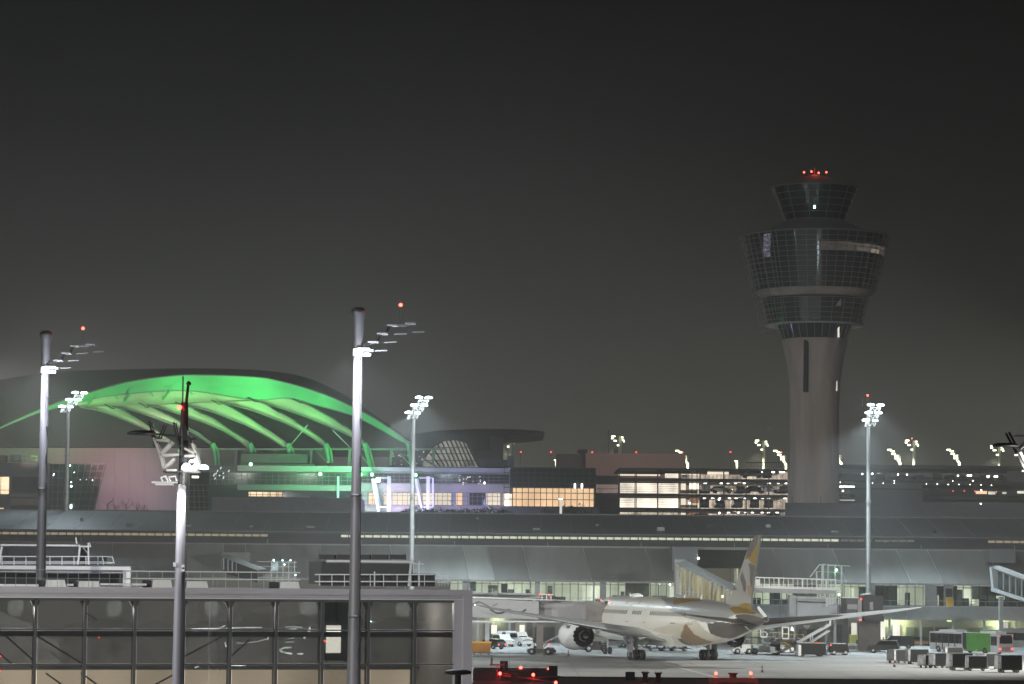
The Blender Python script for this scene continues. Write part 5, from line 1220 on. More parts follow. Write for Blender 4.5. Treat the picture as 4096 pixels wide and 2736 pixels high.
# fin
def zz(zx, zy): return PL(2500+zx/2.465, 2100+zy/2.465)
fin = [zz(*p_) for p_ in [(975,790),(1010,765),(1050,700),(1090,605),(1130,500),(1180,350),(1215,250),(1250,165),(1285,115),(1337,98),(1330,170),(1300,380),(1275,520),(1255,690),(1247,880),(1100,900)]]
m = MB(); m.prism(fin, -.13, .13); fn = m.build('tail_fin', mat('fin_pearl_paint', (.27,.27,.25), .35, var=.04, coat=.4), AP)
for mt, pl in (('taupe', [(1215,252),(1250,168),(1285,118),(1334,101),(1310,190),(1250,300),(1197,345)]), ('gold', [(1312,190),(1328,170),(1298,385),(1280,390),(1215,330),(1252,300)]),
    ('taupe', [(1165,460),(1205,560),(1203,640),(1185,665),(1145,520)]), ('taupe', [(1225,372),(1294,400),(1273,530),(1260,620),(1243,560),(1240,440)]), ('gold', [(1130,792),(1200,765),(1249,780),(1247,872),(1100,862)]),
    ('bronze', [(1215,600),(1256,590),(1252,690),(1225,700)]), ('taupe', [(1090,600),(1118,640),(1070,645)])):
    m = MB(); m.prism([zz(*p_) for p_ in pl], -.145, .145); m.build('livery_facet', A[mt], fn)
m = MB(); m.bar((-29.4,0,7.15),(-31.9,0,6.0), .22, .3); m.build('tail_cone_trim', A['paint_w'], AP)
m = MB(); m.lathe([(.28,-31.6),(.3,-32.1),(.2,-32.15)], (0,0,5.75), 16, 0, 'x'); m.build('apu_exhaust', A['chrome'], AP)
# landing gear
def wheel(parent, x, y, r, w, z=None):
    z = r if z is None else z; m = MB(); m.lathe([(r*.45,-w/2),(r*.9,-w/2),(r,-w/3),(r,w/3),(r*.9,w/2),(r*.45,w/2)], (x,y,z), 28, 0, 'y')
    o = m.build('wheel', A['rubber'], parent); h = MB(); h.lathe([(.01,-w*.35),(r*.46,-w*.4),(r*.46,w*.4),(.01,w*.35)], (x,y,z), 18, 0, 'y'); h.build('hub', A['paint_g'], o)
for sd in (1, -1):
    g_ = thing('main_gear', None, None, (0,0,0)); g_.parent = AP; yy = 4.9*sd
    m = MB(); m.tube([(.2,yy,3.4),(0,yy,.75)], [.24,.18], 14); m.bar((-.75,yy,.7),(.75,yy,.7), .28, .3); m.bar((0,yy,1.5),(0,yy-2.2*sd,2.6), .14); m.bar((0,yy,1.4),(2.4,yy,3.1), .12); m.build('strut', A['paint_g'], g_)
    for dx in (-.73, .73):
        for dy in (-.55, .55): wheel(g_, dx, yy+dy, .68, .5)
    m = MB(); m.hexa([(-.9,yy+sd*.75,1.0),(.9,yy+sd*.75,1.0),(.9,yy+sd*.80,1.0),(-.9,yy+sd*.80,1.0),(-1.2,yy+sd*.9,3.1),(1.3,yy+sd*.9,3.1),(1.3,yy+sd*.96,3.1),(-1.2,yy+sd*.96,3.1)]); m.build('gear_door', A['paint_g'], g_)
g_ = thing('nose_gear', None, None, (0,0,0)); g_.parent = AP
m = MB(); m.tube([(25.8,0,2.4),(25.8,0,.55)], [.14,.1], 10); m.build('strut', A['paint_g'], g_)
for dy in (-.35, .35): wheel(g_, 25.8, dy, .5, .35)

# ================================================================== boarding bridges
def hx_px(mb, Y0, Y1, pts, d0=0, d1=3.0):     # quad in the picture at two depths -> solid
    f = []
    for (x, y), Y in zip(pts, (Y0, Y1, Y1, Y0)): f.append(P(x, y, Y))
    bk = [v + Vector((0, d1, 0)) for v in f]
    mb.add(f + bk, [(0,1,2,3),(7,6,5,4),(4,5,1,0),(5,6,2,1),(6,7,3,2),(7,4,0,3)])
    return mb
def bb(par, name, mt, Y0, Y1, pts, d=3.0):
    m = MB(); hx_px(m, Y0, Y1, pts, 0, d); o = par.location; m.v = [(v[0]-o.x, v[1]-o.y, v[2]-o.z) for v in m.v]; return m.build(name, mt, par)
BG = thing('boarding_bridge', 'long grey boarding bridge tunnel docked at the left side of the airliner nose', 'boarding bridge', (P(2160,2500,385).x, 385, 0))
bb(BG, 'tunnel', A['paint_g'], 385, 384, [(1700,2386),(2155,2406),(2155,2478),(1700,2462)])
bb(BG, 'inner_tunnel', mat('pale_tunnel_panel', (.27,.27,.28), .5, stretch=(6,1,1)), 386, 385.5, [(2150,2400),(2352,2406),(2352,2478),(2150,2480)], 2.4)
bb(BG, 'cab', mat('weathered_cab', (.22,.21,.20), .7, var=.35, scale=1), 384, 383.6, [(2345,2405),(2422,2408),(2422,2486),(2345,2486)], 3.4)
bb(BG, 'canopy', mat('ribbed_canopy', (.06,.055,.06), .8, var=.3, scale=2, stretch=(1,1,8)), 384.2, 384.2, [(2420,2404),(2494,2412),(2490,2490),(2422,2488)], 2.8)
bb(BG, 'roof_edge', A['paint_w'], 384.7, 384, [(1700,2379),(2170,2401),(2352,2404),(1700,2385)], .3)
bb(BG, 'under_beam', A['steel'], 384.8, 383.8, [(1700,2482),(2340,2484),(2340,2490),(1700,2489)], .4)
m = MB(); o = BG.location
def rel(x, y, Y, o=None): return P(x, y, Y) - (o or BG.location)
for x0 in (1880, 1972, 2068): m.bar(rel(x0,2425,384.4), rel(x0+35,2405,384.4), .09); m.bar(rel(x0+35,2405,384.4), rel(x0+80,2428,384.4), .09)
m.build('side_brace', A['dark'], BG)
m = MB()
for x0 in (1960, 2035): m.tube([rel(x0+t*70, 2437+16*math.sin(math.pi*t), 384.1) for t in [i/8 for i in range(9)]], .1, 6)
m.build('hanging_cable', A['dark'], BG)
m = MB(); m.box(-.45,.45,-.4,.5,0,rel(2160,2480,385).z); m.build('support_column', mat('brownish_column', (.20,.18,.17), .7), BG)
m = MB(); m.box(-1.6,1.6,-.5,.6,.2,.8); m.build('drive_bogie', A['dark'], BG)
for dx in (-1.1, 1.1): wheel(BG, dx, -.6, .45, .35)
m = MB()
for x in (2168, 2186, 2204): m.bar(rel(x,2378,384.5), rel(x,2402,384.5), .1)
m.bar(rel(2160,2378,384.5), rel(2212,2378,384.5), .08); m.build('roof_rail', A['paint_w'], BG)
bb(BG, 'roof_unit', A['dark'], 385, 385, [(2200,2387),(2262,2387),(2262,2402),(2200,2400)], 1.2)
for x, y in ((2159,2378),(2197,2381),(2404,2399),(2437,2404)):
    m = MB(); m.ball(rel(x,y,383.8), .10); m.build('warning_light', E['red'], BG)
# fixed walkway level left: upper deck line
LW = thing('fixed_walkway', 'flat grey walkway deck with thin rail above the left boarding bridge', 'walkway', (P(1950,2385,400).x, 400, 0))
bb(LW, 'deck', A['paint_g'], 400, 400, [(1700,2365),(2140,2374),(2140,2380),(1700,2374)], 2.5); bb(LW, 'wall', A['paint_g'], 402, 402, [(1700,2374),(2140,2380),(2140,2400),(1700,2398)], .3)
m = MB()
for x in range(1880, 2140, 30): m.bar(rel(x,2352,400,LW.location), rel(x,2368,400,LW.location), .06)
m.box(-.3,.3,.5,1,0,6.6); m.build('rail_post', A['steel'], LW)
bb(LW, 'pillar_box', A['conc'], 399, 399, [(1975,2365),(1990,2362),(1990,2382),(1975,2380)], .6)

# glazed sloping walkway right of the fuselage
GW = thing('glazed_walkway', 'sloping glazed walkway lit yellow inside descending behind the airliner tail', 'walkway', (P(2830,2400,425).x, 425, 0))
gl = GW.location
bb(GW, 'roof', A['roof_pale'], 438, 405, [(2742,2238),(2960,2352),(2936,2366),(2706,2252)], 3.2)
bb(GW, 'end_gable', A['paint_g'], 438, 438, [(2700,2238),(2742,2238),(2742,2370),(2700,2370)], 2.5)
bb(GW, 'glow_wall', emit('walkway_glow', (1,.92,.55), .30, .85, .5, stretch=(1,1,.35)), 437.5, 406, [(2710,2262),(2930,2370),(2918,2440),(2712,2372)], .3)
bb(GW, 'floor_beam', A['paint_g'], 437, 405.5, [(2700,2372),(2935,2446),(2935,2456),(2700,2384)], 2.8)
bb(GW, 'top_chord', A['paint_g'], 436.6, 405, [(2704,2248),(2940,2364),(2938,2371),(2704,2256)], .3)
m = MB()
for i in range(14):
    t = i/13; xt = 2712+216*t; Y = 436.8-31.5*t; y0 = 2258+107*t; y1 = 2374+70*t
    m.bar(rel(xt,y0,Y,gl), rel(xt-2,y1,Y,gl), .2 if i % 3 else .42)
    if i % 2 == 0 and i < 12: m.bar(rel(xt,y0+8,Y-.1,gl), rel(xt+30,y1-2,Y-3,gl), .12)
m.build('side_truss', A['steel'], GW)
for px, Y in ((2735,434),(2792,428),(2845,420)):
    z = P(px,2385,Y).z; m = MB(); m.box(P(px,2385,Y).x-.3-gl.x, P(px,2385,Y).x+.3-gl.x, Y-gl.y, Y-gl.y+.5, 0, z+2); m.build('support_column', A['paint_g'], GW)
bb(GW, 'lower_landing', A['paint_g'], 424, 424, [(2735,2384),(2830,2392),(2830,2402),(2735,2394)], 2); 
m = MB()
for x in (2745,2770,2795,2815): m.bar(rel(x,2366,424,gl), rel(x,2386,424,gl), .07)
m.bar(rel(2740,2366,424,gl), rel(2830,2372,424,gl), .08); m.build('landing_rail', A['steel'], GW)
m = MB(); m.ball(rel(2794,2233,436,gl), .16); m.ball(rel(2680,2339,436,gl), .13); m.build('floodlight', E['lamp'], GW)
m = MB(); m.bar(rel(2790,2215,437,gl), rel(2790,2240,437,gl), .1); m.bar(rel(2778,2232,437,gl), rel(2794,2232,437,gl), .08); m.build('lamp_bracket', A['steel'], GW)
bb(GW, 'lit_landing_window', E['gate_b'], 410, 410, [(2886,2380),(2895,2380),(2895,2392),(2886,2392)], .3)
# truss footbridge and gray tunnel to the right
FBG = thing('boarding_bridge', 'pale blue grey boarding bridge with white truss rail and dark cab right of the tail', 'boarding bridge', (P(3260,2400,420).x, 420, 0)); fl = FBG.location
bb(FBG, 'upper_deck', A['paint_w'], 424, 422, [(3012,2346),(3345,2356),(3345,2361),(3012,2351)], 2.5)
bb(FBG, 'upper_deck_beam', A['paint_g'], 424, 422, [(3012,2352),(3345,2362),(3345,2376),(3012,2370)], 2.2)
m = MB()
for i in range(18): 
    x = 3020 + i*19; w = .22 if i % 5 == 0 else .09; m.bar(rel(x,2311+i*.5,423.8,fl), rel(x,2347+i*.5,423.8,fl), w)
m.bar(rel(3012,2309,423.8,fl), rel(3345,2319,423.8,fl), .17); m.bar(rel(3012,2343,423.8,fl), rel(3345,2353,423.8,fl), .12); m.build('truss_rail', A['paint_w'], FBG)
bb(FBG, 'lift_housing', A['paint_w'], 423, 423, [(3024,2318),(3040,2318),(3040,2345),(3024,2345)], .8)
bb(FBG, 'tunnel', mat('pale_blue_tunnel', (.40,.44,.47), .45, var=.1, scale=.4), 421, 420, [(3185,2385),(3352,2390),(3352,2458),(3185,2466)])
bb(FBG, 'tunnel_frame', A['paint_g'], 420.8, 419.8, [(3182,2384),(3310,2392),(3310,2400),(3182,2396)], .4)
bb(FBG, 'tunnel_shade_strip', A['dark'], 420.7, 419.9, [(3190,2403),(3308,2408),(3308,2413),(3190,2408)], .3)  # dark strip drawn as the shade below the tunnel frame
bb(FBG, 'end_frame', A['paint_g'], 420.4, 420.4, [(3158,2380),(3184,2382),(3184,2466),(3158,2462)], 3)
m = MB()
for k in range(7): x = 3305+k*6; m.bar(rel(x,2392,419.5,fl), rel(x,2425-k*2,419.5,fl), .1)
m.build('ribbed_panel', A['paint_w'], FBG)
m = MB()
for x in (3350, 3358, 3366):
    m.bar(rel(x,2385,419.2,fl), rel(x,2452,419.2,fl), .07)
for k in range(9): m.bar(rel(3350,2388+k*8,419.2,fl), rel(3366,2394+k*8,419.2,fl), .05); 
m.bar(rel(3318,2452,419.2,fl), rel(3372,2455,419.2,fl), .06); m.build('service_ladder', A['dark'], FBG)
bb(FBG, 'cab_link', A['dark'], 419.5, 419.5, [(3372,2392),(3386,2392),(3386,2462),(3372,2460)], 3)
bb(FBG, 'cab_side', A['conc_dk'], 419.4, 419.4, [(3386,2393),(3432,2393),(3432,2460),(3386,2460)], 3); bb(FBG, 'cab_band', A['paint_g'], 419.2, 419.2, [(3390,2417),(3431,2418),(3431,2438),(3390,2437)], .2)
bb(FBG, 'cab_roof', A['paint_w'], 419, 419, [(3370,2389),(3446,2391),(3446,2394),(3370,2392)], 3.4)
bb(FBG, 'cab_pillar', A['paint_g'], 419, 419, [(3432,2391),(3448,2391),(3448,2484),(3432,2484)], 1)
bb(FBG, 'cab', A['dark'], 418.6, 418, [(3452,2378),(3535,2386),(3530,2462),(3452,2470)], 3.2); bb(FBG, 'cab_top', A['paint_w'], 418.5, 418, [(3450,2377),(3485,2372),(3486,2375),(3450,2381)], 3)
bb(FBG, 'cab_underframe', A['dark'], 418.6, 418, [(3452,2468),(3536,2464),(3536,2486),(3470,2488)], 2.6)
bb(FBG, 'cab_window', A['paint_g'], 418.0, 418.0, [(3479,2408),(3493,2408),(3493,2440),(3479,2440)], .2)
for x, y in ((3445,2396),(3441,2480)): m = MB(); m.ball(rel(x,y,417.8,fl), .13); m.build('warning_light', E['red'], FBG)
m = MB(); z = P(3480,2475,420).z; c = P(3480,2475,420)-fl; m.box(c.x-1.6,c.x+1.6,.4,1.6,0,z); m.build('support_pier', mat('brown_pier', (.13,.12,.11), .8, var=.3, scale=.8), FBG)
c = P(3382,2475,420)-fl; m = MB(); m.box(c.x-.35,c.x+.35,0,.8,0,P(3380,2460,420).z); m.build('support_column', A['dark'], FBG)
c = P(3340,2475,421)-fl; m = MB(); m.box(c.x-.2,c.x+.2,1,1.4,0,P(3340,2460,420).z); m.build('support_column', A['paint_g'], FBG)
c = P(3265,2400,423)-fl
# scaffold stair tower
SC = thing('stair_tower', 'green lit open scaffold stair tower above the right boarding bridge', 'stair tower', (P(3320,2400,426).x, 426, 0)); sl = SC.location
m = MB()
for x, yt in ((3265,2286),(3287,2260),(3291,2260),(3312,2256),(3340,2258),(3365,2262)):
    m.bar(rel(x,yt,426,sl), rel(x,2384,426,sl), .12)
    m.bar(rel(x+3,yt,428,sl), rel(x+3,2384,428,sl), .1)
m.bar(rel(3240,2308,426,sl), rel(3277,2260,426,sl), .14); m.bar(rel(3277,2259,426,sl), rel(3400,2264,426,sl), .12); m.bar(rel(3277,2259,426,sl), rel(3300,2256,428,sl), .1)
m.bar(rel(3265,2286,426,sl), rel(3365,2290,426,sl), .07); m.bar(rel(3265,2320,426,sl), rel(3395,2322,426,sl), .08); m.bar(rel(3340,2264,427,sl), rel(3340,2384,427,sl), .07)
for k in range(7): m.bar(rel(3345+k*7,2370-k*8,427,sl), rel(3352+k*7,2370-k*8,427,sl), .1)
m.build('scaffold_frame', A['steel'], SC)
bb(SC, 'mesh_panel', mat('grey_mesh', (.17,.19,.18), .7), 427.8, 427.8, [(3300,2268),(3362,2270),(3362,2318),(3300,2316)], .1)
m = MB(); m.ball(rel(3346,2280,425.4,sl), .17); m.ball(rel(3356,2378,423,sl), .14); m.build('green_lamp', emit('mint_lamp', (.6,1,.8), 9), SC)
lamp('mint_light', 'POINT', rel(3346,2283,424.6,sl), 60, (.3,1,.6), SC, .2); lamp('mint_light', 'POINT', rel(3352,2376,422,sl), 25, (.4,1,.7), SC, .2)
# walkways at the right edge and the small one at left
RW = thing('glazed_walkway', 'dim glazed walkway descending at the right edge of the picture', 'walkway', (P(4050,2330,425).x, 425, 0)); rl = RW.location
bb(RW, 'roof', A['roof_mid'], 436, 418, [(3998,2262),(4180,2330),(4160,2342),(3970,2272)], 3); bb(RW, 'glass_side', A['glass_dk'], 436, 420, [(3985,2285),(4160,2350),(4160,2415),(3985,2350)], .3)
bb(RW, 'floor_beam', A['paint_g'], 436, 419, [(3975,2352),(4160,2412),(4160,2424),(3975,2366)], 2.5); bb(RW, 'end_gable', A['paint_g'], 436, 436, [(3966,2268),(3998,2264),(3998,2360),(3975,2360)], 2)
m = MB()
for i in range(8): t = i/7; m.bar(rel(3990+170*t,2275+68*t,435.6-17*t,rl), rel(3990+170*t,2352+60*t,435.6-17*t,rl), .2)
m.build('side_truss', A['steel'], RW); m = MB(); m.box(P(4005,2380,432).x-rl.x-.3, P(4005,2380,432).x-rl.x+.3, 7, 7.6, 0, 8); m.build('support_column', A['paint_g'], RW)
LWK = thing('glazed_walkway', 'small stair walkway with cyan lamps before the pale roof left of centre', 'walkway', (P(1100,2290,430).x, 430, 0)); ll = LWK.location
bb(LWK, 'roof', A['roof_mid'], 446, 432, [(905,2218),(1060,2275),(1030,2282),(880,2226)], 2.5); bb(LWK, 'glass_side', A['glass_dk'], 446, 433, [(890,2228),(1030,2284),(1030,2330),(890,2290)], .3)
m = MB()
for i in range(9): m.bar(rel(895+17*i,2228+6.3*i,445-1.4*i,ll), rel(895+17*i,2280+6*i,445-1.4*i,ll), .14)
for x in (1085,1108,1132,1155,1178): m.bar(rel(x,2242,430,ll), rel(x,2345,430,ll), .09)
for y in (2246,2265,2288,2310): m.bar(rel(1030,y,430,ll), rel(1190,y+3,430,ll), .07)
m.build('stair_frame', A['steel'], LWK)
bb(LWK, 'lit_lobby', emit('lobby_light_blue', (.7,.9,.95), .5, .5, 1), 431, 431, [(1086,2250),(1112,2250),(1112,2283),(1086,2283)], .5)
bb(LWK, 'lobby_wall', emit('lobby_light_pale', (.8,.9,.8), .16, .5, 1), 431.5, 431.5, [(1112,2246),(1185,2246),(1185,2330),(1030,2330)], .3)
for x, y, r in ((1095,2241,.14),(1130,2241,.1),(1162,2241,.1),(1138,2258,.1),(1182,2300,.1)):
    m = MB(); m.ball(rel(x,y,429.6,ll), r); m.build('lamp', E['cyan'], LWK)

# ================================================================== vehicles
def wheels4(par, L, Wd, r=.34, w=.24, xs=None):
    for x in (xs or (-L*.31, L*.31)):
        for y in (-Wd/2+w*.4, Wd/2-w*.4):
            m = MB(); m.lathe([(r*.5,-w/2),(r,-w/2),(r,w/2),(r*.5,w/2)], (x,y,r), 18, 0, 'y'); o = m.build('wheel', A['rubber'], par)
            h = MB(); h.lathe([(.01,-w*.52),(r*.55,-w*.5),(r*.55,w*.5),(.01,w*.52)], (x,y,r), 14, 0, 'y'); h.build('rim', A['steel'], o)
def vehicle(name, label, cat, px, py, rz, L, Wd, prof, glassy, paint, grp=None, head=True, tail=False, r=.34, lower=None, s=1.0, belt=None):
    t = thing(name, label, cat, G(px, py), rz, grp); t.scale = (s, s, s)
    m = MB(); n = len(prof); tz_ = max(z for _, z in prof); zb = min(z for _, z in prof)
    wd = lambda z: Wd/2*(1 - .12*max(0, (z - tz_*.55)/(tz_*.45)))
    vs = [(x, -wd(z), z) for x, z in prof] + [(x, wd(z), z) for x, z in prof]
    m.add(vs, [tuple(range(n)), tuple(range(n, 2*n))[::-1]] + [(i, i+n, (i+1)%n+n, (i+1)%n) for i in range(n)], 0)
    if lower: m.box(min(x for x,_ in prof)+.02, max(x for x,_ in prof)-.02, -Wd/2-.01, Wd/2+.01, zb, zb+lower[1], 1)
    m.build('body', [paint] + ([lower[0]] if lower else []), t)
    for gpoly in glassy:
        m = MB(); k = len(gpoly); vs = [(x, -wd(z)-.012, z) for x, z in gpoly] + [(x, wd(z)+.012, z) for x, z in gpoly]
        m.add(vs, [tuple(range(k)), tuple(range(k, 2*k))[::-1]] + [(i, i+k, (i+1)%k+k, (i+1)%k) for i in range(k)]); m.build('window', A['carglass'], t)
    wheels4(t, L, Wd, r)
    xf = max(x for x, _ in prof); xr = min(x for x, _ in prof); zl = tz_*.42
    for sy in (-1, 1):
        m = MB(); m.box(xf-.06, xf+.02, sy*Wd*.36-.15, sy*Wd*.36+.15, zl-.08, zl+.08); m.build('headlight', E['head'] if head == 'on' else A['chrome'], t)
        m = MB(); m.box(xr-.02, xr+.05, sy*Wd*.38-.1, sy*Wd*.38+.1, zl-.02, zl+.16); m.build('tail_light', E['tail'] if tail else A['redmetal'], t)
    m = MB(); m.box(xf-.02, xf+.03, -.26, .26, zb+.1, zb+.22); m.build('number_plate', A['paint_w'], t)
    return t
estate = [(-2.3,.3),(-2.35,.75),(-2.25,1.0),(-1.85,1.42),(.2,1.48),(1.1,1.0),(2.1,.85),(2.35,.6),(2.35,.3)]
estate_g = [[(-2.1,1.02),(-1.78,1.36),(.14,1.42),(.92,1.02)]]
suv = [(-2.2,.4),(-2.25,1.0),(-2.1,1.15),(-1.85,1.78),(.4,1.82),(1.1,1.15),(2.1,1.02),(2.3,.7),(2.3,.4)]
suv_g = [[(-2.0,1.18),(-1.76,1.7),(.34,1.74),(.96,1.18)]]
boxvan = [(-2.1,.4),(-2.1,2.1),(.55,2.15),(.95,1.35),(1.95,1.25),(2.05,.9),(2.05,.4)]
boxvan_g = [[(-1.2,1.35),(-1.2,1.95),(.42,1.98),(.82,1.35)]]
van = [(-2.4,.35),(-2.45,1.1),(-2.3,1.9),(1.2,1.95),(1.9,1.15),(2.4,.95),(2.45,.35)]
van_g = [[(-.2,1.2),(-.2,1.75),(1.15,1.78),(1.75,1.2)]]
WP = A['paint_w']
v = vehicle('van', 'boxy white van with square windscreen parked under the left boarding bridge', 'van', 2078, 2585, -.95, 4.1, 1.9, boxvan, boxvan_g, WP, r=.38)
m = MB(); m.add([(.99,-.75,1.32),(.99,.75,1.32),(.6,.72,1.95),(.6,-.72,1.95)], [(0,1,2,3)]); m.build('windscreen', A['carglass'], v)
m = MB()
for k in range(4): m.box(2.05,2.07,-.5,.5,.85+k*.09,.88+k*.09)
m.build('grille', A['dark'], v)
v = vehicle('van', 'white high roofed van behind the white car and boxy van', 'van', 2032, 2574, -1.2, 4.9, 1.95, van, van_g, WP)
v = vehicle('car', 'white car with dark bonnet facing the apron beside the boxy van', 'car', 2012, 2586, -1.15, 4.6, 1.85, suv, suv_g, WP)
v = vehicle('car', 'dark estate car with red tail light behind the yellow waste container', 'car', 1960, 2596, 2.4, 4.6, 1.85, estate, estate_g, A['carbody_d'], tail=True)
v = vehicle('car', 'silver estate car parked between engine and left main gear', 'car', 2452, 2590, 3.2, 4.7, 1.85, estate, estate_g, A['carbody_s'])
v = vehicle('car', 'white van like car right of the silver estate car', 'car', 2512, 2589, 2.5, 4.2, 1.8, suv, suv_g, WP, s=.85)
v = vehicle('car', 'small white car partly hidden by the left main gear', 'car', 2560, 2590, 2.6, 4.2, 1.8, estate, estate_g, WP, s=.9)
v = vehicle('car', 'black pickup like vehicle seen from behind left of the baggage carts', 'car', 3535, 2612, 2.9, 4.6, 1.9, suv, suv_g, A['carbody_d'])
v = vehicle('car', 'dark large van behind the black pickup and beneath the lit door', 'car', 3592, 2594, 3.05, 5, 2, van, van_g, A['carbody_d'], s=1.0)
v = vehicle('taxi', 'brown estate taxi with pale orange lower flank facing right', 'car', 3680, 2583, .06, 4.7, 1.85, estate, estate_g, mat('olive_brown_paint', (.10,.08,.03), .35, coat=.4), lower=(A['orange'], .42))
t = thing('barrier_block', 'orange and white striped barrier block behind the bus', 'barrier', G(3774, 2588), .05); m = MB(); m.box(-.65,.65,-.3,.3,0,.75); m.build('block', A['orange'], t); m = MB(); m.box(-.66,.66,-.31,.31,.1,.18); m.box(-.66,.66,-.31,.31,.6,.66); m.build('stripe', A['paint_w'], t)
# yellow waste container on wheels
t = thing('waste_container', 'orange brown waste container with yellow rim standing beside the glass building corner', 'container', G(1925, 2618), .05)
m = MB(); m.hexa([(-1.2,-.65,.3),(1.15,-.65,.3),(1.15,.65,.3),(-1.2,.65,.3),(-1.3,-.75,1.6),(1.3,-.75,1.6),(1.3,.75,1.6),(-1.3,.75,1.6)]); m.build('tub', A['brown'], t)
m = MB(); m.box(-1.36,1.36,-.8,-.7,1.55,1.72); m.box(-1.36,1.36,.7,.8,1.55,1.72); m.box(-1.36,-1.26,-.7,.7,1.55,1.72); m.box(1.26,1.36,-.7,.7,1.55,1.72); m.build('rim', A['yellow'], t)
m = MB()
for x in (-.9,-.3,.3,.9): m.box(x-.05,x+.05,-.78,-.66,.35,1.55)
m.build('rib', A['brown'], t); wheels4(t, 2.6, 1.3, .16, .1, (-1,0,1)); m = MB(); m.box(-1.3,1.5,-.6,.6,.22,.3); m.build('chassis', A['dark'], t)
# belt loader left
t = thing('belt_loader', 'dark belt loader with raised boom and red lamps in front of the left bridge column', 'belt loader', G(2165, 2617), .1)
m = MB(); m.prism([(-1.9,.25),(-1.9,.6),(-1.2,.75),(.6,.75),(.9,.95),(1.6,.9),(1.9,.55),(1.9,.25)], -.9, .9); m.build('chassis', A['conc_dk'], t)
m = MB(); m.bar((-1.5,-.4,.6),(2.7,-.4,2.6), .12,.22); m.bar((-1.5,.4,.6),(2.7,.4,2.6), .12,.22); m.bar((-1.5,0,.66),(2.7,0,2.66), .7,.05); m.bar((0,0,.6),(1.2,0,1.8), .1); m.build('boom', A['paint_g'], t)
m = MB(); m.box(-1.1,-.3,-.7,-.2,.75,1.15); m.bar((-1.0,-.6,1.1),(-1.0,-.6,1.6), .05); m.bar((-.4,-.6,1.1),(-.4,-.6,1.6), .05); m.bar((-.4,-.6,1.6),(-1.0,-.6,1.6), .05); m.build('driver_seat', A['dark'], t); wheels4(t, 4, 1.8, .36)
for x, z in ((-.4,1.2),(.9,1.35)): m = MB(); m.ball((x,-.8,z), .09); m.build('warning_light', E['red'], t)
# tug by the nose wheel, behind the engine
t = thing('pushback_tug', 'black pushback tug peeking out behind the left engine', 'tug', G(2385, 2608), .0)
m = MB(); m.prism([(-2.2,.3),(-2.2,.9),(-.6,1.0),(-.4,1.5),(.6,1.5),(.9,1.0),(1.6,.9),(1.6,.3)], -1, 1); m.build('body', A['dark'], t); wheels4(t, 3.6, 2, .5, .4); m = MB(); m.box(.35,.6,-1.02,-.6,1.05,1.4); m.build('window', A['carglass'], t)
# dollies under the fuselage
for i, px in enumerate((2628, 2668, 2712)):
    t = thing('cargo_dolly', ('dark cargo dolly with white lamp behind the left main gear','dark cargo dolly in the middle of the row beneath the fuselage','empty cargo dolly nearest the right main gear')[i], 'dolly', G(px, 2604), .05*i, 'cargo dollies under the fuselage')
    m = MB(); m.box(-1.5,1.5,-.8,.8,.35,.5); m.box(-1.5,-1.4,-.8,.8,.5,1.0 if i < 2 else .6); m.box(.9,1.2,-.5,.5,.5,.9); m.build('bed', A['dark'], t); wheels4(t, 3, 1.5, .22, .14)
    m = MB(); m.bar((1.5,0,.4),(2.2,0,.25), .07); m.build('tow_bar', A['dark'], t)
    if i < 2: m = MB(); m.ball((-.3 if i else .3,-.82,.95), .09); m.build('lamp', E['lamp'], t)
# white tug beneath the tail
t = thing('baggage_tractor', 'white baggage tractor with open cab standing just right of the tail underside', 'tractor', G(2968, 2617), .08)
m = MB(); m.prism([(-1.4,.35),(-1.45,.8),(-1.0,1.0),(-.7,1.0),(-.7,.85),(-.1,.85),(-.1,1.35),(1.1,1.35),(1.1,.35)], -.75, .75); m.build('body', WP, t)
m = MB()
for x in (-.75, .95):
    for y in (-.7, .7): m.bar((x,y,1.0),(x,y,2.05), .07)
m.box(-.85,1.1,-.78,.78,2.05,2.12); m.build('cab_frame', A['paint_g'], t); wheels4(t, 2.5, 1.5, .42, .28, (-.75,.85)); m = MB(); m.box(-.2,.2,-.4,.1,.85,1.4); m.build('seat', A['dark'], t)
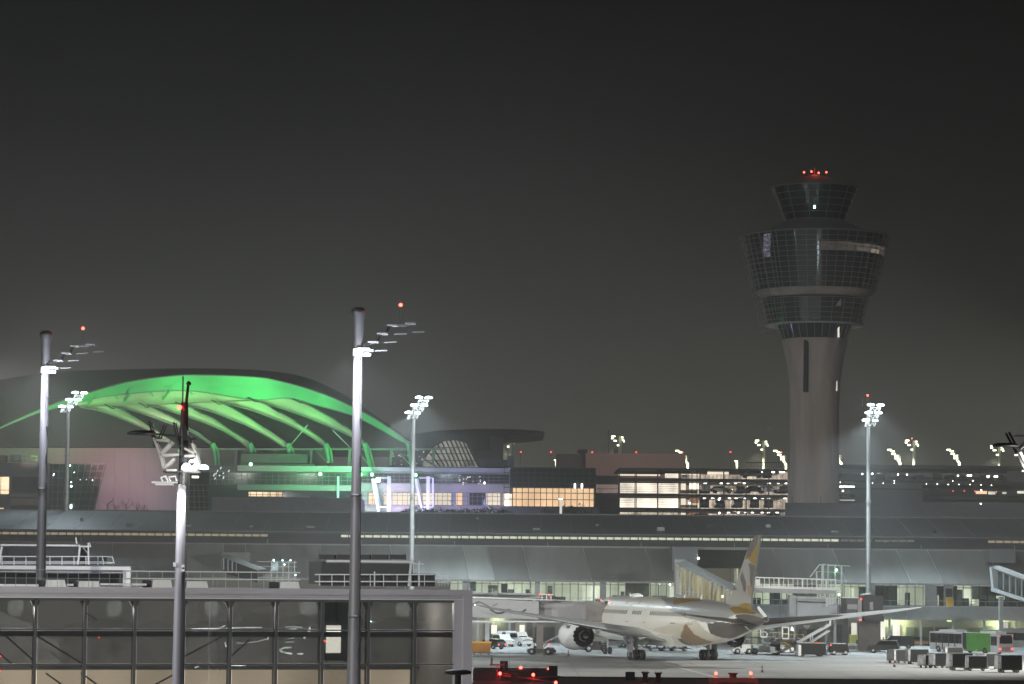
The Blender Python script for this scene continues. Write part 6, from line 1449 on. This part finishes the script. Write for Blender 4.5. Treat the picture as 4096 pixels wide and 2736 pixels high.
# container loaders
def loader(px, py, label, yel, s=1.0):
    t = thing('container_loader', label, 'cargo loader', G(px, py), .03, 'container loaders'); t.scale = (s,s,s)
    m = MB(); m.box(-2.6,2.6,-1.4,1.4,.3,.6); m.box(-2.6,-1.9,-1.5,1.5,.3,1.2); m.build('chassis', A['paint_g'], t)
    m = MB()
    for y in (-1.2, 1.2):
        m.bar((-1.2,y,.6),(1.6,y,2.2), .12); m.bar((1.6,y,.6),(-1.2,y,2.2), .12)
    m.build('scissor_lift', A['yellow'] if yel else A['steel'], t)
    m = MB(); m.box(-2.0,2.3,-1.4,1.4,2.2,2.4); m.build('platform', A['conc_dk'], t)
    m = MB()
    for x in (-1.9,-.5,.9,2.2): m.bar((x,-1.4,2.4),(x,-1.4,3.0), .06)
    m.bar((-1.9,-1.4,3.0),(2.2,-1.4,3.0), .06); m.build('guard_rail', A['yellow'] if yel else A['steel'], t)
    m = MB(); m.box(-.9,.0,-2.0,-1.45,2.3,2.5)
    for a, b in ((-.9,-2.0),(0,-2.0),(-.9,-1.5),(0,-1.5)): m.bar((a,b,2.5),(a,b,4.0), .09)
    m.box(-.95,.05,-2.05,-1.45,4.0,4.1); m.bar((-.9,-2.0,3.1),(0,-2.0,3.1), .08); m.build('operator_cabin', WP, t)
    m = MB(); m.hexa([(-1.0,-2.1,.45),(.9,-2.1,.45),(.9,-1.5,.45),(-1.0,-1.5,.45),(-1.0,-1.9,1.15),(.7,-1.9,1.15),(.7,-1.5,1.15),(-1.0,-1.5,1.15)]); m.build('engine_cover', WP, t)
    m = MB(); m.box(.6,1.9,-1.3,.2,.65,1.9); m.build('pump_unit', A['dark'], t); m = MB(); m.bar((0,-1.8,3.7),(.5,-1.8,3.5), .12); m.bar((.5,-1.8,3.5),(.9,-1.8,3.45), .08); m.build('lamp_arm', A['steel'], t)
    wheels4(t, 5.2, 2.7, .42, .3); return t
loader(3062, 2616, 'container loader with white operator cabin and grey rails nearest the tail', False)
loader(3148, 2620, 'container loader with yellow scissor frame and white cabin', True, .95)
# high loader / conveyor with dark body
t = thing('stair_truck', 'dark bodied truck carrying a long rising conveyor ramp in front of the bridge tunnel', 'truck', G(3240, 2625), .04)
m = MB(); m.box(-1.35,2.0,-1.2,1.2,.25,1.75); m.build('container_body', A['cartside'], t); m = MB(); m.box(-1.75,-1.38,-1.2,1.0,.1,1.55); m.build('end_panel', WP, t)
m = MB()
for y in (-1.0, .8):
    m.bar((-1.7,y,1.85),(2.7,y,4.35), .16,.24); m.bar((.0,y,1.85),(2.6,y,3.5), .12,.14); m.bar((.2,y,1.8),(.2,y,2.9), .12)
m.bar((-1.9,-1.0,1.85),(1.8,-1.0,1.85), .12); m.bar((2.7,-.1,4.3),(2.8,-.1,5.6), .25); m.build('ramp', A['steel'], t)
m = MB(); m.box(.2,1.5,-1.1,-.6,1.76,1.9); m.build('roof_beacon_box', A['orange'], t); wheels4(t, 4, 2.2, .38, .3)
t = thing('leaning_ladder', 'tall thin ladder leaning up to the wing beside the conveyor truck', 'ladder', G(3300, 2624), 0)
m = MB()
for dx in (0, .45): m.bar((dx-.3,0,0),(dx+1.15,.6,5.0), .07)
for k in range(16): f = (k+.5)/16; m.bar((-.3+1.45*f,.6*f,5*f),(.15+1.45*f,.6*f,5*f), .045)
m.build('ladder_frame', A['dark'], t)
t = thing('ground_power_tug', 'black ground power unit with grey cover below the bridge cab link', 'tug', G(3355, 2620), .05)
m = MB(); m.prism([(-1.3,.35),(-1.3,1.3),(-.9,1.5),(.9,1.5),(1.2,1.1),(1.3,.35)], -.9, .9); m.build('body', A['cartside'], t); m = MB(); m.box(-1.1,.9,-.8,.8,1.55,1.63); m.build('cover', A['steel'], t); wheels4(t, 2.6, 1.8, .36, .26)
m = MB(); m.box(-1.6,1.6,-1.0,-.9,.25,.33); m.build('bumper', A['steel'], t); m = MB(); m.ball((-1.25,-.92,1.35), .09); m.build('warning_light', E['red'], t)
t = thing('equipment_cabinet', 'yellow green cabinet standing beside the pier under the cab', 'cabinet', G(3413, 2588), 0)
m = MB(); m.box(-.65,.65,-.4,.4,.55,1.9); m.build('housing', mat('olive_cabinet_paint', (.40,.38,.10), .6), t); m = MB(); m.box(-1.1,1.1,-.5,.5,.4,.55)
for x in (-.9,-.3,.3,.9): m.box(x-.05,x+.05,-.4,-.3,0,.4)
m.build('stand', A['paint_w'], t); m = MB(); m.box(.35,.8,-.55,-.42,.5,1.1); m.build('waste_bin', A['dark'], t)
t = thing('low_wall', 'low grey kerb wall in front of the brown pier', 'wall', G(3462, 2598), 0); m = MB(); m.box(-2.6,2.2,-.2,.2,0,.45); m.box(-2.7,2.3,-.25,.25,.45,.55); m.build('wall_block', A['conc'], t)
# articulated bus
t = thing('articulated_bus', 'white articulated bus with a green rear section and glowing red tail lights', 'bus', G(4024, 2620), math.pi/2+R_(25)); bz = 2.95
def bus_part(x0, x1, name, mt): m = MB(); m.box(x0, x1, -1.25, 1.25, .35, bz); return m.build(name, mt, t)
bus_part(0, 2.0, 'rear_body', mat('bus_grey_white', (.55,.56,.58), .4)); bus_part(2.0, 8.0, 'wrapped_body', A['green']); bus_part(8.1, 9.0, 'bellows', A['black']); bus_part(9.1, 17.5, 'front_body', mat('bus_grey_white_front', (.6,.61,.62), .4))
for x0, x1 in ((.4,1.9),): m = MB(); m.box(x0,x1,1.24,1.27,1.3,2.6); m.build('window', A['carglass'], t)
m = MB(); m.box(9.2,17.3,1.24,1.275,1.35,2.72); m.build('window', A['carglass'], t)
m = MB()
for x in (10.8,12.4,14.0,15.6): m.box(x,x+.25,1.27,1.29,.5,2.7)
m.build('door_frame', A['dark'], t)
m = MB(); m.box(-.03,.0,-1.05,1.05,1.6,2.75); m.build('rear_window', A['carglass'], t); m = MB(); m.box(-.04,0,-.7,.7,.6,1.1); m.build('engine_hatch', A['paint_g'], t)
for y in (-1.05, 1.05):
    for z, r in ((.85,.13),(2.62,.07)): m = MB(); m.ball((-.05,y,z), r); m.build('tail_light', E['tail'], t)
m = MB(); m.box(1.2,5,-.9,.9,bz,bz+.28); m.build('roof_unit', A['paint_w'], t); m = MB(); m.box(11,15.5,-.9,.9,bz,bz+.3); m.build('roof_unit', A['paint_w'], t)
for x in (3.4, 10.6, 15.2):
    for y in (-1.15, 1.15): m = MB(); m.lathe([(.2,-.14),(.48,-.14),(.48,.14),(.2,.14)], (x,y,.48), 20, 0, 'y'); m.build('wheel', A['rubber'], t)
for y in (-.8, .8): lamp('tail_glow', 'POINT', (-.5,y,.8), 3, (1,.1,.05), t, .1)
for x, z in ((5.5,.55),(8.3,.5),(9.4,.6)): m = MB(); m.ball((x,1.28,z), .06); m.build('side_lamp', E['warm'], t)
t = thing('bus', 'dim grey bus roof and dark windows seen beyond the articulated bus at far right', 'bus', G(4110, 2598), math.pi/2+R_(70))
m = MB(); m.box(-5,7,-1.25,1.25,.35,2.9); m.build('body', mat('dim_bus_grey', (.25,.26,.25), .5), t); m = MB(); m.box(-4.8,6.8,1.24,1.27,1.4,2.5); m.build('window', A['carglass'], t); m = MB(); m.box(-3,4,-.9,.9,2.9,3.2); m.build('roof_unit', A['roof_mid'], t); wheels4(t, 12, 2.5, .48, .28)
# baggage carts
def cart_proto():
    t = thing('baggage_cart', 'x', 'baggage cart', (0,0,0), 0, 'covered baggage carts in a line')
    m = MB(); m.box(-1.35,1.35,-.75,.75,.38,.5); m.box(-1.35,1.35,-.72,-.66,.28,.38); m.build('chassis', A['dark'], t)
    m = MB(); m.box(-1.38,1.38,-.8,.8,1.86,1.92); m.box(-1.3,1.3,-.7,.7,1.92,1.95); m.build('roof', mat('cart_roof', (.22,.22,.23), .5, var=.3), t)
    m = MB(); m.box(-1.2,1.34,-.76,-.72,.5,1.86); m.box(-1.2,1.34,.72,.76,.5,1.86); m.box(1.3,1.34,-.72,.72,.5,1.86); m.build('side_canvas', A['cartside'], t)
    m = MB(); n = 16; vs = []                            # hanging curtain with folds over the end and round the corner
    for i in range(n+1):
        y = -.78+1.56*i/n; o_ = .05*math.sin(i*2.3)+.03*math.sin(i*5.1); vs += [(-1.37+o_, y, .42+.05*math.sin(i*1.7)), (-1.34+o_*.3, y, 1.88)]
    m.add(vs, [(2*i, 2*i+1, 2*i+3, 2*i+2) for i in range(n)], 0, True); vs = []
    for i in range(6): x = -1.37+.34*i/5; vs += [(x, -.79+.04*math.sin(i*2.1), .44+.1*math.sin(i*2)), (x, -.79, 1.88)]
    m.add(vs, [(2*i, 2*i+1, 2*i+3, 2*i+2) for i in range(5)], 0, True); m.build('curtain', A['curtain'], t)
    m = MB()
    for x in (-1.34, 1.34):
        for y in (-.74, .74): m.bar((x,y,.4),(x,y,1.9), .05)
    m.build('corner_post', A['steel'], t); m = MB(); m.bar((-1.35,0,.4),(-2.05,0,.3), .07); m.build('tow_bar', A['steel'], t)
    wheels4(t, 2.7, 1.4, .2, .12); return t
cp = cart_proto()
carts = [(3590,2652,.62,.95,'leftmost baggage cart of the line, mostly pale curtain'),(3668,2657,.12,1.05,'second baggage cart from the left with wide black side'),(3712,2671,.5,.86,'lower third baggage cart with crumpled pale end'),
    (3757,2672,.38,1.0,'fourth baggage cart with tall pale curtain'),(3838,2680,.10,1.1,'fifth baggage cart with the broadest black canvas'),(3905,2683,-.08,.97,'sixth baggage cart with black canvas in front of the bus'),(3948,2674,.7,1.0,'seventh baggage cart with white crumpled curtain before the bus rear'),(4034,2690,.10,1.12,'rightmost baggage cart with long black side below the tail lights'),(3812,2640,.1,.95,'baggage cart hidden in the back row beside the bus wheel')]
for i, (px, py, rz_, s_, lb) in enumerate(carts):
    if i == 0: o = cp; o.location = G(px, py); o.rotation_euler.z = rz_; o['label'] = lb; o.scale = (s_*.93,)*3
    else: dup(cp, G(px, py), rz_, lb, scale=(s_*.93,)*3)
# cones and marker post
def cone(px, py, lb):
    t = thing('traffic_cone', lb, 'cone', G(px, py), 0, 'apron cones'); m = MB(); m.box(-.2,.2,-.2,.2,0,.04); m.build('base', A['dark'], t)
    m = MB(); m.lathe([(.16,.04),(.04,.8),(.01,.82)], n=16); m.build('cone_body', mat('dull_red_cone', (.14,.03,.02), .6), t); m = MB(); m.lathe([(.125,.28),(.09,.48)], n=16); m.build('reflective_band', A['paint_g'], t)
cone(2273, 2625, 'small cone on the apron left below the engine'); cone(3049, 2689, 'cone standing alone on the apron between red lamps and tail'); cone(3578, 2668, 'cone on the apron left of the baggage carts')
t = thing('marker_post', 'thin dark marker post with round discs near the glass building corner', 'post', G(1966, 2690), 0); m = MB(); m.bar((0,0,0),(0,0,1.9), .07); m.build('pole', A['dark'], t)
for z in (1.5, .95, 1.2): m = MB(); m.ball((0,0,z), .16); m.build('marker_disc', A['dark'], t)
# floodlight hanging at the service road
t = thing('service_lamp', 'small white service lamp on a bracket below the right tailplane', 'lamp', (P(3170,2512,415).x, 415, 0)); z = P(3170,2514,415).z
m = MB(); m.bar((0,.4,0),(0,.4,z+.6), .12); m.bar((0,.4,z+.6),(-1.2,.2,z+.75), .1); m.build('bracket_post', A['dark'], t); m = MB(); m.hexa([(-.25,0,z-.3),(.25,0,z-.35),(.25,.3,z-.35),(-.25,.3,z-.3),(-.2,0,z+.25),(.05,0,z+.25),(.05,.3,z+.25),(-.2,.3,z+.25)]); m.build('lamp_head', E['cream'], t)
# people
def person(px, py, Y, lb, top, leg, pose=0, rz=0):
    g = P(px, py, Y); t = thing('person', lb, 'person', (g.x, Y, 0), rz, None)
    me = bpy.data.meshes.new('body')
    J = [(0,0,.98),(0,0,1.2),(0,0,1.42),(0,0,1.52),(0,.0,1.60),(0,.02,1.72),   # pelvis chest neck head
         (-.19,0,1.40),(-.25,.03,1.12),(-.22,.18,.92),(.19,0,1.40),(.26,.02,1.13),(.16,.22,1.0),
         (-.10,0,.92),(-.12,.02,.5),(-.12,-.03,.08),(-.12,.12,.03),(.10,0,.92),(.13,.05,.5),(.14,0,.08),(.14,.15,.03)]
    Ed = [(0,1),(1,2),(2,3),(3,4),(4,5),(2,6),(6,7),(7,8),(2,9),(9,10),(10,11),(0,12),(12,13),(13,14),(14,15),(0,16),(16,17),(17,18),(18,19)]
    Rr = [.15,.16,.15,.06,.09,.085,.08,.055,.04,.08,.055,.04,.1,.07,.05,.045,.1,.07,.05,.045]
    me.from_pydata([Vector(j) for j in J], Ed, [])
    o = bpy.data.objects.new('body', me); col.objects.link(o); o.parent = t
    md = o.modifiers.new('skin', 'SKIN')
    sv = me.skin_vertices[0].data
    for i, r in enumerate(Rr): sv[i].radius = (r, r*.8)
    sv[0].use_root = True
    sb = o.modifiers.new('sub', 'SUBSURF'); sb.levels = 1; sb.render_levels = 1
    me.materials.append(A['skin'])
    m = MB(); m.lathe([(.16,.95),(.185,1.1),(.20,1.3),(.19,1.42),(.09,1.48)], n=14); m.tube([(-.19,0,1.42),(-.26,.03,1.12),(-.22,.18,.94)], [.085,.07,.055], 8); m.tube([(.19,0,1.42),(.27,.02,1.13),(.16,.22,1.02)], [.085,.07,.055], 8)
    m.v = [(v[0], v[1]*.85, v[2]) for v in m.v]; m.build('jacket', top, t)
    m = MB()
    for sx_ in (-1, 1): m.tube([(sx_*.09,0,1.0),(sx_*.12,.02,.5),(sx_*.13,-.02,.08)], [.12,.09,.075], 10)
    m.build('trousers', leg, t); m = MB(); m.ball((0,.02,1.68), .115, sz=.9); m.build('hair', A['black'], t)
person(3521, 2600, 430, 'person in yellow high visibility jacket standing before the lit doorway', A['hivis'], A['navy'], rz=.4)
person(3534, 2600, 431, 'person in dark clothing right beside the person in yellow', A['navy'], A['navy'], rz=-.6)
person(3547, 2600, 433, 'person in dark clothing furthest right of the doorway group', A['navy'], A['black'], rz=2.0)

# ================================================================== low dark roof in the foreground
NR = thing('foreground_roof', 'low dark flat roof strip along the bottom right edge', 'building', (0, 250, 0))
zr = P(3000, 2712, 250).z
m = MB(); m.box(P(1900,2710,250).x, 60, -90, 0, -.0, zr-.1); m.build('roof_deck', mat('dark_bitumen', (.10,.085,.08), .8, scale=1), NR)
m = MB(); m.box(P(1900,2710,250).x, 60, -.3, 0, zr-.1, zr); m.build('parapet', mat('brown_black_parapet', (.07,.06,.057), .8), NR)
m = MB(); m.box(P(1895,2690,246).x, P(2195,2690,246).x, -9, -.4, zr-.1, P(2000,2676,246).z); m.build('raised_section', mat('low_plant_wall', (.05,.04,.045), .7), NR)
def red_lamp(px, py, Y, lb, base=None):
    p = P(px, py, Y); t = thing('obstruction_lamp', lb, 'obstruction lamp', (p.x, Y, zr-.1), 0, 'red lamps on the foreground roof')
    m = MB(); m.ball((0,0,p.z-zr+.1), .13, sz=1.1); m.build('red_lamp', E['redhot'], t); m = MB(); m.bar((0,0,0),(0,0,p.z-zr), .07); m.build('stem', A['redmetal'], t)
    lamp('red_glow', 'POINT', (0,-.35,p.z-zr+.15), 30, (1,.05,.06), t, .12)
for px, py, Y, lb in ((2000,2694,240,'red lamp leftmost on the foreground roof before the twin vents'),(2083,2671,247,'red lamp second from left standing highest on the foreground roof'),(2133,2699,238,'red lamp before the round red lit vent'),(2194,2679,246,'red lamp beside the boxy vent right of the round vent'),(2223,2731,230,'lowest red lamp at the bottom picture edge'),(2864,2694,242,'left lamp of the pair over the T shaped duct'),(3003,2693,242,'right lamp of the pair over the T shaped duct')):
    red_lamp(px, py, Y, lb)
def vent(px, y0, y1, Y, w, lb, mt, kind='box'):
    a = P(px, y0, Y); b = P(px, y1, Y); t = thing('roof_vent', lb, 'vent', (a.x, Y, zr-.1), 0, 'vents on the foreground roof'); h = a.z-(zr-.1); m = MB()
    if kind == 'box':
        m.box(-w/2,w/2,0,.6,0,h); m.build('duct', mt, t); m = MB()
        for k in range(3): m.box(-w/2+w*(k+.15)/3, -w/2+w*(k+.6)/3, -.03, 0, .05, h-.05)
        m.build('grille', A['black'], t)
    elif kind == 'pipe':
        m.lathe([(w*.42,0),(w*.42,h-.25),(w*.5,h-.22),(w*.5,h-.1),(w*.7,h-.06),(w*.7,h),(.02,h+.02)], n=20); m.build('duct', mt, t); m = MB()
        for k in range(3): m.bar((-w*.4+w*.4*k,0,h),(-w*.4+w*.4*k,0,h+.12), .04)
        m.build('cap_rods', A['dark'], t)
    else:
        m.lathe([(w*.3,0),(w*.16,.2),(w*.16,h*.8),(w*.24,h)], n=16); m.build('duct', mt, t); m = MB(); m.box(-w*1.05,w*1.05,-.4,.4,.1,.42); m.box(-w*1.1,-w*.9,-.45,.45,.0,.3); m.box(w*.9,w*1.1,-.45,.45,0,.3); m.build('base_trunk', mt, t)
RM = A['redmetal']  # red lamp light on vents and conduit put into the metal colour
vent(2008,2644,2690,242,.32,'left one of the twin dark upright vents',A['dark']); vent(2024,2644,2690,242,.32,'right one of the twin dark upright vents',A['dark'])
vent(2058,2692,2736,238,.5,'short red lit box vent between the twin vents and the round vent',RM); vent(2140,2672,2700,243,.6,'round red lit vent in front of the left red lamps',RM,'pipe'); vent(2213,2664,2720,243,.75,'dark upright box vent at the right end of the red lit group',A['dark'])
vent(2521,2688,2720,245,.8,'dark box grille vent left of the two chimneys',A['dark']); vent(2581,2688,2736,240,.5,'left chimney pipe with red lit left side',A['dark'],'pipe'); vent(2633,2690,2736,240,.5,'right chimney pipe with red lit left side',A['dark'],'pipe'); vent(2932,2692,2736,241,1.9,'T shaped red lit duct between the pair of lamps',RM,'tee')
for px, py, x2 in ((1975,2690,0),(2585,2700,-.5),(2640,2700,-.5)):
    p = P(px,py,238); lamp('red_wash', 'POINT', (p.x-.9, 238-250, p.z+.1), 14, (1,.05,.05), NR, .15)
m = MB(); m.tube([P(1910,2690,243)-Vector((0,250,0)), P(2210,2728,236)-Vector((0,250,0))], .06, 6); m.tube([P(1935,2676,243)-Vector((0,250,0)), P(2100,2712,238)-Vector((0,250,0)), P(2240,2705,240)-Vector((0,250,0))], .05, 6); m.build('conduit', RM, NR)
m = MB(); m.box(P(1975,2655,240).x-.35, P(1975,2655,240).x+.8, -10, -9.7, P(1975,2662,240).z, P(1975,2657,240).z); m.bar((P(1990,2655,240).x, -9.9, zr), (P(1990,2655,240).x,-9.9,P(1990,2660,240).z), .06); m.build('sign_plate', RM, NR)
t = thing('roof_cowl_near', 'blurred dark mushroom cowl near the bottom in front of the glass building corner', 'vent', (P(1832,2690,130).x, 130, 0)); z = P(1832,2688,130).z
t.name = 'roof_cowl'
m = MB(); m.lathe([(.05,z+.13),(.4,z+.11),(.62,z+.03),(.60,z-.08),(.3,z-.13),(.1,z-.13)], n=28); m.build('cap', A['black'], t); m = MB(); m.tube([(0,0,0),(0,0,z)], .14, 12); m.build('stem', A['black'], t)
# ================================================================== floodlight masts added out of view to light apron, airliner and near building
def added_mast(x, y, h, label, power, tgt, ang=100, colr=WHITE):
    t = thing('added_floodlight_mast', label, 'floodlight mast', (x, y, 0), 0, 'added floodlight masts beside the stand')
    m = MB(); m.tube([(0,0,0),(0,0,h)], [.45,.28], 12); m.build('pole', A['steel'], t); m = MB(); m.box(-1.6,1.6,-.3,.3,h-.1,h+.5); m.build('lamp_head', E['lamp'], t)
    d = Vector(tgt)-Vector((x,y,h)); d.normalize()
    lamp('flood', 'SPOT', Vector((0,0,h-.6))+d*.8, power, colr, t, .5, Vector(tgt)-Vector((x,y,0)), ang, .7)
added_mast(-66, 312, 30, 'added unseen floodlight mast just outside left of the stand', 170000, (10, 350, 2), 130)
added_mast(-50, 255, 30, 'added unseen floodlight mast outside left beside the foreground roof', 300000, (18, 350, 4), 50)
added_mast(86, 348, 32, 'added unseen floodlight mast just outside right of the stand', 260000, (20, 360, 2), 120)
added_mast(-45, 92, 24, 'added unseen floodlight mast left of the nearest poles', 150000, (-10, 180, 9), 55)
lamp('added_pole_flood', 'SPOT', (-44, 92.8, 22), 45000, (.93,.94,1), bpy.data.objects['added_floodlight_mast.003'], .3, (-12.8, 110, 6), 36, .7).location = (1, .8, 22)  # added spot brightening the left side of the near truss pole
m = MB()
for i in range(-12, 14):
    m.box(i*7.5-.03, i*7.5+.03, 200, 450, .0015, .003)
for j in range(27, 60): m.box(-95, 100, j*7.5-.04, j*7.5+.04, .0032, .0038)
m.build('apron_joints', A['dark'], kind='structure')
# haze
hz_ = MB(); hz_.box(-300, 300, -40, 830, -1, 96); hm = bpy.data.materials.new('haze'); hm.use_nodes = True; ht = hm.node_tree; ht.nodes.clear()
ho = ht.nodes.new('ShaderNodeOutputMaterial'); pv = ht.nodes.new('ShaderNodeVolumePrincipled'); pv.inputs['Color'].default_value = (.93,.93,.90,1); pv.inputs['Density'].default_value = .00036; pv.inputs['Anisotropy'].default_value = .4
ht.links.new(pv.outputs[0], ho.inputs['Volume'])
hz_.build('haze', hm, kind='stuff')
# ================================================================== pieces that stand apart become parts of their own
def explode(names):
    for o in list(col.objects):
        if o.type != 'MESH' or o.name.split('.')[0] not in names: continue
        me = o.data; n = len(me.vertices); par = list(range(n))
        def find(a):
            while par[a] != a: par[a] = par[par[a]]; a = par[a]
            return a
        for p in me.polygons:
            v = p.vertices; r_ = find(v[0])
            for k in v[1:]: par[find(k)] = r_
        groups = {}
        for p in me.polygons: groups.setdefault(find(p.vertices[0]), []).append(p)
        if not 1 < len(groups) <= 100: continue
        base = o.name.split('.')[0]
        for gi, ps in enumerate(groups.values()):
            mb = MB(); ids = {}
            for p in ps:
                f = []
                for v in p.vertices:
                    if v not in ids: ids[v] = len(mb.v); mb.v.append(tuple(me.vertices[v].co))
                    f.append(ids[v])
                mb.f.append(tuple(f)); mb.m.append(p.material_index); mb.s.append(p.use_smooth)
            c = mb.build(base, list(me.materials), o.parent); c.matrix_local = o.matrix_local.copy()
            for k in o.keys():
                if k in ('label','group'): c[k] = o[k]
        bpy.data.objects.remove(o)
explode({'service_door','gate_pier','column_row','lit_doorway','roof_seam','upper_roof_seam','canopy_lamp','gate_bright_panel','gate_furniture','gate_counter','roof_rod','rail_post','inner_lamp','obstruction_light','spotlight','strut','slanted_post','post','side_truss','raking_column','roof_screen','lit_truss','unlit_truss','stair_frame','door_frame','glint_mark','reflected_lamp','lobby_lamp'})
